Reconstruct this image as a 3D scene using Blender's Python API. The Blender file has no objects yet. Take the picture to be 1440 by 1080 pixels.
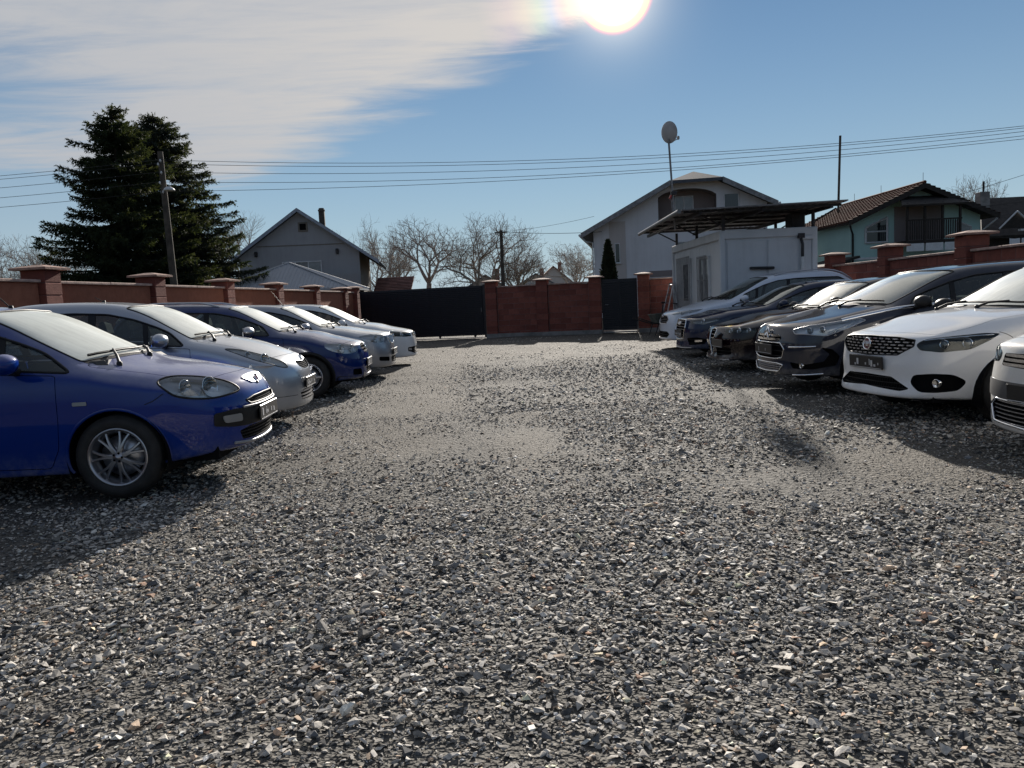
import bpy, bmesh, math, random
import numpy as np
from math import radians, sin, cos, pi
from mathutils import Vector, Matrix, geometry
from mathutils.bvhtree import BVHTree

SC = bpy.context.scene
COL = SC.collection
random.seed(7)
RNG = np.random.default_rng(11)

# ------------------------------------------------------------------ camera
CAM_H, CAM_PITCH, CAM_ROLL, CAM_F = 1.32, 6.104, 2.75, 1101.5
_a, _r = radians(CAM_PITCH), radians(CAM_ROLL)
FWD = Vector((0, cos(_a), -sin(_a)))
_up = Vector((0, sin(_a), cos(_a)))
_rt = Vector((1, 0, 0))
RT = _rt * cos(_r) - _up * sin(_r)
UP = _up * cos(_r) + _rt * sin(_r)
cam = bpy.data.objects.new('camera', bpy.data.cameras.new('camera'))
COL.objects.link(cam)
cam.matrix_world = Matrix(((RT.x, UP.x, -FWD.x, 0), (RT.y, UP.y, -FWD.y, 0), (RT.z, UP.z, -FWD.z, CAM_H), (0, 0, 0, 1)))
cam.data.sensor_width = 36
cam.data.lens = 36 * CAM_F / 1440
cam.data.clip_start = 0.05
cam.data.clip_end = 6000
SC.camera = cam

# ------------------------------------------------------------------ light
SUN_AZ, SUN_EL = radians(8.4), radians(19.9)      # to the right of straight ahead
SUN_DIR = Vector((sin(SUN_AZ) * cos(SUN_EL), cos(SUN_AZ) * cos(SUN_EL), sin(SUN_EL)))
sun = bpy.data.objects.new('sun', bpy.data.lights.new('sun', 'SUN'))
COL.objects.link(sun)
sun.data.energy = 5.0
sun.data.angle = radians(0.95)
sun.data.color = (1.0, 0.93, 0.84)
sun.rotation_euler = SUN_DIR.to_track_quat('Z', 'Y').to_euler()
sun.location = (6, 40, 30)

world = bpy.data.worlds.new('World')
SC.world = world
world.use_nodes = True
WT = world.node_tree
WT.nodes.clear()


def wn(t, **kw):
    n = WT.nodes.new(t)
    for k, v in kw.items():
        setattr(n, k, v)
    return n


def wmath(op, a, b=None, c=None, clamp=False):
    n = wn('ShaderNodeMath', operation=op, use_clamp=clamp)
    for i, v in enumerate((a, b, c)):
        if v is None:
            continue
        if isinstance(v, (int, float)):
            n.inputs[i].default_value = v
        else:
            WT.links.new(v, n.inputs[i])
    return n.outputs[0]


def wmix(f, a, b):
    n = wn('ShaderNodeMix', data_type='RGBA')
    for i, v in ((0, f), (6, a), (7, b)):
        if isinstance(v, (int, float)):
            n.inputs[i].default_value = v
        elif isinstance(v, tuple):
            n.inputs[i].default_value = v
        else:
            WT.links.new(v, n.inputs[i])
    return n.outputs[2]


def wmap(x, a, b, c=0.0, d=1.0):
    n = wn('ShaderNodeMapRange', interpolation_type='SMOOTHSTEP')
    WT.links.new(x, n.inputs[0])
    for i, v in enumerate((a, b, c, d)):
        n.inputs[i + 1].default_value = v
    return n.outputs[0]


sky = wn('ShaderNodeTexSky', sky_type='NISHITA')
sky.sun_disc = False
sky.sun_elevation = SUN_EL
sky.sun_rotation = SUN_AZ
sky.altitude = 100
sky.air_density = 1.0
sky.dust_density = 0.0
sky.ozone_density = 3.0
geo = wn('ShaderNodeTexCoord')
sep = wn('ShaderNodeSeparateXYZ')
WT.links.new(geo.outputs['Generated'], sep.inputs[0])
DX, DY, DZ = sep.outputs
zc = wmath('MAXIMUM', DZ, 0.02)
PX = wmath('DIVIDE', DX, zc)       # a flat sheet of high cloud overhead
PY = wmath('DIVIDE', DY, zc)
comb = wn('ShaderNodeCombineXYZ')
WT.links.new(PX, comb.inputs[0])
WT.links.new(PY, comb.inputs[1])


def wnoise(scale, sx, sy, rot, detail, rough, dist=0.0):
    m = wn('ShaderNodeMapping')
    m.inputs['Rotation'].default_value = (0, 0, rot)
    m.inputs['Scale'].default_value = (sx, sy, 1)
    WT.links.new(comb.outputs[0], m.inputs[0])
    n = wn('ShaderNodeTexNoise')
    n.inputs['Scale'].default_value = scale
    n.inputs['Detail'].default_value = detail
    n.inputs['Roughness'].default_value = rough
    n.inputs['Distortion'].default_value = dist
    WT.links.new(m.outputs[0], n.inputs[0])
    return n.outputs[0]


n_big = wnoise(0.55, 1, 1, 0, 5, 0.55, 0.3)
n_streak = wnoise(1.6, 0.45, 1.6, 0.55, 7, 0.62, 0.8)
n_fine = wnoise(7.0, 0.5, 1.5, -0.35, 5, 0.6, 0.6)
# angle to the sun
dot = wmath('ADD', wmath('ADD', wmath('MULTIPLY', DX, SUN_DIR.x), wmath('MULTIPLY', DY, SUN_DIR.y)), wmath('MULTIPLY', DZ, SUN_DIR.z))
ang = wmath('MULTIPLY', wmath('ARCCOSINE', wmath('MINIMUM', dot, 0.999999)), 180 / pi)
# edge of the cloud sheet: a slanting line across the sky ahead
edge = wmath('ADD', wmath('MULTIPLY', PX, -0.82), wmath('MULTIPLY', PY, -0.57))
e0 = wmath('ADD', edge, 2.05)
e1 = wmath('ADD', e0, wmath('MULTIPLY', wmath('SUBTRACT', n_big, 0.5), 0.9))
e2 = wmath('ADD', e1, wmath('MULTIPLY', wmath('SUBTRACT', n_streak, 0.5), 0.9))
q0 = wmath('ADD', wmath('MULTIPLY', wmath('ADD', PX, 2.27), 1.1), wmath('SUBTRACT', 6.1, PY))
q1 = wmath('ADD', q0, wmath('MULTIPLY', wmath('SUBTRACT', n_streak, 0.5), 2.2))
sheet = wmath('MULTIPLY', wmap(e2, -0.10, 0.50), wmap(q1, -0.5, 0.8, 0.12, 1.0))
# a bluer gap far out to the left, with only a veil over it
gx = wmath('MULTIPLY', wmath('ADD', PX, 2.5), 1.0)
gy = wmath('MULTIPLY', wmath('ADD', PY, -3.3), 0.8)
gd = wmath('SQRT', wmath('ADD', wmath('MULTIPLY', gx, gx), wmath('MULTIPLY', gy, gy)))
thin = wmap(wmath('ADD', gd, wmath('MULTIPLY', wmath('SUBTRACT', n_streak, 0.5), 1.6)), 0.25, 1.15, 0.12, 1.0)
tex = wmap(wmath('ADD', wmath('MULTIPLY', n_streak, 0.7), wmath('MULTIPLY', n_fine, 0.3)), 0.25, 0.60, 0.66, 1.0)
cov = wmath('MULTIPLY', wmath('MULTIPLY', wmath('MULTIPLY', sheet, thin), tex), wmath('MULTIPLY', wmap(DZ, 0.03, 0.10), wmap(PY, -0.6, 1.6, 0.25, 1.0)), clamp=True)
SKY_K = 0.05
SKY_ROLL = 0.045
cloud_col = wmix(wmap(ang, 40, 4), (0.315 / SKY_K, 0.325 / SKY_K, 0.345 / SKY_K, 1), (0.43 / SKY_K, 0.41 / SKY_K, 0.39 / SKY_K, 1))
# the camera holds the bright sky back: roll the brightest part of it off
lum = wn('ShaderNodeRGBToBW')
WT.links.new(sky.outputs[0], lum.inputs[0])
roll = wmath('DIVIDE', 1.0, wmath('ADD', 1.0, wmath('MULTIPLY', lum.outputs[0], SKY_ROLL)))
rc = wn('ShaderNodeCombineColor')
for i in range(3):
    WT.links.new(roll, rc.inputs[i])
skr = wn('ShaderNodeMix', data_type='RGBA', blend_type='MULTIPLY')
skr.inputs[0].default_value = 1.0
WT.links.new(sky.outputs[0], skr.inputs[6])
WT.links.new(rc.outputs[0], skr.inputs[7])
sat = wn('ShaderNodeHueSaturation')
sat.inputs['Saturation'].default_value = 1.12
sat.inputs['Value'].default_value = 1.0
WT.links.new(skr.outputs[2], sat.inputs['Color'])
# pale air low over the horizon, dimmed behind the camera to darken car reflections
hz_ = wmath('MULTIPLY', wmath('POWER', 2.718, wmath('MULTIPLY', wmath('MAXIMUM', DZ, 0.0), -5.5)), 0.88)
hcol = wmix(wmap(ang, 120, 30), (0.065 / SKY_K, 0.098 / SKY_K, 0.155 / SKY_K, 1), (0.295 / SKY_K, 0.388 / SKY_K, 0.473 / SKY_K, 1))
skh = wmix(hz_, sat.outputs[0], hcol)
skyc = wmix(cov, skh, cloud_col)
# faint iridescence of thin cloud close to the sun
ramp = wn('ShaderNodeValToRGB')
WT.links.new(wmath('DIVIDE', ang, 9.0), ramp.inputs[0])
cr = ramp.color_ramp
cr.elements[0].position, cr.elements[0].color = 0.0, (1, 1, 1, 1)
cr.elements[1].position, cr.elements[1].color = 1.0, (0, 0, 0, 1)
for p_, c_ in ((0.27, (1.0, 0.75, 0.35, 1)), (0.38, (0.95, 0.45, 0.30, 1)), (0.47, (0.32, 0.42, 0.62, 1)), (0.56, (0.36, 0.50, 0.28, 1)), (0.66, (0.46, 0.34, 0.18, 1)), (0.78, (0.26, 0.12, 0.12, 1))):
    e_ = cr.elements.new(p_)
    e_.color = c_
irid = wn('ShaderNodeMix', data_type='RGBA', blend_type='ADD')
irid.clamp_result = False
WT.links.new(wmath('MULTIPLY', wmap(cov, 0.1, 0.7), 0.30 / SKY_K), irid.inputs[0])
irid.inputs[0].default_value = 0
scale_r = wn('ShaderNodeMix', data_type='RGBA', blend_type='MULTIPLY')
scale_r.inputs[0].default_value = 1.0
WT.links.new(ramp.outputs[0], scale_r.inputs[6])
ccol = wn('ShaderNodeCombineColor')
g_ = wmath('MULTIPLY', wmap(cov, 0.1, 0.7), 0.30 / SKY_K)
for i in range(3):
    WT.links.new(g_, ccol.inputs[i])
WT.links.new(ccol.outputs[0], scale_r.inputs[7])
irid.inputs[0].default_value = 1.0
for l in list(irid.inputs[0].links):
    WT.links.remove(l)
WT.links.new(skyc, irid.inputs[6])
WT.links.new(scale_r.outputs[2], irid.inputs[7])
# the veiled sun itself and its aureole
halo_ = wmath('MULTIPLY', wmath('POWER', 2.718, wmath('MULTIPLY', ang, -0.80)), 1.7 / SKY_K)
cc2 = wn('ShaderNodeCombineColor')
for i, (o_, i_, h_) in enumerate(((2.62, 1.2, 1.0), (2.46, 1.1, 0.86), (2.0, 1.0, 0.62))):
    WT.links.new(wmath('ADD', wmath('MULTIPLY', wmap(ang, o_, i_), 5.0 / SKY_K), wmath('MULTIPLY', halo_, h_)), cc2.inputs[i])
addc = wn('ShaderNodeMix', data_type='RGBA', blend_type='ADD')
addc.inputs[0].default_value = 1.0
WT.links.new(irid.outputs[2], addc.inputs[6])
WT.links.new(cc2.outputs[0], addc.inputs[7])
bg = wn('ShaderNodeBackground')
bg.inputs['Strength'].default_value = SKY_K
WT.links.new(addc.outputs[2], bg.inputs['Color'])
wo = wn('ShaderNodeOutputWorld')
WT.links.new(bg.outputs[0], wo.inputs['Surface'])

SC.view_settings.view_transform = 'Standard'
SC.view_settings.look = 'None'
SC.view_settings.exposure = 0.65
SC.view_settings.gamma = 1.0
SC.view_settings.use_curve_mapping = False
SC.cycles.max_bounces = 8
SC.cycles.transparent_max_bounces = 16
SC.cycles.caustics_reflective = False
SC.cycles.caustics_refractive = False
SC.cycles.sample_clamp_indirect = 6.0

# ------------------------------------------------------------------ helpers
def tag(o, label=None, cat=None, group=None, kind=None):
    if label: o['label'] = label
    if cat: o['category'] = cat
    if group: o['group'] = group
    if kind: o['kind'] = kind
    return o


def empty(name, loc=(0, 0, 0), rz=0.0, label=None, cat=None, group=None, parent=None):
    o = bpy.data.objects.new(name, None)
    o.empty_display_size = 0.2
    o.location = loc
    o.rotation_euler = (0, 0, rz)
    COL.objects.link(o)
    if parent is not None:
        o.parent = parent
    return tag(o, label, cat, group)


def link(name, me, parent=None, loc=None, rot=None):
    o = bpy.data.objects.new(name, me)
    COL.objects.link(o)
    if parent is not None:
        o.parent = parent
    if loc is not None:
        o.location = loc
    if rot is not None:
        o.rotation_euler = rot
    return o


def copy_tree(o, parent=None):
    c = o.copy()
    COL.objects.link(c)
    c.parent = parent
    for ch in o.children:
        copy_tree(ch, c)
    return c


class MB:
    """collects shapes; build() links them as one mesh object"""

    def __init__(self):
        self.v, self.f, self.m, self.s = [], [], [], []

    def add(self, verts, faces, mi=0, smooth=False):
        b = len(self.v)
        self.v.extend([tuple(p) for p in verts])
        for f in faces:
            self.f.append(tuple(i + b for i in f))
            self.m.append(mi)
            self.s.append(smooth)
        return self

    def box(self, c, s, rz=0.0, mi=0, rx=0.0, ry=0.0):
        R = Matrix.Rotation(rz, 3, 'Z') @ Matrix.Rotation(ry, 3, 'Y') @ Matrix.Rotation(rx, 3, 'X')
        c = Vector(c)
        vs = []
        for dz in (-.5, .5):
            for dx, dy in ((-.5, -.5), (.5, -.5), (.5, .5), (-.5, .5)):
                vs.append(c + R @ Vector((dx * s[0], dy * s[1], dz * s[2])))
        return self.add(vs, [(3, 2, 1, 0), (4, 5, 6, 7), (0, 1, 5, 4), (1, 2, 6, 5), (2, 3, 7, 6), (3, 0, 4, 7)], mi)

    def cbox(self, c, s, ch, rz=0.0, mi=0, rx=0.0, ry=0.0):
        """box with chamfered vertical and horizontal edges"""
        R = Matrix.Rotation(rz, 3, 'Z') @ Matrix.Rotation(ry, 3, 'Y') @ Matrix.Rotation(rx, 3, 'X')
        c = Vector(c)
        hx, hy, hz = s[0] / 2, s[1] / 2, s[2] / 2
        vs = []
        def ring(ix, iy, z):
            for x, y in ((-hx + ix + ch, -hy + iy), (hx - ix - ch, -hy + iy), (hx - ix, -hy + iy + ch), (hx - ix, hy - iy - ch),
                         (hx - ix - ch, hy - iy), (-hx + ix + ch, hy - iy), (-hx + ix, hy - iy - ch), (-hx + ix, -hy + iy + ch)):
                vs.append(c + R @ Vector((x, y, z)))
        ring(ch, ch, -hz); ring(0, 0, -hz + ch); ring(0, 0, hz - ch); ring(ch, ch, hz)
        fs = [tuple(range(7, -1, -1)), tuple(range(24, 32))]
        for r in range(3):
            for k in range(8):
                k2 = (k + 1) % 8
                fs.append((r * 8 + k, r * 8 + k2, r * 8 + 8 + k2, r * 8 + 8 + k))
        return self.add(vs, fs, mi)

    def tube(self, pts, rad, n=8, mi=0, cap=True, smooth=True):
        pts = [Vector(p) for p in pts]
        N = len(pts)
        rads = rad if isinstance(rad, (list, tuple)) else [rad] * N
        vs, fs = [], []
        ref = None
        for i, p in enumerate(pts):
            t = (pts[min(i + 1, N - 1)] - pts[max(i - 1, 0)])
            if t.length < 1e-9:
                t = Vector((0, 0, 1))
            t.normalize()
            if ref is None:
                ref = Vector((0, 0, 1)) if abs(t.z) < 0.9 else Vector((1, 0, 0))
            a = ref - t * ref.dot(t)
            if a.length < 1e-5:
                a = t.orthogonal()
            a.normalize()
            b = t.cross(a)
            ref = a
            for k in range(n):
                an = 2 * pi * k / n
                vs.append(p + (a * cos(an) + b * sin(an)) * rads[i])
        for i in range(N - 1):
            for k in range(n):
                k2 = (k + 1) % n
                fs.append((i * n + k, i * n + k2, (i + 1) * n + k2, (i + 1) * n + k))
        self.add(vs, fs, mi, smooth)
        if cap:
            self.add(vs[:n], [tuple(range(n - 1, -1, -1))], mi)
            self.add(vs[-n:], [tuple(range(n))], mi)
        return self

    def lathe(self, prof, n=24, axis='Z', c=(0, 0, 0), mi=0, smooth=True):
        """prof: list of (radius, height)"""
        vs, fs = [], []
        c = Vector(c)
        for r, h in prof:
            for k in range(n):
                a = 2 * pi * k / n
                if axis == 'Z': p = Vector((r * cos(a), r * sin(a), h))
                elif axis == 'Y': p = Vector((r * cos(a), h, r * sin(a)))
                else: p = Vector((h, r * cos(a), r * sin(a)))
                vs.append(c + p)
        for i in range(len(prof) - 1):
            for k in range(n):
                k2 = (k + 1) % n
                q = (i * n + k, i * n + k2, (i + 1) * n + k2, (i + 1) * n + k)
                fs.append(q if axis == 'Z' else q[::-1] if axis == 'Y' else q)
        return self.add(vs, fs, mi, smooth)

    def quad(self, a, b, c, d, mi=0):
        return self.add([a, b, c, d], [(0, 1, 2, 3)], mi)

    def prism(self, poly, d, mi=0):
        """poly: 3D points of a planar outline, swept by vector d"""
        n = len(poly)
        d = Vector(d)
        vs = [Vector(p) for p in poly] + [Vector(p) + d for p in poly]
        fs = [tuple(range(n - 1, -1, -1)), tuple(range(n, 2 * n))]
        for k in range(n):
            k2 = (k + 1) % n
            fs.append((k, k2, n + k2, n + k))
        return self.add(vs, fs, mi)

    def mesh(self, name, mats):
        me = bpy.data.meshes.new(name)
        me.from_pydata(self.v, [], self.f)
        for m in (mats if isinstance(mats, (list, tuple)) else [mats]):
            me.materials.append(m)
        me.polygons.foreach_set('material_index', self.m)
        me.polygons.foreach_set('use_smooth', self.s)
        me.update()
        return me

    def build(self, name, mats, parent=None, loc=None, rot=None):
        me = self.mesh(name, mats)
        bm = bmesh.new()
        bm.from_mesh(me)
        bmesh.ops.recalc_face_normals(bm, faces=bm.faces)
        bm.to_mesh(me)
        bm.free()
        return link(name, me, parent, loc, rot)


# ------------------------------------------------------------------ materials
class NT:
    def __init__(self, name):
        self.mat = bpy.data.materials.new(name)
        self.mat.use_nodes = True
        self.t = self.mat.node_tree
        self.t.nodes.clear()
        self.out = self.t.nodes.new('ShaderNodeOutputMaterial')

    def n(self, t, **kw):
        x = self.t.nodes.new(t)
        for k, v in kw.items():
            setattr(x, k, v)
        return x

    def set(self, sock, v):
        if hasattr(v, 'is_linked') or isinstance(v, bpy.types.NodeSocket):
            self.t.links.new(v, sock)
        elif isinstance(v, (tuple, list)) and len(v) == 3 and sock.type == 'RGBA':
            sock.default_value = (*v, 1)
        else:
            sock.default_value = v

    def bsdf(self, **kw):
        b = self.n('ShaderNodeBsdfPrincipled')
        for k, v in kw.items():
            self.set(b.inputs[k.replace('_', ' ')], v)
        return b

    def math(self, op, a, b=None, clamp=False):
        m = self.n('ShaderNodeMath', operation=op, use_clamp=clamp)
        self.set(m.inputs[0], a)
        if b is not None:
            self.set(m.inputs[1], b)
        return m.outputs[0]

    def mix(self, f, a, b, blend='MIX'):
        m = self.n('ShaderNodeMix', data_type='RGBA', blend_type=blend)
        self.set(m.inputs[0], f); self.set(m.inputs[6], a); self.set(m.inputs[7], b)
        return m.outputs[2]

    def mixsh(self, f, a, b):
        m = self.n('ShaderNodeMixShader')
        self.set(m.inputs[0], f); self.set(m.inputs[1], a); self.set(m.inputs[2], b)
        return m.outputs[0]

    def map(self, x, a, b, c=0.0, d=1.0, smooth=True):
        m = self.n('ShaderNodeMapRange', interpolation_type='SMOOTHSTEP' if smooth else 'LINEAR')
        self.set(m.inputs[0], x)
        for i, v in enumerate((a, b, c, d)):
            m.inputs[i + 1].default_value = v
        return m.outputs[0]

    def coord(self, which='Object', scale=(1, 1, 1), rot=(0, 0, 0)):
        c = self.n('ShaderNodeTexCoord')
        m = self.n('ShaderNodeMapping')
        m.inputs['Scale'].default_value = scale
        m.inputs['Rotation'].default_value = rot
        self.t.links.new(c.outputs[which], m.inputs[0])
        return m.outputs[0]

    def wpos(self):
        return self.n('ShaderNodeNewGeometry').outputs['Position']

    def noise(self, co, scale, detail=4, rough=0.55, dist=0.0, col=False):
        x = self.n('ShaderNodeTexNoise')
        if co is not None:
            self.t.links.new(co, x.inputs[0])
        x.inputs['Scale'].default_value = scale
        x.inputs['Detail'].default_value = detail
        x.inputs['Roughness'].default_value = rough
        x.inputs['Distortion'].default_value = dist
        return x.outputs[1 if col else 0]

    def bump(self, h, strength, dist=0.01, normal=None):
        b = self.n('ShaderNodeBump')
        b.inputs['Strength'].default_value = strength
        b.inputs['Distance'].default_value = dist
        self.t.links.new(h, b.inputs['Height'])
        if normal is not None:
            self.t.links.new(normal, b.inputs['Normal'])
        return b.outputs[0]

    def rand(self):
        return self.n('ShaderNodeObjectInfo').outputs['Random']

    def done(self, sh):
        self.t.links.new(sh.outputs[0] if hasattr(sh, 'outputs') else sh, self.out.inputs[0])
        return self.mat


def simple(name, col, rough=0.5, metal=0.0, spec=0.5, var=0.0, scale=6.0, bump=0.0, bscale=40.0, obj_var=0.0):
    """plain surface with a little uneven colour and fine relief"""
    m = NT(name)
    co = m.coord('Object')
    c = col
    if var > 0:
        nz = m.noise(co, scale, 5, 0.6)
        c = m.mix(m.map(nz, 0.3, 0.7), tuple(x * (1 - var) for x in col), tuple(min(1, x * (1 + var)) for x in col))
    if obj_var > 0:
        k = m.map(m.rand(), 0, 1, 1 - obj_var, 1 + obj_var, smooth=False)
        cc = m.n('ShaderNodeCombineColor')
        for i in range(3):
            m.set(cc.inputs[i], k)
        c = m.mix(1.0, c, cc.outputs[0], 'MULTIPLY')
    b = m.bsdf(Base_Color=c, Roughness=rough, Metallic=metal)
    b.inputs['Specular IOR Level'].default_value = spec
    if bump > 0:
        m.set(b.inputs['Normal'], m.bump(m.noise(co, bscale, 5, 0.6), bump, 0.02))
    return m.done(b)


def paint(name, col, metal=0.35, rough=0.36, dust=0.30):
    """clear-coated car paint with a film of dust on the faces that look up, strengthened to paint in sky reflection"""
    m = NT(name)
    co = m.coord('Object')
    fl = m.noise(co, 900.0, 1, 0.5)
    c = m.mix(m.map(fl, 0.35, 0.65), tuple(x * 0.88 for x in col), tuple(min(1, x * 1.12) for x in col))
    b = m.bsdf(Base_Color=c, Metallic=metal, Roughness=rough)
    b.inputs['Specular IOR Level'].default_value = 0.12 if metal > 0 else 0.0
    b.inputs['Coat Weight'].default_value = 1.0
    b.inputs['Coat Roughness'].default_value = 0.05
    b.inputs['Coat IOR'].default_value = 1.5
    d = m.bsdf(Base_Color=(0.46, 0.455, 0.45), Roughness=0.40)  # dusty film, its paleness also stands in for bright sky mirrored in bonnets
    d.inputs['Specular IOR Level'].default_value = 0.9
    g = m.n('ShaderNodeNewGeometry')
    sp = m.n('ShaderNodeSeparateXYZ')
    m.t.links.new(g.outputs['Normal'], sp.inputs[0])
    up = m.map(sp.outputs[2], 0.30, 0.95, 0.02, 1.0)
    nz = m.map(m.noise(co, 5.0, 6, 0.65), 0.25, 0.75, 0.55, 1.0)
    f = m.math('MULTIPLY', m.math('MULTIPLY', up, nz), dust)
    so = m.n('ShaderNodeSeparateXYZ'); m.t.links.new(co, so.inputs[0])
    grime = m.math('MULTIPLY', m.map(so.outputs[2], 0.16, 0.42, 0.30, 0.0), m.map(m.noise(co, 14.0, 5, 0.65), 0.3, 0.7, 0.2, 1.0))
    f = m.math('MAXIMUM', f, grime)
    return m.done(m.mixsh(f, b.outputs[0], d.outputs[0]))


def car_glass(name, tint, dust, k=1.6):
    m = NT(name)
    tr = m.n('ShaderNodeBsdfTransparent')
    tr.inputs[0].default_value = (*tint, 1)
    gl = m.n('ShaderNodeBsdfGlossy')
    gl.inputs['Roughness'].default_value = 0.015
    gl.inputs['Color'].default_value = (0.95, 1.0, 0.98, 1)
    fr = m.n('ShaderNodeFresnel')
    fr.inputs[0].default_value = 1.52
    sh = m.mixsh(m.math('MINIMUM', m.math('MULTIPLY', fr.outputs[0], k), 1.0), tr.outputs[0], gl.outputs[0])
    if dust > 0:
        co = m.coord('Object')
        d = m.bsdf(Base_Color=(0.72, 0.76, 0.71), Roughness=0.42)  # dusty film, kept pale to stand in for bright cloud reflected in glass
        d.inputs['Specular IOR Level'].default_value = 1.0
        st = m.noise(m.coord('Object', (1, 9, 1)), 3.0, 5, 0.6)
        nz = m.noise(co, 4.0, 6, 0.65)
        f = m.map(m.math('ADD', m.math('MULTIPLY', st, 0.5), m.math('MULTIPLY', nz, 0.5)), 0.3, 0.7, dust * 0.75, dust)
        sh = m.mixsh(f, sh, d.outputs[0])
    return m.done(sh)


M = {}
M['black_plastic'] = simple('black plastic', (0.018, 0.018, 0.019), 0.5, spec=0.22, var=0.2, bump=0.05, bscale=300)
M['grey_plastic'] = simple('grey plastic', (0.07, 0.07, 0.072), 0.5, var=0.15)
M['void'] = simple('dark inside', (0.006, 0.006, 0.007), 0.9, spec=0.1)
M['rubber'] = simple('tyre rubber', (0.022, 0.021, 0.020), 0.75, var=0.35, scale=9, bump=0.15, bscale=120)
M['chrome'] = simple('chrome', (0.80, 0.80, 0.81), 0.10, 1.0)
M['satin'] = simple('satin metal', (0.50, 0.50, 0.52), 0.38, 1.0)
M['rim'] = simple('alloy', (0.42, 0.42, 0.44), 0.28, 0.9, var=0.1)
M['rim_dark'] = simple('dark alloy', (0.16, 0.16, 0.17), 0.32, 0.85, var=0.1)
M['reflector'] = simple('lamp reflector', (0.78, 0.79, 0.80), 0.14, 1.0)
M['lamp_grey'] = simple('lamp housing', (0.30, 0.31, 0.32), 0.35, 0.4)
M['lamp_dark'] = simple('smoked lamp housing', (0.012, 0.013, 0.015), 0.35, 0.2)
M['amber'] = simple('amber lamp', (0.75, 0.30, 0.06), 0.25)
M['lens'] = car_glass('lamp lens', (0.95, 0.97, 0.98), 0.0, 1.0)
M['windscreen'] = car_glass('dusty sheen windscreen', (0.55, 0.62, 0.58), 0.80)
M['windscreen_mid'] = car_glass('lightly dusty sheen windscreen', (0.50, 0.57, 0.54), 0.20)
M['windscreen_clean'] = car_glass('cleaner windscreen', (0.45, 0.52, 0.50), 0.05)
M['side_glass'] = car_glass('side glass', (0.42, 0.47, 0.46), 0.025)
M['side_glass_dark'] = car_glass('dark side glass', (0.10, 0.12, 0.12), 0.015)
M['mirror_glass'] = simple('mirror glass', (0.8, 0.82, 0.83), 0.02, 1.0)
M['fabric_dark'] = simple('seat cloth', (0.035, 0.035, 0.038), 0.9, var=0.3, scale=30)
M['fabric_grey'] = simple('grey seat cloth', (0.10, 0.10, 0.105), 0.9, var=0.3, scale=30)
M['dash'] = simple('dashboard', (0.03, 0.03, 0.032), 0.7, var=0.2)
M['plate_black'] = simple('plate holder', (0.012, 0.012, 0.013), 0.4)
M['plate_pale'] = simple('plate print', (0.55, 0.55, 0.56), 0.5)
M['badge_red'] = simple('badge enamel', (0.16, 0.02, 0.03), 0.25)
M['lamp_white'] = simple('bright lamp housing', (0.84, 0.87, 0.91), 0.20, 0.2)
M['strip_grey'] = simple('painted trim strip', (0.30, 0.30, 0.31), 0.4)

# ------------------------------------------------------------------ setting materials
def ground_mat():
    m = NT('yard dirt and fine gravel')
    p = m.wpos()
    big = m.noise(p, 0.35, 4, 0.55)
    mid = m.noise(p, 1.7, 5, 0.6)
    fine = m.noise(p, 38.0, 4, 0.6)
    v = m.n('ShaderNodeTexVoronoi')
    m.t.links.new(p, v.inputs[0]); v.inputs['Scale'].default_value = 75
    v2 = m.n('ShaderNodeTexVoronoi')
    m.t.links.new(p, v2.inputs[0]); v2.inputs['Scale'].default_value = 34
    sp = m.n('ShaderNodeSeparateColor'); m.t.links.new(v.outputs['Color'], sp.inputs[0])
    sp2 = m.n('ShaderNodeSeparateColor'); m.t.links.new(v2.outputs['Color'], sp2.inputs[0])
    tan = m.mix(fine, (0.06, 0.051, 0.041), (0.22, 0.192, 0.153))
    grey = m.mix(sp.outputs[0], (0.015, 0.014, 0.013), (0.19, 0.178, 0.155))
    grey2 = m.mix(sp2.outputs[1], (0.016, 0.015, 0.014), (0.175, 0.163, 0.143))
    g = m.mix(0.5, grey, grey2)
    k = m.math('ADD', m.math('MULTIPLY', big, 0.6), m.math('MULTIPLY', mid, 0.5))
    wa = m.n('ShaderNodeAttribute', attribute_name='worn')
    wk = m.math('ADD', wa.outputs['Fac'], m.math('MULTIPLY', m.math('SUBTRACT', k, 0.55), 0.9))
    c = m.mix(m.map(wk, 0.08, 0.62), g, m.mix(0.5, tan, g))
    h = m.math('ADD', m.math('MULTIPLY', v.outputs['Distance'], 0.6), m.math('ADD', m.math('MULTIPLY', v2.outputs['Distance'], 1.0), m.math('MULTIPLY', fine, 0.35)))
    b = m.bsdf(Base_Color=c, Roughness=0.88)
    b.inputs['Specular IOR Level'].default_value = 0.35
    m.set(b.inputs['Normal'], m.bump(h, 1.0, 0.02))
    return m.done(b)


def stone_mat():
    m = NT('crushed stone')
    a = m.n('ShaderNodeAttribute', attribute_name='stone_col')
    n1 = m.noise(m.wpos(), 90.0, 4, 0.6)
    c = m.mix(m.map(n1, 0.3, 0.7), (0.72, 0.72, 0.73), (1.18, 1.16, 1.12))
    c = m.mix(1.0, a.outputs['Color'], c, 'MULTIPLY')
    b = m.bsdf(Base_Color=c, Roughness=0.78)
    b.inputs['Specular IOR Level'].default_value = 0.3
    m.set(b.inputs['Normal'], m.bump(n1, 0.25, 0.004))
    return m.done(b)


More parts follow.
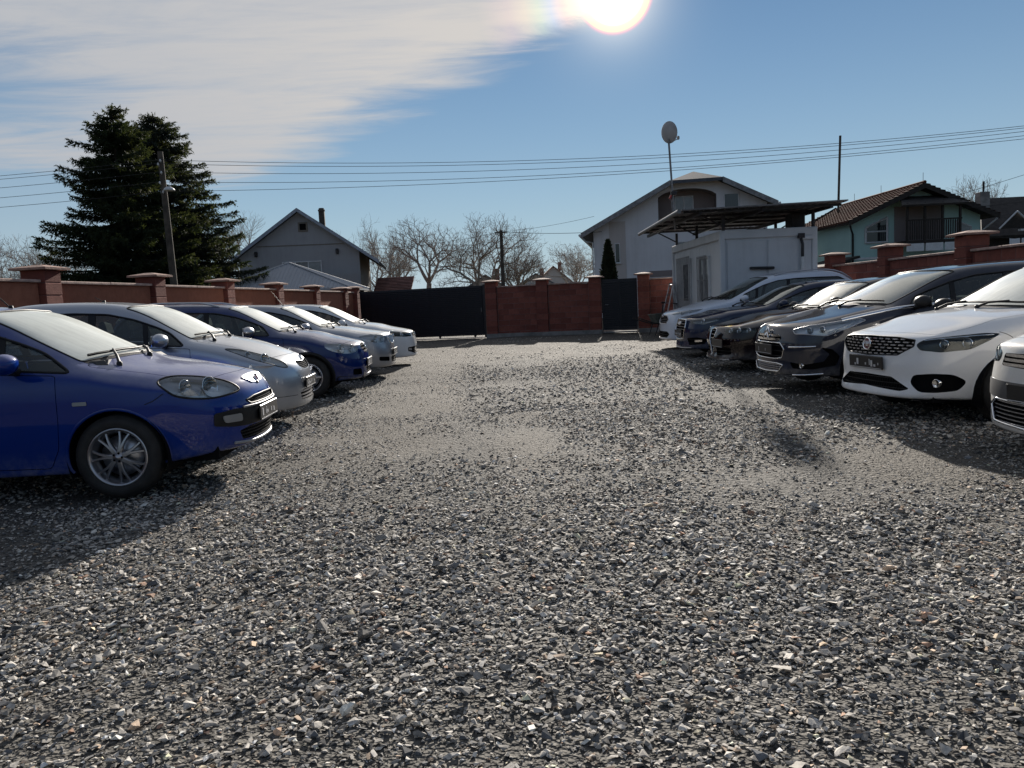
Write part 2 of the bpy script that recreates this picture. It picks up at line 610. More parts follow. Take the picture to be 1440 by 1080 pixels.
def block_mat(name, c0, c1, stain=(0.05, 0.03, 0.028)):
    m = NT(name)
    co = m.coord('Object')
    r = m.rand()
    nz = m.noise(co, 9.0, 6, 0.65)
    p = m.wpos()
    st = m.noise(p, 1.3, 5, 0.6)
    c = m.mix(r, c0, c1)
    c = m.mix(m.map(nz, 0.35, 0.75, 0, 0.45), c, tuple(x * 0.6 for x in c0))
    c = m.mix(m.map(st, 0.52, 0.8, 0, 0.6), c, stain)
    b = m.bsdf(Base_Color=c, Roughness=0.9)
    b.inputs['Specular IOR Level'].default_value = 0.25
    m.set(b.inputs['Normal'], m.bump(m.noise(co, 45.0, 6, 0.7), 0.5, 0.02))
    return m.done(b)


def stained(name, col, dirt, rough=0.85, amount=0.5, sc=0.8, bump=0.15):
    """rendered wall or sheet with dirt blotches and vertical runs"""
    m = NT(name)
    p = m.wpos()
    a = m.noise(p, sc, 6, 0.62)
    mp = m.n('ShaderNodeMapping'); mp.inputs['Scale'].default_value = (3.0, 3.0, 0.25)
    m.t.links.new(p, mp.inputs[0])
    s = m.noise(mp.outputs[0], 1.2, 5, 0.6)
    f = m.map(m.math('ADD', m.math('MULTIPLY', a, 0.6), m.math('MULTIPLY', s, 0.4)), 0.42, 0.72, 0, amount)
    c = m.mix(f, col, dirt)
    b = m.bsdf(Base_Color=c, Roughness=rough)
    b.inputs['Specular IOR Level'].default_value = 0.3
    m.set(b.inputs['Normal'], m.bump(m.noise(p, 25.0, 5, 0.6), bump, 0.02))
    return m.done(b)


M['dirt'] = ground_mat()
M['stone'] = stone_mat()
M['block_red'] = block_mat('red split block', (0.19, 0.060, 0.046), (0.29, 0.102, 0.075))
M['panel_red'] = block_mat('red brown wall panel', (0.31, 0.112, 0.066), (0.39, 0.152, 0.094), (0.16, 0.075, 0.052))
M['coping'] = simple('pale coping', (0.42, 0.29, 0.24), 0.85, var=0.3, scale=5, bump=0.3)
M['cap'] = simple('pillar cap', (0.33, 0.20, 0.155), 0.85, var=0.3, scale=6, bump=0.3)
M['mortar'] = simple('mortar', (0.20, 0.115, 0.10), 0.95, var=0.25, scale=10)
M['concrete'] = simple('concrete', (0.22, 0.215, 0.205), 0.9, var=0.3, scale=3, bump=0.3)
M['gate_navy'] = simple('navy gate paint', (0.008, 0.010, 0.017), 0.45, 0.2, var=0.25)
M['steel_dark'] = simple('dark steel', (0.035, 0.033, 0.035), 0.55, 0.5, var=0.4, scale=4)
M['canopy_sheet'] = simple('canopy sheet', (0.17, 0.165, 0.165), 0.6, 0.2, var=0.35, scale=3)
M['steel_grey'] = simple('grey steel', (0.20, 0.20, 0.205), 0.5, 0.6, var=0.3)
M['render_grey'] = stained('grey rendered wall', (0.35, 0.355, 0.37), (0.25, 0.25, 0.26))
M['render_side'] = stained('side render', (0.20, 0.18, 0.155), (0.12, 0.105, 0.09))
M['render_white'] = stained('off white render', (0.66, 0.66, 0.68), (0.46, 0.45, 0.46), amount=0.6, sc=0.4)
M['render_beige'] = stained('beige render', (0.50, 0.46, 0.44), (0.38, 0.35, 0.33))
M['render_brown'] = stained('brown recess', (0.24, 0.205, 0.20), (0.17, 0.15, 0.145))
M['render_green'] = stained('pale green render', (0.42, 0.62, 0.59), (0.32, 0.50, 0.47))
M['container'] = stained('container sheet', (0.62, 0.64, 0.66), (0.36, 0.38, 0.40), 0.55, 0.6, 0.7, 0.05)
M['roof_sheet'] = stained('ribbed roof sheet', (0.42, 0.43, 0.45), (0.30, 0.30, 0.31), 0.42, 0.4, 0.5, 0.0)
M['roof_grey'] = simple('grey roof', (0.085, 0.095, 0.115), 0.85, var=0.2, spec=.15)
M['roof_edge'] = simple('blue grey roof edge', (0.28, 0.32, 0.38), 0.6, var=0.15)
M['roof_brown'] = simple('brown roof tile', (0.10, 0.042, 0.030), 0.9, spec=.15, var=0.35, scale=4, obj_var=0.2)
M['roof_dark'] = simple('dark shingle', (0.030, 0.025, 0.022), 0.9, var=0.4, scale=4, bump=0.3)
M['roof_red'] = simple('faded red tile', (0.22, 0.11, 0.09), 0.85, var=0.3, scale=2)
M['wood_dark'] = simple('dark wood', (0.022, 0.017, 0.014), 0.8, var=0.4, scale=8, bump=0.2)
M['wood_pole'] = simple('weathered pole', (0.075, 0.062, 0.050), 0.9, var=0.4, scale=3, bump=0.4)
M['white_trim'] = simple('white trim', (0.62, 0.63, 0.64), 0.5, var=0.1)
M['curtain'] = simple('curtain', (0.34, 0.345, 0.35), 0.9, var=0.25, scale=12)
M['brick'] = simple('small brick', (0.16, 0.06, 0.048), 0.9, var=0.35, scale=8, bump=0.3)
M['wire'] = simple('cable', (0.02, 0.02, 0.021), 0.6)
M['bark'] = simple('bare bark', (0.30, 0.265, 0.235), 0.95, var=0.4, scale=3)
M['bark_dark'] = simple('dark bark', (0.05, 0.04, 0.034), 0.95, var=0.4, scale=3)
M['dish'] = simple('dish paint', (0.36, 0.36, 0.37), 0.55, var=0.1)
M['cloth_white'] = simple('white cloth', (0.72, 0.73, 0.76), 0.9, var=0.08)
M['pane'] = simple('window pane', (0.02, 0.024, 0.028), 0.04, 0.0, 0.8)
M['pane_pale'] = simple('pane with net curtain', (0.20, 0.21, 0.22), 0.08, 0.0, 0.8, var=0.15, scale=3)


def needle_mat(name, c0, c1, tk=0.22):
    m = NT(name)
    n = m.noise(m.wpos(), 1.1, 4, 0.6)
    c = m.mix(m.map(n, 0.35, 0.65), c0, c1)
    b = m.bsdf(Base_Color=c, Roughness=0.75)
    b.inputs['Specular IOR Level'].default_value = 0.25
    tr = m.n('ShaderNodeBsdfTranslucent')
    m.set(tr.inputs[0], m.mix(m.map(n, 0.35, 0.65), (0.05, 0.07, 0.015), (0.10, 0.11, 0.03)))
    return m.done(m.mixsh(tk, b.outputs[0], tr.outputs[0]))


M['needles'] = needle_mat('spruce needles', (0.012, 0.022, 0.012), (0.030, 0.045, 0.020))
M['needles_blue'] = needle_mat('blue spruce needles', (0.018, 0.026, 0.022), (0.036, 0.048, 0.038))
M['thuja'] = needle_mat('clipped thuja', (0.010, 0.018, 0.010), (0.022, 0.034, 0.016), 0.05)


# ------------------------------------------------------------------ ground
def vnoise(X, Y, sc, seed):
    r = np.random.default_rng(seed)
    T = r.random((64, 64))
    x, y = X * sc, Y * sc
    xi, yi = np.floor(x).astype(int), np.floor(y).astype(int)
    fx, fy = x - xi, y - yi
    fx, fy = fx * fx * (3 - 2 * fx), fy * fy * (3 - 2 * fy)
    g = lambda a, b: T[a % 64, b % 64]
    return (g(xi, yi) * (1 - fx) + g(xi + 1, yi) * fx) * (1 - fy) + (g(xi, yi + 1) * (1 - fx) + g(xi + 1, yi + 1) * fx) * fy


def worn_mask(X, Y):
    """wheel-worn strips where the stone has gone down to fine dirt"""
    worn = np.exp(-((X + 1.35 + .05 * (Y - 8)) / .75) ** 2) * np.clip((Y - 5.2) / 2.5, 0, 1)
    worn = worn + .8 * np.exp(-((X - 3.0) / .55) ** 2 - ((Y - 5.4) / 1.0) ** 2) + .5 * np.exp(-((X - .15) / .35) ** 2) * np.clip((Y - 3.6) / 3, 0, 1) * (Y < 9)
    worn = worn + np.clip((Y - 14) / 7, 0, 1) * .8 + np.clip(np.abs(X) - 4.2, 0, 1) * .5
    return np.clip(worn * (.45 + 1.1 * vnoise(X + 40, Y, 1.1, 21)), 0, 1)


def grid_sheet(name, x0, x1, y0, y1, step, amp, mat, z=0.0):
    nx, ny = int((x1 - x0) / step), int((y1 - y0) / step)
    xs, ys = np.linspace(x0, x1, nx + 1), np.linspace(y0, y1, ny + 1)
    X, Y = np.meshgrid(xs, ys)
    Z = yard_z(X, Y) * amp + z
    V = np.stack([X, Y, Z], -1).reshape(-1, 3)
    i = np.arange(ny)[:, None] * (nx + 1) + np.arange(nx)[None]
    F = np.stack([i, i + 1, i + nx + 2, i + nx + 1], -1).reshape(-1, 4)
    me = bpy.data.meshes.new(name)
    me.from_pydata(V.tolist(), [], F.tolist())
    me.materials.append(mat)
    me.polygons.foreach_set('use_smooth', [True] * len(F))
    me.update()
    at_ = me.attributes.new('worn', 'FLOAT', 'POINT')
    at_.data.foreach_set('value', worn_mask(X, Y).ravel().astype(np.float32))
    return link(name, me)


def yard_z(X, Y):
    """gentle hollows and ruts of the yard, a few centimetres"""
    return (0.012 * np.sin(X * 0.9 + 1.3 * np.sin(Y * 0.31)) + 0.010 * np.sin(Y * 0.83 + X * 0.37) + 0.008 * np.sin(X * 2.3 - Y * 1.1)
            + 0.006 * np.sin(X * 3.7 + Y * 2.9) + 0.005 * np.sin(Y * 5.3 - X * 4.1)) * np.clip((np.hypot(X, Y) - 0.5) / 2, 0, 1)


outer = MB()
outer.quad((-1500, -300, -.12), (1500, -300, -.12), (1500, 4000, -.12), (-1500, 4000, -.12))
tag(outer.build('ground', stained('rough grass and earth', (0.085, 0.080, 0.050), (0.12, 0.10, 0.075), 0.95, 0.8, 0.3, 0.4)), kind='structure')
tag(grid_sheet('gravel_yard', -10.5, 10.5, -6.0, 31.5, 0.17, 1.0, M['dirt']), kind='structure')


def hull_stones(n, pts=0):
    out = []
    for i in range(n):
        bm = bmesh.new()
        k = pts or 7 + i % 4
        for q in range(k):
            v = Vector((RNG.normal(), RNG.normal(), RNG.normal())).normalized()
            v = Vector((v.x * RNG.uniform(.8, 1.15), v.y * RNG.uniform(.6, .95), v.z * RNG.uniform(.24, .48)))
            bm.verts.new(v)
        r = bmesh.ops.convex_hull(bm, input=bm.verts)
        bmesh.ops.delete(bm, geom=[g for g in r['geom_interior'] if isinstance(g, bmesh.types.BMVert)], context='VERTS')
        bmesh.ops.triangulate(bm, faces=bm.faces)
        bmesh.ops.recalc_face_normals(bm, faces=bm.faces)
        bm.verts.index_update()
        out.append((np.array([v.co[:] for v in bm.verts]), np.array([[v.index for v in f.verts] for f in bm.faces])))
        bm.free()
    return out


def gravel():
    bands = [(1.1, 3.4, 4200, .90), (3.4, 5.6, 2900, .98), (5.6, 9.5, 1250, 1.17), (9.5, 17.0, 380, 1.55), (17.0, 27.0, 110, 1.9)]
    P = []
    for y0, y1, dens, sc in bands:
        hw = .74 * y1 + 1.0
        n = int(dens * (y1 - y0) * 2 * hw)
        X, Y = RNG.uniform(-hw, hw, n), RNG.uniform(y0, y1, n)
        ok = (np.abs(X) < .74 * Y + 1.0) & (X > -7.2) & (X < 8.0)
        X, Y = X[ok], Y[ok]
        cov = 0.55 * vnoise(X, Y, .55, 3) + 0.30 * vnoise(X, Y, 1.5, 5) + 0.15 * vnoise(X, Y, 4.0, 9)
        worn = worn_mask(X, Y)
        p = np.clip((cov - .26) * 4.0, .28, 1.0) * np.clip(1 - .45 * worn, .5, 1)
        p = np.where(Y < 4.0, np.maximum(p, np.clip(1.35 - .12 * Y, 0, 1) * np.clip(.35 + cov, 0, 1)), p)
        ok = RNG.random(len(X)) < p
        X, Y, pp = X[ok], Y[ok], p[ok]
        r = np.exp(RNG.normal(math.log(.0128), .40, len(X))) * sc * (0.62 + .38 * pp) * (1 - .48 * worn[ok])
        r = np.clip(r, .005, .045)
        P.append(np.stack([X, Y, r], 1))
    P = np.concatenate(P)
    n = len(P)
    shapes = hull_stones(14) + hull_stones(8, 6)
    which = np.where((P[:, 1] > 5.2) | (P[:, 2] < .0115), RNG.integers(14, 22, n), RNG.integers(0, 14, n))
    Vs, Fs, Cs, base = [], [], [], 0
    for s, (sv, sf) in enumerate(shapes):
        idx = np.nonzero(which == s)[0]
        if not len(idx):
            continue
        k = len(idx)
        yaw = RNG.uniform(0, 2 * pi, k)
        tl = RNG.normal(0, .20, (k, 2))
        cz, sz = np.cos(yaw), np.sin(yaw)
        cx, sx = np.cos(tl[:, 0]), np.sin(tl[:, 0])
        cy, sy = np.cos(tl[:, 1]), np.sin(tl[:, 1])
        Rz = np.zeros((k, 3, 3)); Rz[:, 0, 0] = cz; Rz[:, 0, 1] = -sz; Rz[:, 1, 0] = sz; Rz[:, 1, 1] = cz; Rz[:, 2, 2] = 1
        Rx = np.zeros((k, 3, 3)); Rx[:, 0, 0] = 1; Rx[:, 1, 1] = cx; Rx[:, 1, 2] = -sx; Rx[:, 2, 1] = sx; Rx[:, 2, 2] = cx
        Ry = np.zeros((k, 3, 3)); Ry[:, 1, 1] = 1; Ry[:, 0, 0] = cy; Ry[:, 0, 2] = sy; Ry[:, 2, 0] = -sy; Ry[:, 2, 2] = cy
        R_ = Rx @ Ry @ Rz
        r = P[idx, 2]
        v = np.einsum('kij,vj->kvi', R_, sv) * (r[:, None, None])
        z = yard_z(P[idx, 0], P[idx, 1]) + r * RNG.uniform(.05, .55, k)
        v += np.stack([P[idx, 0], P[idx, 1], z], 1)[:, None, :]
        f = sf[None] + (np.arange(k) * len(sv))[:, None, None] + base
        g = np.exp(RNG.normal(math.log(.46), .30, k)) * np.where(RNG.random(k) < .32, .55, 1.0)
        tint = np.ones((k, 3)) * [1.05, .985, .89]
        t = RNG.random(k)
        tint[t < .20] = [.95, .98, 1.03]
        tint[t > .93] = [1.35, 1.02, .74]
        tint[t > .985] = [1.5, .92, .62]
        g[t > .93] *= 1.05
        g[t < .20] *= .30
        col = np.clip(g[:, None] * tint,   .03, .74)
        c = np.repeat(np.concatenate([col, np.ones((k, 1))], 1), len(sv), 0)
        Vs.append(v.reshape(-1, 3)); Fs.append(f.reshape(-1, 3)); Cs.append(c)
        base += k * len(sv)
    V, F, Cc = np.concatenate(Vs), np.concatenate(Fs), np.concatenate(Cs)
    me = bpy.data.meshes.new('gravel')
    me.vertices.add(len(V)); me.vertices.foreach_set('co', V.ravel())
    me.loops.add(F.size); me.loops.foreach_set('vertex_index', F.ravel().astype(np.int32))
    me.polygons.add(len(F))
    me.polygons.foreach_set('loop_start', np.arange(0, F.size, 3, dtype=np.int32))
    me.polygons.foreach_set('use_smooth', np.zeros(len(F), dtype=bool))
    me.update(calc_edges=True)
    a = me.color_attributes.new('stone_col', 'FLOAT_COLOR', 'POINT')
    a.data.foreach_set('color', Cc.ravel().astype(np.float32))
    me.materials.append(M['stone'])
    o = link('gravel', me)
    tag(o, 'loose grey crushed stone spread over the yard between the two rows of cars', 'gravel', kind='stuff')
    print('gravel stones', n, 'tris', len(F))


gravel()

# ------------------------------------------------------------------ walls
def block_mesh(l, h, d):
    """one split-face block: rough front, chamfered arrises"""
    bm = bmesh.new()
    mb = MB().cbox((0, 0, 0), (l, d, h), .008)
    me = mb.mesh('block', [M['block_red']])
    return me


BLOCKS = [block_mesh(.392, .188, .20), block_mesh(.392, .188, .206), block_mesh(.392, .188, .194)]
HALF = block_mesh(.192, .188, .20)
PBLOCK = [block_mesh(.40, .190, .40), block_mesh(.402, .190, .405)]
CAPV = MB()
CAPV.add([(-.31, -.31, 0), (.31, -.31, 0), (.31, .31, 0), (-.31, .31, 0), (-.31, -.31, .035), (.31, -.31, .035), (.31, .31, .035), (-.31, .31, .035), (-.07, -.07, .085), (.07, -.07, .085), (.07, .07, .085), (-.07, .07, .085)],
         [(3, 2, 1, 0), (0, 1, 5, 4), (1, 2, 6, 5), (2, 3, 7, 6), (3, 0, 4, 7), (4, 5, 9, 8), (5, 6, 10, 9), (6, 7, 11, 10), (7, 4, 8, 11), (8, 9, 10, 11)])
CAPME = CAPV.mesh('cap', [M['cap']])


def block_run(root, p0, p1, z0, n, first_singles=0):
    """running-bond block wall from p0 to p1 (plan), n courses, joints recessed; below `first_singles` courses are joined"""
    p0, p1 = Vector((*p0, 0)), Vector((*p1, 0))
    d = (p1 - p0); L = d.length; d.normalize()
    ang = math.atan2(d.y, d.x)
    core = MB(); core.box((p0 + p1) / 2 + Vector((0, 0, z0 + n * .1)), (L + .03, .186, n * .2 - .004), ang)
    core.build('mortar_core', M['mortar'], root)
    low = MB()
    for c in range(n):
        x = 0.0 if c % 2 == 0 else .2
        z = z0 + c * .2 + .1
        if c % 2:
            pieces = [(.1, HALF, .192)]
        else:
            pieces = []
        while x + .39 <= L + .01:
            pieces.append((x + .2, random.choice(BLOCKS), .392)); x += .4
        if L - x > .1:
            pieces.append(((x + L) / 2, HALF, L - x - .008))
        if 0 < L - x <= .1:
            pieces.append(((x + L) / 2, HALF, L - x - .006))
        for px, me, _l in pieces:
            p = p0 + d * px
            if c < first_singles:
                low.cbox((p.x, p.y, z), (_l, .2, .188), .008, ang)
            else:
                o = link('block', me, root, (p.x, p.y, z), (0, 0, ang))
                if me is HALF:
                    o.scale.x = _l / .192
    if low.v:
        lo = low.build('lower_blockwork', M['block_red'], root)
        lo['kind'] = 'stuff'


def coping_run(root, p0, p1, z, w=.30, step=1.0):
    p0, p1 = Vector((*p0, 0)), Vector((*p1, 0))
    d = p1 - p0; L = d.length; d.normalize()
    ang = math.atan2(d.y, d.x)
    n = max(1, round(L / step))
    me = MB().cbox((0, 0, 0), (L / n - .008, w, .045), .008).mesh('coping_stone', [M['coping']])
    for k in range(n):
        p = p0 + d * (L * (k + .5) / n)
        link('coping_stone', me, root, (p.x, p.y, z + random.uniform(-.002, .002)), (0, 0, ang))


def pillar(root, p, ang, ztop, z0=0.0, cap=True):
    pr = empty('pillar', (p[0], p[1], 0), ang, parent=root)
    n = int((ztop - .085 - z0) / .2)
    off = ztop - .085 - n * .2
    if off > .01:
        MB().cbox((0, 0, off / 2), (.40, .40, off - .006), .008).build('pillar_foot', M['block_red'], pr)
    for c in range(n):
        link('block', random.choice(PBLOCK), pr, (0, 0, off + c * .2 + .1))
    MB().box((0, 0, ztop / 2 - .05), (.38, .38, ztop - .12)).build('mortar_core', M['mortar'], pr)
    link('cap', CAPME, pr, (0, 0, ztop - .085))
    return pr


def fy(x):
    return 28.75 - .25 * x


FANG = math.atan2(-.25, 1)
far = empty('boundary_wall', (1.2, fy(1.2), 0), 0, 'red block wall with pillars between the sliding gate and the small gate', 'wall')
for px, zt in ((-.58, 2.09), (1.26, 2.06), (3.10, 2.05), (4.76, 2.07)):
    pr = pillar(far, (px - 1.2, fy(px) - fy(1.2)), FANG, zt)


def rel(x, y, o):
    return (x - o.location.x, y - o.location.y)


for a_, b_, n_ in ((-.36, 1.05, 9), (1.48, 2.88, 9), (4.98, 9.1, 9)):
    block_run(far, rel(a_, fy(a_), far), rel(b_, fy(b_), far), .0, n_, 0 if a_ < 4 else 3)
    coping_run(far, rel(a_, fy(a_), far), rel(b_, fy(b_), far), 1.826, step=.7)
mb = MB()
for a_, b_ in ((-.8, 3.32), (4.55, 6.2)):
    c = ((a_ + b_) / 2, fy((a_ + b_) / 2) - .10, .05)
    mb.box((c[0] - 1.2, c[1] - fy(1.2), c[2]), ((b_ - a_) * 1.03, .34, .16), FANG)
mb.build('footing', M['concrete'], far)


def lw(k):
    """left wall line: pillar k"""
    return (-7.40 + .29 * k - .003 * k * k, 12.6 + 3.21 * k)


lwall = empty('boundary_wall', (*lw(0), 0), 0, 'red brown rendered wall with capped pillars behind the left row of cars', 'wall')
LANG = math.atan2(3.21, .28)
for k in range(-4, 6):
    x, y = lw(k)
    zt = 2.23 - .028 * k
    pillar(lwall, rel(x, y, lwall), LANG, zt)
    a, b = Vector(lw(k)), Vector(lw(k + 1)) if k < 5 else Vector((-5.98, 30.25))
    d = (b - a).normalized()
    a2, b2 = a + d * .22, b - d * .22
    c = (a2 + b2) / 2
    ang = math.atan2(d.y, d.x)
    zc = 1.955 - .012 * k
    MB().cbox((c.x - lwall.location.x, c.y - lwall.location.y, (zc - .02) / 2), ((b2 - a2).length, .20, zc - .02), .01, ang).build('panel', M['panel_red'], lwall)
    coping_run(lwall, rel(*a2, lwall), rel(*b2, lwall), zc, .32, 1.6)
pillar(lwall, rel(-5.92, 30.32, lwall), LANG, 2.14)

rwall = empty('boundary_wall', (8.75, 14.2, 0), 0, 'dark red block wall with wide capped pillars behind the right row of cars', 'wall')
RANG = math.atan2(3.3, .14)


def rw(k):
    return (8.30 + .15 * k, 14.1 + 3.3 * k)


for k in range(-4, 5):
    x, y = rw(k)
    pillar(rwall, rel(x, y, rwall), RANG, 2.16)
    a, b = Vector(rw(k)), Vector(rw(k + 1))
    d = (b - a).normalized()
    a2, b2 = a + d * .22, b - d * .22
    if -2 <= k <= 2:
        block_run(rwall, rel(*a2, rwall), rel(*b2, rwall), -.02, 9, 5)
    else:
        c = (a2 + b2) / 2
        MB().cbox((c.x - rwall.location.x, c.y - rwall.location.y, .89), ((b2 - a2).length, .2, 1.78), .01, RANG).build('panel', M['block_red'], rwall)
    coping_run(rwall, rel(*a2, rwall), rel(*b2, rwall), 1.805, .30, 1.05)

# ------------------------------------------------------------------ gates
gx0, gx1 = -5.66, -.88
gl = math.hypot(gx1 - gx0, .25 * (gx1 - gx0))
gate = empty('sliding_gate', (gx0, fy(gx0) - .02, 0), FANG, 'long dark navy sliding gate of close horizontal slats', 'gate')
sm = MB().cbox((0, 0, 0), (gl - .10, .034, .060), .010).mesh('slat', [M['gate_navy']])
n_ = 25
for k in range(n_):
    link('slat', sm, gate, (gl / 2, -.03, .20 + k * 1.64 / (n_ - 1)))
MB().box((gl / 2, -.012, 1.0), (gl - .1, .006, 1.7)).build('back_sheet', M['gate_navy'], gate)
for k in range(4):
    MB().box((.05 + k * (gl - .10) / 3, 0, 1.0), (.06, .035, 1.74)).build('upright', M['gate_navy'], gate)
MB().box((gl / 2, 0, 1.885), (gl, .06, .05)).build('top_rail', M['gate_navy'], gate)
MB().box((gl / 2, 0, .13), (gl, .07, .08)).build('bottom_rail', M['gate_navy'], gate)
MB().box((gl + .03, -.05, .97), (.07, .09, 1.94)).build('guide_post', M['gate_navy'], gate)
MB().cbox((gl - .10, -.055, 1.02), (.03, .04, .16), .008).build('handle', M['steel_grey'], gate)
MB().box((gl / 2, 0, .012), (gl + .2, .05, .03)).build('ground_track', M['steel_grey'], gate)
for k in (0, 1, 2, 3):
    MB().lathe([(0, -.02), (.045, -.02), (.045, .02), (0, .02)], 14, 'Y', c=(.4 + k * (gl - .8) / 3, 0, .07)).build('roller', M['steel_dark'], gate)

dx0, dx1 = 3.34, 4.53
dl_ = math.hypot(dx1 - dx0, .25 * (dx1 - dx0))
door = empty('small_gate', (dx0, fy(dx0) - .02, 0), FANG, 'narrow dark gate of horizontal slats between two red pillars', 'gate')
sm2 = MB().cbox((0, 0, 0), (dl_ / 2 - .06, .034, .069), .010).mesh('slat', [M['gate_navy']])
for h_ in (.25, .75):
    for k in range(21):
        link('slat', sm2, door, (dl_ * h_, -.03, .20 + k * 1.58 / 20))
MB().box((dl_ / 2, -.012, 1.0), (dl_ - .06, .006, 1.7)).build('back_sheet', M['gate_navy'], door)
for x in (.02, dl_ / 2, dl_ - .02):
    MB().box((x, 0, .98), (.05, .05, 1.72)).build('upright', M['gate_navy'], door)
for z in (.13, 1.86):
    MB().box((dl_ / 2, 0.002, z), (dl_, .055, .05)).build('rail', M['gate_navy'], door)
MB().tube([(.10, -.05, 1.0), (.10, -.10, 1.0), (.22, -.10, 1.0)], .010, 6).build('handle', M['steel_grey'], door)
MB().box((dl_ / 2, .0, .03), (dl_, .3, .05)).build('threshold', M['concrete'], door)


# ------------------------------------------------------------------ buildings
def window(root, x0, x1, z0, z1, y, n=1, face=-1, pane='pane', depth=.10, sill=True, fr=.06):
    """framed window standing in a wall that faces -Y (face=-1); panes are sub-parts"""
    w = MB()
    yc = y + face * (-.02)
    yo = y + face * .03
    t = .07
    for (cx, cz, sx, sz) in (((x0 + x1) / 2, z0 + fr / 2, x1 - x0, fr), ((x0 + x1) / 2, z1 - fr / 2, x1 - x0, fr)):
        w.cbox((cx, yo, cz), (sx, t, sz), .008)
    for k in range(n + 1):
        xx = lerp_(x0 + fr / 2, x1 - fr / 2, k / n)
        w.cbox((xx, yo + .001, (z0 + z1) / 2), (fr, t - .004, z1 - z0 - 2 * fr + .01), .008)
    o = w.build('window', M['white_trim'], root)
    for k in range(n):
        a, b = lerp_(x0 + fr / 2, x1 - fr / 2, k / n) + fr / 2, lerp_(x0 + fr / 2, x1 - fr / 2, (k + 1) / n) - fr / 2
        MB().box(((a + b) / 2, yo + .005, (z0 + z1) / 2), (b - a, .012, z1 - z0 - 2 * fr)).build('pane', M[pane], o)
    if sill:
        MB().cbox(((x0 + x1) / 2, y + face * .08, z0 - .03), (x1 - x0 + .12, .18, .04), .01).build('sill', M['white_trim'], o)
    return o


def lerp_(a, b, t):
    return a + (b - a) * t


def slab(p, q, r, s, t):
    """thick four-cornered sheet: corners p,q,r,s on top, t thick downwards along its normal"""
    p, q, r, s = (Vector(v) for v in (p, q, r, s))
    n = (q - p).cross(s - p).normalized()
    if n.z < 0:
        n = -n
    m = MB()
    lo = [v - n * t for v in (p, q, r, s)]
    m.add([p, q, r, s] + lo, [(0, 1, 2, 3), (7, 6, 5, 4), (0, 4, 5, 1), (1, 5, 6, 2), (2, 6, 7, 3), (3, 7, 4, 0)])
    return m


# --- grey gable house on the left
h = empty('grey_house', (-13.4, 52, 0), radians(6), 'grey rendered gable house with pale roof edges and a chimney', 'house')
W0, W1, EV, AP = -3.95, 3.75, 4.95, 7.62       # wall x range, eave height, apex height
sl = (7.74 - 4.9) / 4.05


def hz(x):
    return 7.66 - sl * abs(x)


m = MB()
m.add([(W0, 0, 0), (W1, 0, 0), (W1, 0, hz(W1)), (0, 0, hz(0)), (W0, 0, hz(W0)), (W0, 10, 0), (W1, 10, 0), (W1, 10, hz(W1)), (0, 10, hz(0)), (W0, 10, hz(W0))],
      [(0, 1, 2, 3, 4), (9, 8, 7, 6, 5), (4, 9, 5, 0), (2, 7, 8, 3), (3, 8, 9, 4)])
m.build('wall', M['render_grey'], h)
MB().add([(W1 + .003, 0, 0), (W1 + .003, 10, 0), (W1 + .003, 10, hz(W1)), (W1 + .003, 0, hz(W1))], [(0, 1, 2, 3)]).build('side_wall', M['render_side'], h)
rl = slab((0, -.5, 7.86), (0, 10.5, 7.86), (-4.35, 10.5, 7.86 - sl * 4.35), (-4.35, -.5, 7.86 - sl * 4.35), .16).build('roof', M['roof_grey'], h)
rr_ = slab((0.002, -.5, 7.86), (0.002, 10.5, 7.86), (5.0, 10.5, 7.86 - sl * 5.0), (5.0, -.5, 7.86 - sl * 5.0), .16).build('roof', M['roof_grey'], h)
for s, e in ((-1, 4.37), (1, 5.02)):
    f = MB()
    f.add([(0, -.52, 7.90), (s * e, -.52, 7.90 - sl * e), (s * e, -.52, 7.66 - sl * e), (0, -.52, 7.66), (0, -.46, 7.90), (s * e, -.46, 7.90 - sl * e), (s * e, -.46, 7.66 - sl * e), (0, -.46, 7.66)],
          [(0, 1, 2, 3), (7, 6, 5, 4), (0, 4, 5, 1), (1, 5, 6, 2), (2, 6, 7, 3)])
    f.build('barge_board', M['roof_edge'], h)
ch = MB().cbox((1.25, 2.2, 7.3), (.38, .38, 1.5), .02).lathe([(.24, 8.0), (.24, 8.1), (.18, 8.12), (.18, 8.2)], 12, c=(1.25, 2.2, -.05)).build('chimney', M['wood_pole'], rr_)
window(h, -1.25, 1.28, 3.42, 4.50, 0, 3, pane='pane_pale')
v = MB().cbox((.25, -.02, 6.72), (.62, .08, .62), .02).build('attic_vent', M['render_side'], h)
MB().box((.25, -.065, 6.72), (.40, .02, .40)).build('grating', M['void'], v)
for x in (-2.85, 2.35):
    MB().cbox((x, -.08, 5.06), (.20, .16, .34), .03).build('wall_lamp', M['steel_dark'], h)
bal = MB().box((2.1, -.55, 2.65), (3.1, 1.1, .16)).build('balcony', M['concrete'], h)
f = MB()
for k in range(31):
    f.box((.55 + k * .104, -1.08, 3.12), (.055, .03, .85))
f.box((2.1, -1.08, 3.56), (3.2, .05, .05)); f.box((2.1, -1.06, 3.1), (3.1, .012, .78))
f.build('balcony_front', M['render_grey'], bal)
MB().box((0, -.018, 5.55), (5.6, .03, .06)).build('string_course', M['render_side'], h)

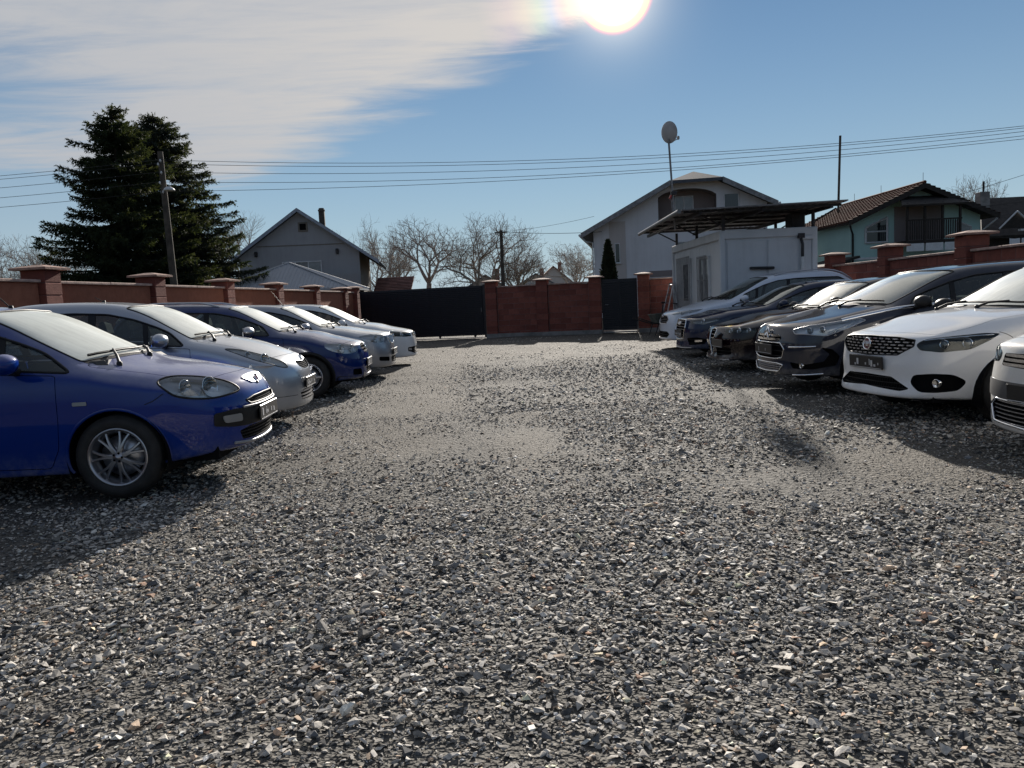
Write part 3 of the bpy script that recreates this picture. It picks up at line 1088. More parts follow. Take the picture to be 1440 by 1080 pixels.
# --- pavilion with the ribbed hip roof in front of it
pv = empty('pavilion', (-11.2, 42, 0), 0, 'low pavilion with silver ribbed hip roof in front of the grey house', 'pavilion')
ap = Vector((-.35, .2, 3.84))
cs = [Vector((-3.9, -2.4, 2.36)), Vector((3.3, -2.4, 2.36)), Vector((3.3, 3.2, 2.36)), Vector((-3.9, 3.2, 2.36))]
rf = MB()
for k in range(4):
    a, b = cs[k], cs[(k + 1) % 4]
    rf.add([a, b, ap], [(0, 1, 2)])
rf.add([c - Vector((0, 0, .10)) for c in cs], [(0, 1, 2, 3)])
for k in range(4):
    a, b = cs[k], cs[(k + 1) % 4]
    rf.add([a, b, b - Vector((0, 0, .10)), a - Vector((0, 0, .10))], [(0, 1, 2, 3)])
ro = rf.build('roof', M['roof_sheet'], pv)
rb = MB()
for k in range(4):
    a, b = cs[k], cs[(k + 1) % 4]
    e = (b - a); L_ = e.length; e.normalize()
    foot = a + e * (ap - a).dot(e)
    upv = ap - foot
    nn = e.cross(upv).normalized()
    if nn.z < 0: nn = -nn
    x = .12
    while x < L_:
        fa = x / (foot - a).length if x < (foot - a).length else (L_ - x) / (b - foot).length
        p0_, p1_ = a + e * x, a + e * x + upv * max(.02, fa - .01)
        rb.tube([p0_ + nn * .015, p1_ + nn * .015], .028, 4, cap=False, smooth=False)
        x += .2
rbo = rb.build('rib', M['roof_sheet'], ro); rbo['kind'] = 'stuff'
for k in range(4):
    MB().tube([cs[k] + Vector((0, 0, .02)), ap + Vector((0, 0, .02))], .05, 6).build('hip_cap', M['roof_sheet'], ro)
for c in cs:
    MB().box((c.x * .9, c.y * .85, 1.15), (.18, .18, 2.3)).build('post', M['wood_dark'], pv)
MB().box((-.3, 2.4, 1.15), (6.4, .15, 2.3)).build('back_wall', M['brick'], pv)

# --- little brick outhouse beyond the gate
bo = empty('brick_outhouse', (-8.25, 56, 0), 0, 'small red brown brick outhouse beyond the sliding gate', 'outhouse')
MB().box((0, 1.5, 1.05), (2.5, 3, 2.1)).build('wall', M['brick'], bo)
slab((-1.35, -.2, 2.05), (1.35, -.2, 2.05), (1.35, 3.0, 3.45), (-1.35, 3.0, 3.45), .1).build('roof', M['roof_red'], bo)
mm_ = MB()
for k in range(12):
    t = k / 12
    mm_.box((0, lerp_(-.2, 3.0, t), lerp_(2.05, 3.45, t) + .03), (2.7, .10, .05), rx=.41)
mm_.build('tile_course', M['roof_red'], bo)['kind'] = 'stuff'

# --- big off-white house
wh = empty('white_house', (11.1, 46, 0), radians(-9.5), 'big off white house with arched balcony recess behind the container office', 'house')
SLW = .515
RZ = 8.40
XL, XR = -5.95, 3.95


def rz_(x):
    return RZ - SLW * abs(x) - .10


def front_strip(m, x0, x1, lo, hi, n=1, y=0.0):
    for k in range(n):
        a, b = lerp_(x0, x1, k / n), lerp_(x0, x1, (k + 1) / n)
        m.quad((a, y, lo(a)), (b, y, lo(b)), (b, y, hi(b)), (a, y, hi(a)))


clip = lambda x: min(rz_(x), 7.62)
RX0, RX1, RB = -2.15, 1.15, 5.0
arch_ = lambda x: 6.62 + .62 * math.sqrt(max(0, 1 - ((x + .5) / 1.75) ** 2))
m = MB()
front_strip(m, XL, RX0, lambda x: 0, clip, 1)
front_strip(m, RX1, XR, lambda x: 0, clip, 6)
front_strip(m, RX0, RX1, lambda x: 0, lambda x: RB, 1)
front_strip(m, RX0, RX1, arch_, clip, 14)
m.quad((XL, 0, 0), (XL, 11, 0), (XL, 11, rz_(XL)), (XL, 0, rz_(XL)))
m.quad((XR, 0, 0), (XR, 11, 0), (XR, 11, rz_(XR)), (XR, 0, rz_(XR)))
m.quad((XL, 11, 0), (XR, 11, 0), (XR, 11, rz_(XR)), (XL, 11, rz_(XL)))
m.build('wall', M['render_white'], wh)
m = MB()
front_strip(m, RX0, RX1, lambda x: RB, arch_, 10, 1.2)
for k in range(14):
    a, b = lerp_(RX0, RX1, k / 14), lerp_(RX0, RX1, (k + 1) / 14)
    m.quad((a, .003, arch_(a)), (b, .003, arch_(b)), (b, 1.2, arch_(b)), (a, 1.2, arch_(a)))
m.quad((RX0, .003, RB), (RX0, 1.2, RB), (RX0, 1.2, arch_(RX0)), (RX0, .003, arch_(RX0)))
m.quad((RX1, .003, RB), (RX1, 1.2, RB), (RX1, 1.2, arch_(RX1)), (RX1, .003, arch_(RX1)))
m.quad((RX0, .003, RB), (RX1, .003, RB), (RX1, 1.2, RB), (RX0, 1.2, RB))
m.build('recess', M['render_brown'], wh)
window(wh, -1.15, -.05, 5.1, 6.95, 1.2, 2, pane='pane_pale', sill=False)
window(wh, 1.55, 2.42, 5.95, 6.82, 0, 1)
window(wh, -4.72, -4.42, 3.2, 4.35, -.03, 1, fr=.04)
window(wh, -1.15, -.25, 3.55, 4.25, 0, 1, pane='pane_pale')
MB().box((-4.55, -.012, 2.85), (.95, .03, 5.5)).build('beige_panel', M['render_beige'], wh)
MB().box((-1.95, -.012, 2.45), (1.6, .04, .35)).build('dark_band', M['render_brown'], wh)
EL, ER = -6.65, 4.45
HX = 1.45
rp = MB()
def rt(x): return RZ - SLW * abs(x)
for s, e in ((-1, EL), (1, ER)):
    pts = [Vector((s * .001, 1.6, rt(0))), Vector((s * .001, 11.5, rt(0))), Vector((e, 11.5, rt(e))), Vector((e, -.75, rt(e))), Vector((s * HX, -.75, rt(HX)))]
    n_ = Vector((s * SLW, 0, 1)).normalized()
    lo = [p - n_ * .18 for p in pts]
    q = MB(); q.add(pts + lo, [(0, 1, 2, 3, 4), (9, 8, 7, 6, 5)] + [(k, 5 + k, 5 + (k + 1) % 5, (k + 1) % 5) for k in range(5)])
    q.build('roof', M['roof_dark'] if s == 1 else M['roof_grey'], wh)
q = MB(); q.add([(-HX, -.75, rt(HX)), (HX, -.75, rt(HX)), (0, 1.6, rt(0)), (-HX, -.75, rt(HX) - .18), (HX, -.75, rt(HX) - .18)], [(0, 1, 2), (0, 3, 4, 1)])
q.build('half_hip', M['roof_grey'], wh)
for s, e in ((-1, EL), (1, ER)):
    f = MB()
    a, b = Vector((s * HX, -.79, rt(HX) + .03)), Vector((e, -.79, rt(e) + .03))
    f.add([a, b, b - Vector((0, 0, .30)), a - Vector((0, 0, .30)), a + Vector((0, .05, 0)), b + Vector((0, .05, 0)), b + Vector((0, .05, -.30)), a + Vector((0, .05, -.30))], [(0, 1, 2, 3), (7, 6, 5, 4), (0, 4, 5, 1), (1, 5, 6, 2), (2, 6, 7, 3)])
    f.build('barge_board', M['steel_grey'], wh)
    g = MB(); g.tube([(e + s * .06, -.8, rt(e) - .10), (e + s * .06, 11.5, rt(e) - .10)], .075, 8); g.build('gutter', M['white_trim'], wh)
g = MB(); g.tube([(EL - .04, -.6, rt(EL) - .16), (EL + .25, -.3, rt(EL) - .45), (XL - .06, -.08, rt(EL) - .5), (XL - .06, -.08, .2)], .045, 8); g.build('downpipe', M['white_trim'], wh)

# --- clipped thuja by the small gate
def thuja(name, loc, hgt, rad, label):
    root = empty(name, loc, 0, label, 'tree')
    n = 5200
    t = RNG.random(n) ** .8
    a = RNG.uniform(0, 2 * pi, n)
    prof = rad * np.clip(np.minimum(1, ((1 - t) * 2.1) ** .75 + .04), 0, 1) * (1 - .25 * (t < .1)) * (1 + .10 * np.sin(a * 5 + t * 9) + .06 * RNG.normal(size=n))
    r = prof * np.sqrt(RNG.uniform(.55, 1.0, n))
    c = np.stack([r * np.cos(a), r * np.sin(a), t * hgt + .1], 1)
    o = np.stack([np.cos(a) * .6, np.sin(a) * .6, np.full(n, .9)], 1) + RNG.normal(0, .3, (n, 3))
    o /= np.linalg.norm(o, axis=1, keepdims=True)
    s = RNG.uniform(.07, .16, n)
    w = np.cross(o, RNG.normal(size=(n, 3))); w /= np.linalg.norm(w, axis=1, keepdims=True)
    V = np.stack([c - w * (s * .35)[:, None], c + w * (s * .35)[:, None], c + o * s[:, None]], 1).reshape(-1, 3)
    me = bpy.data.meshes.new('crown'); me.from_pydata(V.tolist(), [], np.arange(3 * n).reshape(-1, 3).tolist()); me.materials.append(M['thuja'])
    link('crown', me, root)
    MB().tube([(0, 0, 0), (0, 0, hgt * .8)], [.09, .02], 6).build('trunk', M['bark_dark'], root)
    q = MB(); q.lathe([(rad * .45, .15), (rad * .78, .5), (rad * .78, hgt * .55), (rad * .45, hgt * .82), (.02, hgt * .96)], 12); q.build('inner_shade', M['thuja'], root)


thuja('thuja', (4.65, 36, 0), 3.68, .36, 'dark clipped cone shaped thuja in front of the white house')

# --- container office
ct = empty('container_office', (6.80, 23.45, 0), 0, 'pale grey container office with barred window under the flat canopy', 'container')
X0, X1, Y0, Y1, ZB, ZT = -1.24, 1.24, -2.95, 2.95, .18, 2.84
MB().box((0, 0, (ZB + ZT) / 2), (X1 - X0 - .12, Y1 - Y0 - .12, ZT - ZB - .1)).build('shell', M['container'], ct)
for sx in (X0, X1):
    for sy in (Y0, Y1):
        MB().cbox((sx * .965, sy * .985, (ZB + ZT) / 2), (.14, .14, ZT - ZB), .02).build('corner_post', M['container'], ct)
for z, hgt in ((ZB + .08, .16), (ZT - .11, .22)):
    for sx in (X0, X1):
        MB().cbox((sx * .97, 0, z), (.12, Y1 - Y0 - .16, hgt), .015).build('frame_rail', M['container'], ct)
    for sy in (Y0, Y1):
        MB().cbox((0, sy * .987, z), (X1 - X0 - .16, .12, hgt), .015).build('frame_rail', M['container'], ct)
for k in range(2):
    MB().cbox((-.56 + k * 1.06, Y0 + .045, 1.45), (1.0, .03, 2.20), .008).build('end_panel', M['container'], ct)
MB().cbox((1.02, Y0 + .042, 1.45), (.22, .032, 2.20), .008).build('end_panel', M['container'], ct)
for k in range(5):
    MB().cbox((X0 + .045, -2.35 + k * 1.16, 1.45), (.03, 1.13, 2.20), .008).build('side_panel', M['container'], ct)
# window and door on the lane side, both barred
wdw = MB()
for (yy, zz, sy, sz) in ((-1.25, 1.02, 1.06, .07), (-1.25, 2.24, 1.06, .07), (-1.76, 1.63, .07, 1.2), (-.74, 1.63, .07, 1.2), (-1.25, 1.63, .05, 1.2)):
    wdw.cbox((X0 + .0, yy, zz), (.08, sy, sz), .01)
wo_ = wdw.build('window', M['white_trim'], ct)
MB().box((X0 + .01, -1.25, 1.63), (.02, 1.0, 1.15)).build('pane', M['pane_pale'], wo_)
MB().cbox((X0 - .05, -1.25, .97), (.18, 1.2, .05), .01).build('sill', M['white_trim'], wo_)
gr = MB()
for k in range(9):
    gr.tube([(X0 - .09, -1.78 + k * .132, .95), (X0 - .09, -1.78 + k * .132, 2.30)], .009, 5)
for z in (1.0, 1.62, 2.26):
    gr.tube([(X0 - .09, -1.80, z), (X0 - .09, -.70, z)], .010, 5)
gr.build('grille', M['steel_grey'], wo_)
do_ = MB().cbox((X0 + .0, .95, 1.27), (.06, .95, 2.1), .01).build('door', M['white_trim'], ct)
MB().box((X0 - .035, .95, 1.6), (.012, .6, 1.1)).build('pane', M['pane'], do_)
MB().tube([(X0 - .04, .58, 1.2), (X0 - .10, .58, 1.2), (X0 - .10, .70, 1.2)], .012, 6).build('handle', M['steel_grey'], do_)
gr = MB()
for k in range(12):
    gr.tube([(X0 - .12, .12 + k * .155, .25), (X0 - .12, .12 + k * .155, 2.38)], .011, 5)
for z in (.3, 1.1, 2.35):
    gr.tube([(X0 - .12, .1, z), (X0 - .12, 1.86, z)], .012, 5)
gr.build('grille', M['steel_grey'], do_)
p_ = MB(); p_.tube([(.86, Y0 - .06, .4), (.86, Y0 - .06, 2.08)], .05, 10); p_.build('drainpipe', M['white_trim'], ct)
p_ = MB(); p_.tube([(.86, Y0 - .06, 2.08), (.86, Y0 - .07, 2.40), (.84, Y0 - .02, 2.55)], .04, 8); p_.box((.84, Y0 - .02, 2.62), (.16, .10, .12)); p_.build('pipe_elbow', M['steel_dark'], ct)
p_ = MB().cbox((-.18, Y0 - .02, 1.84), (.62, .14, .07), .015, ry=.03).build('shelf', M['steel_dark'], ct)
p_ = MB().cbox((1.02, Y0 - .01, 2.57), (.36, .05, .10), .01).build('name_strip', M['white_trim'], ct)
for sx in (-.8, .8):
    for sy in (-2.5, 0, 2.5):
        MB().box((sx, sy, .09), (.3, .3, .18)).build('foot', M['concrete'], ct)
tag(MB().cbox((0, 0, .20), (.36, .50, .40), .02).build('roof_unit', M['steel_dark'], None, (7.75, 21.2, 2.85)), 'dark box lying on the container roof under the canopy', 'box')

# --- steel canopy standing over it
cn = empty('canopy', (6.7, 23.4, 0), 0, 'flat dark steel canopy on thin posts over the container office', 'canopy')
ZC = 3.40
def cz(x, y): return ZC + .012 * x + .012 * y
q = slab((-2.35, -3.95, cz(-2.35, -3.95)), (1.72, -3.95, cz(1.7, -3.95)), (2.2, 3.7, cz(2.2, 3.7)), (-2.05, 3.7, cz(-2, 3.7)), .03).build('roof_sheet', M['canopy_sheet'], cn)
rb = MB()
for k in range(24):
    x = lerp_(-2.3, 1.68, k / 23)
    rb.tube([(x, -3.93, cz(x, -3.93) - .034), (x + .32, 3.7, cz(x, 3.7) - .034)], .014, 4, smooth=False)
rb.build('sheet_rib', M['canopy_sheet'], q)['kind'] = 'stuff'
for k in range(6):
    y = lerp_(-3.7, 3.5, k / 5)
    MB().box((-.30 + .02 * k, y, cz(0, y) - .075), (3.9, .05, .06)).build('purlin', M['steel_dark'], cn)
for x in (-1.85, -.3, 1.4):
    MB().box((x, -.1, ZC - .15), (.07, 7.3, .085)).build('beam', M['steel_dark'], cn)
for x in (-1.05, 1.28):
    for y in (-2.85, 0, 2.75):
        MB().box((x, y, 3.03), (.07, .07, .42)).build('post', M['steel_dark'], cn)
        MB().tube([(x, y, 2.95), (x - .6 if x < 0 else x + .6, y, 3.28)], .022, 5).build('brace', M['steel_dark'], cn)
g = MB(); g.tube([(-2.42, -3.95, ZC - .12), (-2.12, 3.7, ZC - .06)], .055, 8); g.build('gutter', M['steel_grey'], cn)

# --- dish on its pole, plain pole
ds = empty('satellite_dish', (4.72, 22.0, 3.05), 0, 'grey satellite dish at the top of a slightly leaning pole', 'satellite dish')
MB().tube([(0, 0, 0), (-.06, 0, 1.2), (-.12, 0, 2.45)], .028, 8).build('pole', M['steel_grey'], ds)
q = Vector((.80, .56, .15)).normalized().to_track_quat('Z', 'Y').to_matrix()
t_ = MB(); t_.lathe([(0, -.055), (.10, -.050), (.20, -.034), (.285, .0), (.295, .006), (.285, .004), (.20, -.026), (.10, -.042), (0, -.047)], 28)
d_ = MB(); d_.add([Vector((-.10, 0, 2.62)) + q @ Vector(p) for p in t_.v], t_.f, 0, True)
do2 = d_.build('reflector', M['dish'], ds)
d_ = MB(); c0 = Vector((-.10, 0, 2.62)); d_.tube([c0 + q @ Vector((0, -.27, 0)), c0 + q @ Vector((0, -.20, .30))], .012, 6); d_.cbox(c0 + q @ Vector((0, -.17, .33)), (.07, .07, .10), .015)
d_.build('feed_arm', M['steel_grey'], do2)
d_ = MB(); d_.cbox((-.02, -.03, .98), (.16, .10, .12), .02); d_.tube([(-.10, -.05, .80), (-.06, -.06, .95), (.08, -.05, 1.02)], .014, 6); d_.build('clamp_box', M['steel_dark'], ds)
d_ = MB(); d_.cbox((-.12, -.05, .88), (.05, .05, .12), .01, ry=.5); d_.build('tape', simple('red tape', (.35, .05, .05), .7), ds)
MB().tube([(-.03, .02, .2), (-.09, .02, .9), (-.05, .02, 1.2)], .018, 6).build('stay', M['steel_grey'], ds)
tag(MB().tube([(0, 0, 0), (.03, 0, 1.0), (.06, 0, 1.98)], .032, 8).build('antenna_pole', M['wood_pole'], None, (8.82, 21.0, 3.2)), 'plain upright pole rising from the right end of the canopy', 'pole')

# --- pale green house on the right
gh = empty('green_house', (21.8, 42, 0), 0, 'pale green house with brown tiled roof and dark wooden balcony', 'house')
SG, RG = .445, 6.12
def gz(x): return RG - SG * abs(x)
GX0, GX1 = -3.5, 3.35
m = MB()
m.add([(GX0, 0, 0), (GX1, 0, 0), (GX1, 0, gz(GX1)), (0, 0, gz(0)), (GX0, 0, gz(GX0)), (GX0, 9, 0), (GX1, 9, 0), (GX1, 9, gz(GX1)), (0, 9, gz(0)), (GX0, 9, gz(GX0))],
      [(0, 1, 2, 3, 4), (9, 8, 7, 6, 5), (4, 9, 5, 0), (1, 6, 7, 2)])
m.build('wall', M['render_green'], gh)
for s, e in ((-1, -3.95), (1, 3.9)):
    rf_ = slab((s * .002, -.8, RG + .16), (s * .002, 9.4, RG + .16), (e, 9.4, RG + .16 - SG * abs(e)), (e, -.8, RG + .16 - SG * abs(e)), .14).build('roof', M['wood_dark'], gh)
    n_ = 15
    for k in range(n_):
        t0, t1 = k / n_, (k + 1) / n_
        x = e * (1 - (t0 + t1) / 2)
        o = MB()
        # one course of tiles: a long strip with a wavy lip
        cols = 30
        vs, fs = [], []
        for c in range(cols * 2 + 1):
            y = lerp_(-.82, 9.42, c / (cols * 2))
            wv_ = .018 if c % 2 else 0
            xa, xb = e * (1 - t0) * 1.0 + s * .02, e * (1 - t1)
            vs += [(xa, y, RG + .20 - SG * abs(xa) + .065 + wv_), (xb, y, RG + .19 - SG * abs(xb) + wv_), (xa, y, RG + .165 - SG * abs(xa))]
        for c in range(cols * 2):
            b = c * 3
            fs += [(b, b + 1, b + 4, b + 3), (b + 2, b, b + 3, b + 5)]
        o.add(vs, fs)
        o.build('tile_course', M['roof_brown'], rf_)
    f = MB()
    f.add([(0, -.84, RG + .2), (e, -.84, RG + .2 - SG * abs(e)), (e, -.84, RG - .06 - SG * abs(e)), (0, -.84, RG - .06), (0, -.8, RG + .2), (e, -.8, RG + .2 - SG * abs(e)), (e, -.8, RG - .06 - SG * abs(e)), (0, -.8, RG - .06)],
          [(0, 1, 2, 3), (7, 6, 5, 4), (0, 4, 5, 1), (1, 5, 6, 2), (2, 6, 7, 3)])
    f.build('barge_board', M['wood_dark'], gh)
MB().tube([(0, -.8, RG + .25), (0, 9.4, RG + .25)], .09, 6).build('ridge_tile', M['roof_brown'], gh)
for y in (-.6, 4, 7.5):
    MB().tube([(0, y, RG + .3), (0, y, RG + .75)], .012, 5).build('lightning_rod', M['steel_dark'], gh)
# balcony
bl = empty('balcony', (.05, -.9, 3.35), 0, parent=gh)
MB().box((0, .1, -.05), (2.85, 1.6, .14)).build('floor_slab', M['wood_dark'], bl)
sm3 = MB().cbox((0, 0, 0), (.07, .03, .95), .006).mesh('baluster', [M['wood_dark']])
for k in range(24):
    link('baluster', sm3, bl, (-1.32 + k * .115, -.68, .52))
MB().box((0, -.68, 1.04), (2.85, .09, .07)).build('rail', M['wood_dark'], bl)
for x in (-1.35, -.45, .45, 1.35):
    MB().box((x, -.66, .95), (.10, .10, 1.9)).build('post', M['wood_dark'], bl)
slab((-1.75, -.95, 1.80), (1.75, -.95, 1.80), (.9, .95, 2.42), (-.9, .95, 2.42), .10).build('roof', M['roof_dark'], bl)
MB().box((0, .88, .95), (2.5, .04, 1.9)).build('back', M['render_brown'], bl)
for k in range(3):
    MB().cbox((-.95 + k * .98, -.70, -.34), (.90, .04, .40), .01).build('white_board', M['white_trim'], bl)
# windows: left one has a raked top
w_ = MB()
pts = [(-2.72, -.02, 3.42), (-1.58, -.02, 3.42), (-1.58, -.02, 4.72), (-2.72, -.02, 4.22)]
for k in range(4):
    w_.tube([Vector(pts[k]) + Vector((0, -.02, 0)), Vector(pts[(k + 1) % 4]) + Vector((0, -.02, 0))], .06, 4, smooth=False)
w_.tube([(-2.72, -.04, 4.0), (-1.58, -.04, 4.0)], .04, 4, smooth=False)
wo2 = w_.build('window', M['white_trim'], gh)
MB().add([(p[0], -.03, p[2]) for p in pts], [(0, 1, 2, 3)]).build('pane', M['pane'], wo2)
w_ = MB()
pts = [(2.12, -.02, 3.30), (2.86, -.02, 3.30), (2.86, -.02, 4.02), (2.12, -.02, 4.36)]
for k in range(4):
    w_.tube([Vector(pts[k]) + Vector((0, -.02, 0)), Vector(pts[(k + 1) % 4]) + Vector((0, -.02, 0))], .055, 4, smooth=False)
wo2 = w_.build('window', M['white_trim'], gh)
MB().add([(p[0], -.03, p[2]) for p in pts], [(0, 1, 2, 3)]).build('pane', M['pane_pale'], wo2)
MB().box((-2.4, -.02, 2.62), (2.1, .05, .12)).build('white_band', M['white_trim'], gh)
d_ = MB(); d_.tube([(-3.85, -.75, 4.30), (-3.7, -.5, 4.15), (-3.42, -.08, 3.9), (-3.42, -.08, .2)], .05, 8); d_.build('downpipe', M['steel_dark'], gh)
d_ = MB(); d_.tube([(3.8, -.75, 4.35), (3.55, -.35, 4.0), (3.40, -.08, 3.8), (3.40, -.08, .2)], .045, 8); d_.build('downpipe', M['white_trim'], gh)
slab((-5.6, -1.2, 2.25), (-3.55, -1.2, 2.75), (-3.55, 3.0, 2.75), (-5.6, 3.0, 2.25), .12).build('porch_roof', M['roof_dark'], gh)
MB().box((-4.4, .9, 1.15), (1.7, 3.4, 2.3)).build('porch', M['white_trim'], gh)

# --- dark house at the right edge
dh_ = empty('dark_house', (29.2, 43, 0), 0, 'dark brown roofed house with a small white trimmed gable at the right edge', 'house')
MB().box((.2, 3.5, 1.9), (6.6, 6.5, 3.8)).build('wall', M['wood_dark'], dh_)
slab((-3.7, -.6, 3.5), (4.5, -.6, 3.5), (4.5, 3.4, 5.9), (-1.4, 3.4, 5.9), .15).build('roof', M['roof_dark'], dh_)
slab((-3.7, 7.4, 3.5), (4.5, 7.4, 3.5), (4.5, 3.41, 5.9), (-1.4, 3.41, 5.9), .15).build('roof', M['roof_dark'], dh_)
ch = MB().cbox((-1.9, 2.4, 5.5), (.55, .55, 1.3), .02).build('chimney', M['concrete'], dh_)
MB().tube([(-1.85, 2.4, 6.1), (-1.85, 2.4, 6.75)], .06, 8).build('flue', M['steel_dark'], ch)
g = MB()
for s in (-1, 1):
    g.tube([(-1.9, -.72, 4.75), (-1.9 + s * .95, -.72, 3.85)], .045, 4, smooth=False)
g.build('gable_trim', M['white_trim'], dh_)
MB().add([(-1.9, -.66, 4.72), (-2.8, -.66, 3.85), (-1.0, -.66, 3.85)], [(0, 1, 2)]).build('gable', M['wood_dark'], dh_)
MB().box((-.6, -.7, 3.75), (2.3, .25, .10)).build('porch_beam', M['white_trim'], dh_)
for x in (-1.1, .3):
    MB().box((x, -.7, 1.9), (.10, .10, 3.6)).build('post', M['wood_dark'], dh_)
ln_ = empty('laundry', (26.9, 41.6, 0), 0, 'white laundry hung out in front of the dark house', 'laundry')
for k, (x, w_) in enumerate(((-.42, .55), (.22, .68))):
    vs, fs = [], []
    for i in range(7):
        for j in range(5):
            vs.append((x + w_ * i / 6, .05 * math.sin(i * 1.7 + k) * (j / 4), 3.30 - .72 * j / 4 - .03 * math.sin(i * pi / 6)))
    for i in range(6):
        for j in range(4):
            fs.append((i * 5 + j, i * 5 + j + 1, i * 5 + j + 6, i * 5 + j + 5))
    MB().add(vs, fs, 0, True).build('cloth', M['cloth_white'], ln_)
MB().tube([(-.9, 0, 3.34), (.2, 0, 3.29), (1.3, 0, 3.34)], .008, 4).build('line', M['wire'], ln_)

# --- far roofs between the trees
for (x, y, w, d, ev, rg, mt, rm, lb) in ((5.6, 95, 4.6, 8, 3.1, 5.1, 'render_beige', 'roof_red', 'far house with faded pink gable seen over the red wall'),
                                        (3.0, 82, 3.4, 6, 2.9, 3.9, 'render_grey', 'roof_grey', 'small far grey roofed house beyond the red wall'),
                                        (-1.9, 70, 4.6, 6, 2.2, 3.6, 'render_grey', 'roof_grey', 'low far shed roof beside the bare trees behind the gate pillar'),
                                        (-27.6, 45, 3.6, 6, 2.6, 3.7, 'render_beige', 'roof_dark', 'small dark roofed house with chimney left of the spruces')):
    r = empty('far_house', (x, y, 0), 0, lb, 'house')
    MB().add([(-w / 2, 0, 0), (w / 2, 0, 0), (w / 2, 0, ev), (0, 0, rg), (-w / 2, 0, ev), (-w / 2, d, 0), (w / 2, d, 0), (w / 2, d, ev), (0, d, rg), (-w / 2, d, ev)],
             [(0, 1, 2, 3, 4), (9, 8, 7, 6, 5), (4, 9, 5, 0), (1, 6, 7, 2)]).build('wall', M[mt], r)
    for s in (-1, 1):
        slab((s * .002, -.3, rg + .1), (s * .002, d + .3, rg + .1), (s * (w / 2 + .3), d + .3, ev + .1 - .3 * (rg - ev) / (w / 2)), (s * (w / 2 + .3), -.3, ev + .1 - .3 * (rg - ev) / (w / 2)), .12).build('roof', M[rm], r)
    MB().cbox((w * .22, d * .4, rg + .1), (.45, .45, 1.1), .02).build('chimney', M['brick'], r)

# ------------------------------------------------------------------ trees
def tubes_mesh(name, segs, mat, sides=4):
    """segs: array n x 8 (p0, p1, r0, r1) -> one light mesh"""
    S = np.array(segs)
    p0, p1, r0, r1 = S[:, 0:3], S[:, 3:6], S[:, 6], S[:, 7]
    t = p1 - p0
    t /= np.maximum(np.linalg.norm(t, axis=1, keepdims=True), 1e-9)
    ref = np.where(np.abs(t[:, 2:3]) < .9, np.array([[0, 0, 1.0]]), np.array([[1.0, 0, 0]]))
    a = np.cross(t, ref); a /= np.linalg.norm(a, axis=1, keepdims=True)
    b = np.cross(t, a)
    n = len(S)
    V = np.zeros((n, 2 * sides, 3))
    for k in range(sides):
        an = 2 * pi * k / sides
        dv = a * math.cos(an) + b * math.sin(an)
        V[:, k] = p0 + dv * r0[:, None]
        V[:, sides + k] = p1 + dv * r1[:, None]
    F = []
    base = np.arange(n)[:, None] * (2 * sides)
    for k in range(sides):
        k2 = (k + 1) % sides
        F.append(base + np.array([[k, k2, sides + k2, sides + k]]))
    F = np.concatenate(F)
    me = bpy.data.meshes.new(name)
    me.from_pydata(V.reshape(-1, 3).tolist(), [], F.tolist())
    me.materials.append(mat)
    me.update()
    return me


def bare_tree(name, loc, H, label, seed, spread=.62, trunks=1, mat='bark', dens=1.0, fork=.28, group=None, rt=.022, cat='tree'):
    rng = random.Random(seed)
    trunk, crown = [], []

    def grow(p, d, L, r, lv):
        n = 4 if lv < 2 else 3 if lv < 4 else 2
        q, dd = p, d
        for k in range(n):
            dd = (dd + Vector((rng.gauss(0, .06), rng.gauss(0, .06), rng.gauss(.045, .05)))).normalized()
            e = q + dd * (L / n)
            ra, rb_ = r * (1 - .4 * k / n), r * (1 - .4 * (k + 1) / n)
            (trunk if lv == 0 else crown).append((*q, *e, ra, rb_))
            # side shoots
            if lv >= 1 and lv < 6:
                for _ in range(1 if rng.random() < (.62, .62, .62, .72, .75, .4)[lv] * dens else 0):
                    ax = dd.orthogonal().normalized()
                    ax = Matrix.Rotation(rng.uniform(0, 2 * pi), 3, dd) @ ax
                    nd = (dd * rng.uniform(.45, .9) + ax * rng.uniform(.5, 1.0) + Vector((0, 0, .18))).normalized()
                    grow(e, nd, L * rng.uniform(.40, .66), max(.004, rb_ * .52), lv + 1)
            q = e
        if lv < 5 or (lv == 5 and rng.random() < .2):
            nb = 3 if lv == 0 else 2
            for b in range(nb + (1 if rng.random() < .4 * dens else 0)):
                ax = dd.orthogonal().normalized()
                ax = Matrix.Rotation(2 * pi * b / nb + rng.uniform(-.6, .6), 3, dd) @ ax
                nd = (dd * 1.0 + ax * rng.uniform(.35, 1.0) * spread / .6 + Vector((0, 0, .10))).normalized()
                grow(q, nd, L * rng.uniform(.60, .82), max(.004, r * .6 * rng.uniform(.75, 1.0)), lv + 1)

    for t in range(trunks):
        a = rng.uniform(0, 2 * pi)
        d = Vector((cos(a) * .22 * (trunks > 1), sin(a) * .22 * (trunks > 1), 1)).normalized()
        grow(Vector((cos(a) * .15 * (trunks > 1), sin(a) * .15 * (trunks > 1), 0)), d, H * fork, H * rt, 0)
    S = np.array(crown)
    top = S[:, 5].max()
    k = H / top
    root = empty(name, loc, rng.uniform(0, 6), label, cat, group)
    sc = lambda arr: [tuple(np.array(s[:6]) * k) + (max(.008, s[6] * k), max(.006, s[7] * k)) for s in arr]
    link('trunk', tubes_mesh('trunk', sc(trunk), M[mat], 7), root)
    link('crown', tubes_mesh('crown', sc(crown), M[mat], 3), root)
    return root


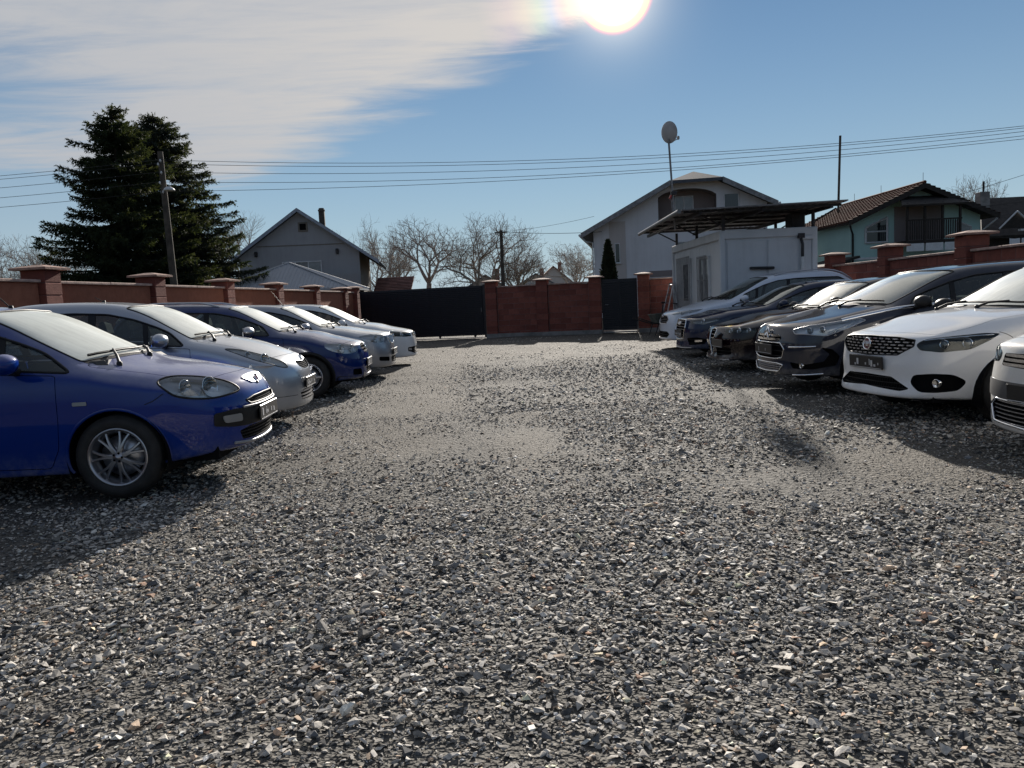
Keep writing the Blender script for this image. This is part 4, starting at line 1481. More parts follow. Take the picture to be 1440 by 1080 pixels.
G_ = 'bare trees beyond the far wall'
bare_tree('bare_tree', (-25.2, 74, 0), 10.9, 'bare twiggy tree between the spruces and the grey house', 3, .55, 2, group=G_)
bare_tree('bare_tree', (-13.0, 76, 0), 10.3, 'bare tree rising behind the chimney side of the grey house', 4, .80, 1, group=G_)
bare_tree('bare_tree', (-9.6, 66, 0), 7.7, 'low bare fruit tree right beside the grey house', 15, .95, 1, group=G_, fork=.22)
bare_tree('bare_tree', (-6.3, 62, 0), 8.5, 'bare tree with heavy forked limbs above the sliding gate', 6, .72, 1, group=G_, fork=.24, rt=.026)
bare_tree('bare_tree', (-1.5, 60.5, 0), 8.4, 'wide bare tree behind the small wooden pole', 27, .95, 2, group=G_, fork=.24)
bare_tree('bare_tree', (1.0, 62, 0), 7.2, 'bare tree with a rounded head right of the small wooden pole', 23, .95, 2, group=G_, fork=.22)
bare_tree('bare_tree', (5.3, 64, 0), 5.9, 'small bare tree between the far pink house and the white house', 9, .8, 2, group=G_)
bare_tree('bare_tree', (33.5, 56, 0), 8.6, 'bare tree standing behind the dark house at the right edge', 10, .8, 1, group=G_)
for k, (x, y, hgt, lb) in enumerate(((-31.5, 46, 6.4, 'bare bush at the far left edge beyond the wall'), (-28.4, 50, 6.7, 'taller bare bush left of the small dark house'), (-25.6, 47, 5.6, 'bare bush between the small dark house and the spruces'), (-33.5, 55, 7.6, 'bare bush furthest back at the left edge'))):
    bare_tree('bare_bush', (x, y, 0), hgt, lb, 40 + k, .7, 3, 'bark', .55, .22, 'bare bushes at the left edge', rt=.012, cat='bush')
bare_tree('bare_bush', (-15.0, 49.5, 0), 3.6, 'low bare bush between the spruces and the grey house', 61, .7, 3, 'bark_dark', .6, .2, 'bare bushes at the left edge', rt=.012, cat='bush')


def far_thicket():
    segs = []
    rng = random.Random(5)
    for i in range(1500):
        x = rng.uniform(-95, 70)
        y = rng.uniform(105, 150)
        h_ = rng.uniform(1.6, 4.6) * (.7 + .5 * math.sin(x * .23) ** 2)
        p = Vector((x, y, 0))
        d = Vector((rng.gauss(0, .2), rng.gauss(0, .2), 1)).normalized()
        segs.append((*p, *(p + d * h_), .09, .02))
        for _ in range(6):
            b = p + d * h_ * rng.uniform(.3, .95)
            e = b + Vector((rng.gauss(0, .6), rng.gauss(0, .6), rng.uniform(.3, 1.0)))
            segs.append((*b, *e, .04, .012))
    o = link('thicket', tubes_mesh('thicket', segs, M['bark'], 3))
    tag(o, 'far line of bare scrub along the horizon', 'scrub', kind='stuff')


far_thicket()


def spruce(loc, H, Rb, label, seed, mat, lean=(0, 0)):
    rng = np.random.default_rng(seed)
    root = empty('spruce_tree', loc, 0, label, 'tree', 'spruces beyond the left wall')
    MB().tube([(0, 0, 0), (lean[0] * .5, lean[1] * .5, H * .5), (lean[0], lean[1], H * .99)], [H * .022, H * .013, .012], 8).build('trunk', M['bark_dark'], root)
    twigs, wood = [], []
    z = H * .06
    while z < H * .985:
        t = z / H
        n = int(5 + 4 * (1 - t))
        L0 = Rb * (1 - t) ** .74 * (.72 + .28 * min(1, t / .26)) + .10
        for k in range(n):
            a = rng.uniform(0, 2 * pi)
            L = L0 * rng.uniform(.62, 1.25)
            # limb: droops, then turns up at the tip
            pts = []
            dn = rng.uniform(.22, .42) * (1 - .9 * t)
            for q in np.linspace(0, 1, 8):
                rr = L * q
                zz = z + L * (.34 * t - dn * q + .38 * dn * q ** 3 + .10 * q * q)
                pts.append(np.array([lean[0] * t + rr * math.cos(a + .12 * q * math.sin(z * 5)), lean[1] * t + rr * math.sin(a + .12 * q), zz]))
            for i in range(7):
                wood.append((*pts[i], *pts[i + 1], .028 * (1 - i / 8) * (L / 2 + .2), .028 * (1 - (i + 1) / 8) * (L / 2 + .2)))
            m = max(5, int(L * 16))
            for q in np.linspace(.10, 1.0, m):
                i = min(6, int(q * 7))
                f = q * 7 - i
                p = pts[i] * (1 - f) + pts[i + 1] * f
                d = pts[i + 1] - pts[i]
                d /= np.linalg.norm(d) + 1e-9
                sd = np.array([-d[1], d[0], 0]); sd /= np.linalg.norm(sd) + 1e-9
                for s in (-1, 1):
                    tl = (.20 + .34 * (1 - abs(q - .45))) * min(1, .35 + L / 2.2) * rng.uniform(.7, 1.25)
                    td = d * .62 + sd * s * rng.uniform(.45, .95) + np.array([0, 0, -rng.uniform(.12, .75)])
                    td /= np.linalg.norm(td)
                    twigs.append((*p, *td, tl))
                if q > .9:
                    twigs.append((*p, *(d + np.array([0, 0, .15])), .30))
        z += rng.uniform(.17, .27) * (1 if t < .8 else .7)
    for k in range(10):
        twigs.append((lean[0], lean[1], H * (.955 + .004 * k), rng.normal() * .3, rng.normal() * .3, 1.0, .22))
    T = np.array(twigs)
    n = len(T)
    V, F = [], []
    base = 0
    P, D, Ln = T[:, :3], T[:, 3:6] / np.linalg.norm(T[:, 3:6], axis=1, keepdims=True), T[:, 6]
    # every twig: a spray of narrow needle blades around its axis
    for b in range(7):
        u = rng.uniform(.0, .95, n)
        side = np.cross(D, rng.normal(size=(n, 3)))
        side /= np.linalg.norm(side, axis=1, keepdims=True) + 1e-9
        o = P + D * (Ln * u)[:, None]
        bd = D * .75 + side * rng.uniform(.4, .9, (n, 1))
        bl = Ln * rng.uniform(.30, .48, n) * (1.15 - .5 * u) + .03
        w = np.cross(bd, rng.normal(size=(n, 3))); w /= np.linalg.norm(w, axis=1, keepdims=True) + 1e-9
        hw = .016 + .022 * rng.random(n)
        v = np.stack([o - w * hw[:, None], o + w * hw[:, None], o + bd * bl[:, None]], 1)
        V.append(v.reshape(-1, 3))
        F.append(np.arange(3 * n).reshape(-1, 3) + base)
        base += 3 * n
    V, F = np.concatenate(V), np.concatenate(F)
    me = bpy.data.meshes.new('foliage')
    me.vertices.add(len(V)); me.vertices.foreach_set('co', V.ravel())
    me.loops.add(F.size); me.loops.foreach_set('vertex_index', F.ravel().astype(np.int32))
    me.polygons.add(len(F)); me.polygons.foreach_set('loop_start', np.arange(0, F.size, 3, dtype=np.int32))
    me.update(calc_edges=True)
    me.materials.append(M[mat])
    link('crown', me, root)
    link('limb', tubes_mesh('limb', wood, M['bark_dark'], 3), root)
    print('spruce tris', len(F))


spruce((-17.2, 36, 0), 10.7, 3.9, 'dark broad spruce with upswept branch tips, left of the pair', 31, 'needles')
spruce((-16.4, 40.5, 0), 11.4, 4.4, 'bluish dark spruce behind the utility pole, right of the pair', 32, 'needles_blue', (-.9, 0))

# ------------------------------------------------------------------ poles and wires
pl = empty('utility_pole', (-13.95, 33, 0), 0, 'tall wooden utility pole with a street lamp in front of the spruces', 'utility pole')
MB().tube([(.10, 0, 0), (.05, 0, 4), (0, 0, 8.05)], [.16, .14, .11], 10).build('pole', M['wood_pole'], pl)
WZ = [7.66, 7.52, 7.18, 6.78, 6.40]
for k, z in enumerate(WZ):
    s = -1 if k % 2 else 1
    b = MB(); b.tube([(0, 0, z - .06), (s * .05, -.16, z - .06), (s * .05, -.18, z)], .012, 5); b.lathe([(.03, -.04), (.045, 0), (.03, .04), (.02, .06)], 10, c=(s * .05, -.18, z + .0))
    b.build('insulator', M['white_trim'], pl)
lm = MB(); lm.tube([(.04, -.05, 6.28), (.14, -.18, 6.42), (.24, -.30, 6.46)], .022, 6)
lo_ = lm.build('lamp_arm', M['steel_grey'], pl)
lm = MB(); lm.lathe([(.0, .13), (.09, .12), (.18, .06), (.23, -.02), (.22, -.03), (.10, -.05), (0, -.06)], 18, c=(.40, -.42, 6.44)); lm.build('lamp_head', M['white_trim'], lo_)
sp_ = empty('utility_pole', (-.25, 55, 0), 0, 'short thin wooden pole among the bare trees over the red wall', 'utility pole')
MB().tube([(-.05, 0, 0), (0, 0, 6.15)], [.15, .11], 8).build('pole', M['wood_pole'], sp_)
MB().box((0, -.1, 6.0), (.9, .08, .08)).build('cross_arm', M['wood_pole'], sp_)


def wire(p0, p1, sag, label, r=.011, n=28, group=None):
    pts = []
    for k in range(n + 1):
        t = k / n
        p = Vector(p0).lerp(Vector(p1), t)
        p.z -= sag * 4 * t * (1 - t)
        pts.append(p)
    o = MB().tube(pts, r, 4, cap=False, smooth=False).build('power_line', M['wire'])
    return tag(o, label, 'cable', group)


names_ = ['topmost', 'second', 'third', 'fourth', 'lowest']
ends = [7.62, 7.56, 7.48, 7.34, 7.10]
sags = [1.0, 1.0, .98, .92, .70]
for k in range(5):
    s = -.05 if k % 2 else .05
    wire((-13.95 + s, 32.82, WZ[k] + .03), (30, 29.5, ends[k]), sags[k], f'{names_[k]} of the long cables running right from the utility pole', .009, 40, 'cables right of the utility pole')
    wire((-13.95 + s, 32.82, WZ[k] + .03), (-40, 33.5, WZ[k] - .1), .35, f'{names_[k]} of the cables running left from the utility pole', .009, 20, 'cables left of the utility pole')
wire((-.3, 54.9, 6.05), (5.2, 46, 5.9), .12, 'thin upper cable from the short pole to the white house', .009)
wire((.1, 54.9, 6.02), (5.6, 45.9, 5.0), .10, 'thin lower cable from the short pole to the white house', .014)
wire((-.3, 54.9, 6.05), (-9.7, 52, 5.1), .25, 'thin cable from the short pole to the grey house', .010)
wire((21.8, 41.1, 5.2), (36, 36, 9.4), .15, 'cable slanting up to the right from the green house gable', .010)
wire((23.5, 41.1, 4.9), (40, 38, 6.6), .25, 'lower cable running right from the green house over the dark house', .010)

# ------------------------------------------------------------------ small things by the container
ld = empty('step_ladder', (5.42, 26.0, 0), .35, 'aluminium step ladder open beside the container office', 'ladder')
def rail_pair(y0, y1, z1, w0, w1, name, rungs):
    m = MB()
    for s in (-1, 1):
        m.tube([(s * w0, y0, .02), (s * w1, y1, z1)], .022, 5, smooth=False)
    o = m.build(name, M['satin'], ld)
    for k in range(rungs):
        t = (k + .6) / rungs
        MB().box((0, lerp_(y0, y1, t), lerp_(.02, z1, t)), (2 * lerp_(w0, w1, t), .05, .025)).build('rung', M['satin'], o)
ld.rotation_euler = (0, 0, pi / 2 + .15)
rail_pair(.42, 0, 1.62, .26, .17, 'front_frame', 6)
rail_pair(-.30, -.03, 1.58, .26, .17, 'rear_frame', 2)
MB().box((0, -.02, 1.62), (.34, .12, .03)).build('top_step', M['satin'], ld)
MB().cbox((0, -.2, .95), (.40, .30, .03), .008).build('tray', M['steel_dark'], ld)

wb = empty('wheelbarrow', (4.78, 24.6, 0), radians(12), 'grey wheelbarrow with tools in it beside the white people carrier', 'wheelbarrow')
tr_ = MB()
tp = [(-.33, -.30, .66), (.42, -.27, .70), (.42, .27, .70), (-.33, .30, .66)]
bt = [(-.22, -.20, .36), (.18, -.18, .34), (.18, .18, .34), (-.22, .20, .36)]
tr_.add(tp + bt, [(0, 1, 5, 4), (1, 2, 6, 5), (2, 3, 7, 6), (3, 0, 4, 7), (4, 5, 6, 7)])
tr_.tube([Vector(p) for p in tp] + [Vector(tp[0])], .012, 5)
tr_.build('tray', simple('barrow green grey', (.13, .14, .12), .6, .3, var=.3), wb)
f = MB()
for s in (-1, 1):
    f.tube([(.62, s * .05, .20), (.15, s * .20, .34), (-.35, s * .25, .40), (-.85, s * .27, .58)], .018, 6)
    f.tube([(-.20, s * .24, .38), (-.32, s * .25, .02)], .016, 6)
f.build('frame', M['steel_dark'], wb)
w_ = MB(); w_.lathe([(.08, -.03), (.17, -.045), (.19, -.02), (.19, .02), (.17, .045), (.08, .03)], 20, 'Y', c=(.62, 0, .19)); w_.build('wheel', M['rubber'], wb)
tl = MB(); tl.tube([(.05, .05, .45), (.12, .12, 1.0)], .016, 6); tl.cbox((.12, .12, 1.02), (.12, .05, .06), .01)
tl.tube([(-.05, -.08, .45), (.02, -.05, .95)], .014, 6)
tag(tl.build('hand_tools', M['steel_dark'], None, (4.78, 24.6, .0), (0, 0, radians(12))), 'short handled tools standing up in the wheelbarrow', 'tools')
st = MB()
for k in range(3):
    st.tube([(k * .02, 0, 0), (k * .02 + .01, 0, .38)], .006, 5)
tag(st.build('stake', M['steel_grey'], None, (4.45, 27.35, 0)), 'thin pale stake at the foot of the wall by the wheelbarrow', 'stake')

# ------------------------------------------------------------------ car body surfaces
def catmull(V, F, crease, levels):
    """Catmull-Clark on quads; crease: {(i, j): sharpness 0..1}"""
    for lv in range(levels):
        nV, nF = len(V), len(F)
        fp = V[F].mean(1)
        e = np.stack([F, np.roll(F, -1, 1)], -1).reshape(-1, 2)
        es = np.sort(e, 1)
        key = es[:, 0].astype(np.int64) * (nV + 1) + es[:, 1]
        uk, first, inv = np.unique(key, return_index=True, return_inverse=True)
        E = es[first]
        nE = len(E)
        cnt = np.bincount(inv, minlength=nE)
        fsum = np.zeros((nE, 3))
        np.add.at(fsum, inv, fp[np.repeat(np.arange(nF), 4)])
        mid = (V[E[:, 0]] + V[E[:, 1]]) / 2
        ep = np.where((cnt == 2)[:, None], (V[E[:, 0]] + V[E[:, 1]] + fsum) / 4, mid)
        cr = np.zeros(nE)
        if crease:
            ck = np.array([min(a, b) * (nV + 1) + max(a, b) for a, b in crease], dtype=np.int64)
            cv = np.array(list(crease.values()))
            pos = np.searchsorted(uk, ck)
            ok = (pos < nE)
            pos = np.minimum(pos, nE - 1)
            ok &= uk[pos] == ck
            cr[pos[ok]] = cv[ok]
        cr[cnt == 1] = 1.0
        c1 = np.clip(cr, 0, 1)[:, None]
        ep = ep * (1 - c1) + mid * c1
        # vertices
        Q = np.zeros((nV, 3)); nf = np.zeros(nV)
        np.add.at(Q, F.ravel(), fp[np.repeat(np.arange(nF), 4)])
        np.add.at(nf, F.ravel(), 1)
        Rm = np.zeros((nV, 3)); ne = np.zeros(nV)
        for k in (0, 1):
            np.add.at(Rm, E[:, k], mid); np.add.at(ne, E[:, k], 1)
        nfm = np.maximum(nf, 1)[:, None]
        smooth = (Q / nfm + 2 * Rm / np.maximum(ne, 1)[:, None] + (nfm - 3) * V) / nfm
        sharp = cr > 0.001
        ns = np.zeros(nV); ss = np.zeros((nV, 3)); cs = np.zeros(nV)
        for k in (0, 1):
            np.add.at(ns, E[sharp, k], 1)
            np.add.at(ss, E[sharp, k], V[E[sharp, 1 - k]])
            np.add.at(cs, E[sharp, k], cr[sharp])
        crv = (ss + 6 * V) / 8
        two = ns == 2
        w = np.where(two, np.clip(cs / np.maximum(ns, 1), 0, 1), 0)[:, None]
        newv = smooth * (1 - w) + crv * w
        newv = np.where((ns > 2)[:, None], V, newv)
        V2 = np.concatenate([newv, ep, fp])
        ei = inv.reshape(nF, 4) + nV
        fi = np.arange(nF) + nV + nE
        nFs = []
        for k in range(4):
            nFs.append(np.stack([F[:, k], ei[:, k], fi, ei[:, k - 1]], 1))
        nc = {}
        for i in np.nonzero(cr > 0.001)[0]:
            if cnt[i] == 1:
                continue
            v = cr[i] * 0.75
            nc[(int(E[i, 0]), int(i + nV))] = v
            nc[(int(E[i, 1]), int(i + nV))] = v
        V, F, crease = V2, np.concatenate(nFs), nc
    return V, F


def lerp(a, b, t):
    return a + (b - a) * t


def cage(sp):
    """control cage of a car: lid (bonnet, screen, roof, tail) of 10 stations x 4 columns, and the band below it"""
    A = sp['st']
    lid = []
    fr, fc = sp['front'], sp['fcols']
    for i in range(10):
        by, bz = sp['belt'][i]
        ry, rz, rda = sp['rail'][i]
        cz, cda = sp['cen'][i]
        if i == 0:
            C = (fr[0][1], 0, fr[0][0]); Mm = (fr[0][1] + fc[0][0], fc[0][1], fr[0][0] - fc[0][2]); R = (fr[0][1] + fc[1][0], ry, rz)
        else:
            C = (A[i] + cda, 0, cz)
            R = (A[i] + rda, ry, rz)
            k = sp.get('crown', 0.30)
            Mm = (A[i] + lerp(cda, rda, 0.30), ry * 0.56, lerp(cz, rz, k))
        lid.append([C, Mm, R, (A[i], by, bz)])
    L = sp['L']
    V, idx = [], {}

    def vid(p, key):
        if key not in idx:
            idx[key] = len(V)
            V.append((-p[0], p[1], p[2]))
        return idx[key]

    # perimeter rows
    per_n = 3 + 10 + 3
    rows = [[None] * per_n for _ in range(7)]
    cornry = sp.get('cornry', [1, 1.0, 1.0, 1.0, 0.985, 0.95, 0.80])
    side_z = sp.get('side_z', [0, 0, 0.60, 0.42, 0.28, 0.20, 0.20])
    side_o = sp.get('side_o', [0, 0.010, 0.0, 0.012, 0.035, 0.065, 0.22])
    rear = sp.get('rear', [(0, 0), (0.80, 0.03), (0.62, 0.0), (0.46, 0.0), (0.34, 0.03), (0.26, 0.10), (0.26, 0.30)])
    for k in range(3):
        rows[0][k] = lid[0][k]
        rows[0][13 + k] = lid[9][2 - k]
    for i in range(10):
        rows[0][3 + i] = lid[i][3]
    fs = sp.get('fscale', [1] * 7)
    for j in range(1, 7):
        z, a = fr[j]
        cols = [(0, 0, 0)] + fc
        for k in range(3):
            da, y, dz = cols[k]
            kz = sp.get('fdz', [0] * 7)[j] * (k / 2.0)
            rows[j][k] = (a + da * fs[j], y * cornry[j], z + kz)
        y0 = sp['ymax'][0]
        rows[j][3] = (A[0] + a * 0.5 + (fs[j] - 1) * 0.2, y0 * cornry[j], z + sp.get('fdz', [0] * 7)[j] * 1.3)
        for i in range(1, 9):
            bz = lid[i][3][2]
            sz = bz - 0.32 * (bz - 0.60) if j == 1 else side_z[j]
            sy = sp['ymax'][i] - side_o[j]
            if i == 1:
                sz = lerp(sz, rows[j][3][2], 0.5)
            rows[j][3 + i] = (A[i], sy, sz)
        rz, ra = rear[j]
        y9 = sp['ymax'][9]
        rows[j][12] = (A[9] + 0.0, y9 * cornry[j], rz)
        for k in range(3):
            yy = (0.0, 0.32, 0.56)[2 - k]
            rows[j][13 + k] = (L - ra - (0.02, 0.0, 0.0)[k] - (0.10 if k == 0 else 0.03 if k == 1 else 0), yy * cornry[j], rz)
    F, cre = [], {}
    nlid = len(lid)
    lidv = [[vid(lid[i][c], ('l', i, c)) for c in range(4)] for i in range(10)]
    band = [[None] * per_n for _ in range(7)]
    for k in range(3):
        band[0][k] = lidv[0][k]
        band[0][13 + k] = lidv[9][2 - k]
    for i in range(10):
        band[0][3 + i] = lidv[i][3]
    for j in range(1, 7):
        for q in range(per_n):
            band[j][q] = vid(rows[j][q], ('b', j, q))
    for i in range(9):
        for c in range(3):
            F.append((lidv[i][c], lidv[i][c + 1], lidv[i + 1][c + 1], lidv[i + 1][c]))
    for j in range(6):
        for q in range(per_n - 1):
            F.append((band[j][q], band[j + 1][q], band[j + 1][q + 1], band[j][q + 1]))

    def crs(a, b, v):
        cre[(min(a, b), max(a, b))] = v
    cw = sp.get('cr_cowl', 0.75)
    for c in range(3):
        crs(lidv[3][c], lidv[3][c + 1], cw)
        crs(lidv[8][c], lidv[8][c + 1], 0.6)
    for i in range(3, 8):
        crs(lidv[i][2], lidv[i + 1][2], sp.get('cr_rail', 0.35))
    for i in range(sp.get('belt_from', 3), 8):
        crs(lidv[i][3], lidv[i + 1][3], sp.get('cr_belt', 0.55))
    for q in range(per_n - 1):
        crs(band[5][q], band[5][q + 1], 0.6)
    for k in range(3):
        crs(band[0][k], band[0][k + 1], sp.get('cr_nose', 0.2))
    for j, v in sp.get('cr_row', {}).items():
        for q in range(per_n - 1):
            crs(band[j][q], band[j][q + 1], v)
    for i in range(0, 3):
        crs(lidv[i][2], lidv[i + 1][2], sp.get('cr_hood', 0.0))
    # mirror
    V = np.array(V, float)
    F = np.array(F)
    n = len(V)
    on0 = np.abs(V[:, 1]) < 1e-9
    mp = np.zeros(n, int)
    extra = []
    for i in range(n):
        if on0[i]:
            mp[i] = i
        else:
            mp[i] = n + len(extra)
            extra.append(V[i] * [1, -1, 1])
    V = np.concatenate([V, np.array(extra)])
    F2 = mp[F][:, ::-1]
    F = np.concatenate([F, F2])
    for (a, b), v in list(cre.items()):
        a2, b2 = int(mp[a]), int(mp[b])
        cre[(min(a2, b2), max(a2, b2))] = v
    return V, F, cre, lid


def smooth_closed(pts, per=6):
    """closed Catmull-Rom through the points"""
    n = len(pts)
    P = [Vector(p) for p in pts]
    out = []
    for i in range(n):
        p0, p1, p2, p3 = P[i - 1], P[i], P[(i + 1) % n], P[(i + 2) % n]
        for k in range(per):
            t = k / per
            out.append(0.5 * ((2 * p1) + (p2 - p0) * t + (2 * p0 - 5 * p1 + 4 * p2 - p3) * t * t + (3 * p1 - p0 - 3 * p2 + p3) * t ** 3))
    return out


def smooth_open(pts, per=8):
    P = [Vector(p) for p in pts]
    P = [P[0] * 2 - P[1]] + P + [P[-1] * 2 - P[-2]]
    out = []
    for i in range(1, len(P) - 2):
        p0, p1, p2, p3 = P[i - 1], P[i], P[i + 1], P[i + 2]
        for k in range(per):
            t = k / per
            out.append(0.5 * ((2 * p1) + (p2 - p0) * t + (2 * p0 - 5 * p1 + 4 * p2 - p3) * t * t + (3 * p1 - p0 - 3 * p2 + p3) * t ** 3))
    out.append(P[-2])
    return out


def round_corners(pts, r=0.03, k=4):
    """closed polyline with its corners rounded"""
    P = [Vector(p) for p in pts]
    n = len(P)
    out = []
    for i in range(n):
        a, b, c = P[i - 1], P[i], P[(i + 1) % n]
        la, lc = (a - b).length, (c - b).length
        rr = min(r, la * 0.45, lc * 0.45)
        s, e = b + (a - b).normalized() * rr, b + (c - b).normalized() * rr
        for q in range(k + 1):
            t = q / k
            out.append((1 - t) ** 2 * s + 2 * t * (1 - t) * b + t * t * e)
    return out


def densify(P, step):
    out = []
    n = len(P)
    for i in range(n):
        a, b = P[i], P[(i + 1) % n]
        m = max(1, int((b - a).length / step))
        for k in range(m):
            out.append(a.lerp(b, k / m))
    return out


def in_poly(X, Y, poly):
    inside = np.zeros(X.shape, bool)
    n = len(poly)
    for i in range(n):
        x1, y1 = poly[i]
        x2, y2 = poly[(i + 1) % n]
        if y1 == y2:
            continue
        c = ((y1 > Y) != (y2 > Y)) & (X < (x2 - x1) * (Y - y1) / (y2 - y1) + x1)
        inside ^= c
    return inside


def area2(p):
    return 0.5 * sum(p[i - 1][0] * p[i][1] - p[i][0] * p[i - 1][1] for i in range(len(p)))


def inset2(p, d):
    n = len(p)
    s = 1 if area2(p) > 0 else -1
    out = []
    for i in range(n):
        a, b, c = Vector(p[i - 1]), Vector(p[i]), Vector(p[(i + 1) % n])
        t1, t2 = (b - a), (c - b)
        if t1.length < 1e-9 or t2.length < 1e-9:
            out.append(b); continue
        n1 = Vector((-t1.y, t1.x)).normalized() * s
        n2 = Vector((-t2.y, t2.x)).normalized() * s
        m = n1 + n2
        if m.length < 1e-6:
            out.append(b); continue
        m.normalize()
        k = d / max(0.5, m.dot(n1))
        out.append(b + m * k)
    return out


class Body:
    def __init__(self, sp):
        V, F, cre, self.lid = cage(sp)
        T = V.copy()
        for it in range(3):
            D, _ = catmull(V, F, dict(cre), 2)
            V = V + (T - D[:len(V)]) * 0.85
        self.V, self.F = catmull(V, F, cre, 4 if sp['loc'][1] < 10.5 else 3)
        self.V = self.V.copy()
        a, b, c, d = (self.V[self.F[:, k]] for k in range(4))
        fn = np.cross(c - a, d - b)
        # outward orientation
        ctr = self.V[self.F].mean(1)
        if (fn * (ctr - ctr.mean(0))).sum() < 0:
            self.F = self.F[:, ::-1].copy()
            fn = -fn
        vn = np.zeros_like(self.V)
        for k in range(4):
            np.add.at(vn, self.F[:, k], fn)
        self.N = vn / np.maximum(np.linalg.norm(vn, axis=1, keepdims=True), 1e-9)
        self.fn = fn / np.maximum(np.linalg.norm(fn, axis=1, keepdims=True), 1e-12)
        self.fc = ctr
        self.bvh = BVHTree.FromPolygons(self.V.tolist(), self.F.tolist())
        self.V0 = self.V.copy()
        self.alive = np.ones(len(self.F), bool)
        self.sp = sp

    def normal_at(self, p, fi):
        q = self.F[fi]
        w = 1.0 / (np.linalg.norm(self.V0[q] - np.array(p), axis=1) + 1e-4)
        n = (self.N[q] * w[:, None]).sum(0)
        return Vector(n).normalized()

    def hit(self, p, d):
        """first hit along d of the line through p (from 0.7 m outside)"""
        p, d = Vector(p), Vector(d).normalized()
        h = self.bvh.ray_cast(p - d * 0.7, d, 2.0)
        if h[0] is None:
            h = self.bvh.find_nearest(p)
            return h[0], self.normal_at(h[0], h[2])
        return h[0], self.normal_at(h[0], h[2])

    def basis(self, pts, d):
        d = Vector(d).normalized()
        u = d.cross(Vector((0, 0, 1)))
        if u.length < 0.05:
            u = Vector((0, 1, 0))
        u.normalize()
        v = u.cross(d)
        P = [Vector(p) for p in pts]
        t0 = sum(p.dot(d) for p in P) / len(P)
        return d, u, v, t0, [(p.dot(u), p.dot(v)) for p in P]

    def cut(self, pts, d, depth=0.8):
        d, u, v, t0, poly = self.basis(pts, d)
        un, vn_, dn = np.array(u), np.array(v), np.array(d)
        X, Y, Tt = self.fc @ un, self.fc @ vn_, self.fc @ dn
        px, py = np.array(poly).T
        cand = self.alive & (self.fn @ dn < -0.02) & (np.abs(Tt - t0) < depth) & (X > px.min()) & (X < px.max()) & (Y > py.min()) & (Y < py.max())
        ci = np.nonzero(cand)[0]
        ins = in_poly(X[ci], Y[ci], poly)
        dead = ci[ins]
        self.alive[dead] = False
        if not len(dead):
            return
        dv = np.unique(self.F[dead])
        av = np.unique(self.F[self.alive])
        bv = np.intersect1d(dv, av)
        A = np.array(poly); B = np.roll(A, -1, 0); AB = B - A
        L2 = np.maximum((AB ** 2).sum(1), 1e-12)
        for i in bv:
            x, y = self.V0[i] @ un, self.V0[i] @ vn_
            t = np.clip(((np.array([x, y]) - A) * AB).sum(1) / L2, 0, 1)
            Q = A + AB * t[:, None]
            dd = ((Q - [x, y]) ** 2).sum(1)
            k = dd.argmin()
            if dd[k] > 0.06 ** 2:
                continue
            p = u * Q[k][0] + v * Q[k][1] + d * float(self.V0[i] @ dn)
            h = self.bvh.ray_cast(p - d * 0.25, d, 0.5)
            if h[0] is not None and (h[0] - Vector(self.V0[i])).length < 0.12:
                self.V[i] = h[0]

    def patch(self, pts, d, off=0.0, inset=0.0, step=0.035, bulge=0.0, flat=False, grow_in=0.0, lim=None):
        """surface patch inside the outline, lying on the body (offset along its normal)"""
        d, u, v, t0, poly = self.basis(pts, d)
        P2 = [Vector(p) for p in poly]
        P2 = densify(P2, step)
        if inset:
            P2 = inset2(P2, inset)
        arr = np.array([tuple(p) for p in P2])
        x0, y0 = arr.min(0); x1, y1 = arr.max(0)
        nx, ny = max(1, int((x1 - x0) / step)), max(1, int((y1 - y0) / step))
        gx, gy = np.meshgrid(np.linspace(x0, x1, nx + 1), np.linspace(y0, y1, ny + 1))
        gx, gy = gx.ravel(), gy.ravel()
        ins = in_poly(gx, gy, [tuple(p) for p in arr])
        gx, gy = gx[ins], gy[ins]
        A = arr; B = np.roll(A, -1, 0); AB = B - A
        L2 = np.maximum((AB ** 2).sum(1), 1e-12)
        keep = []
        dist = []
        for x, y in zip(gx, gy):
            t = np.clip(((np.array([x, y]) - A) * AB).sum(1) / L2, 0, 1)
            dd = math.sqrt((((A + AB * t[:, None]) - [x, y]) ** 2).sum(1).min())
            if dd > step * 0.45:
                keep.append((x, y)); dist.append(dd)
        nb = len(arr)
        allp = [Vector(p) for p in arr] + [Vector(p) for p in keep]
        res = geometry.delaunay_2d_cdt(allp, [], [list(range(nb))], 1, 1e-6)
        vs2, faces, orig = res[0], res[2], res[3]
        dmap = [0.0] * nb + dist
        out, nor = [], []
        for k, p in enumerate(vs2):
            q = u * p.x + v * p.y + d * t0
            h, n = self.hit(q, d)
            if lim is not None and abs(h.dot(d) - t0) > lim:
                h = u * p.x + v * p.y + d * t0
                n = -d
            if n.dot(d) > 0:
                n = -n
            o = off
            if bulge:
                ov = orig[k]
                dd = dmap[ov[0]] if ov else 0
                o += bulge * min(1, dd / 0.06) ** 0.6
            out.append(h + n * o)
            nor.append(n)
        fs = []
        for f in faces:
            a, b, c = out[f[0]], out[f[1]], out[f[2]]
            if (b - a).cross(c - a).dot(d) > 0:
                f = f[::-1]
            fs.append(tuple(f))
        # boundary loop in order
        loop = [None] * nb
        for k, ov in enumerate(orig):
            for o_ in ov:
                if o_ < nb:
                    loop[o_] = k
        loop = [k for k in loop if k is not None]
        return out, fs, nor, loop

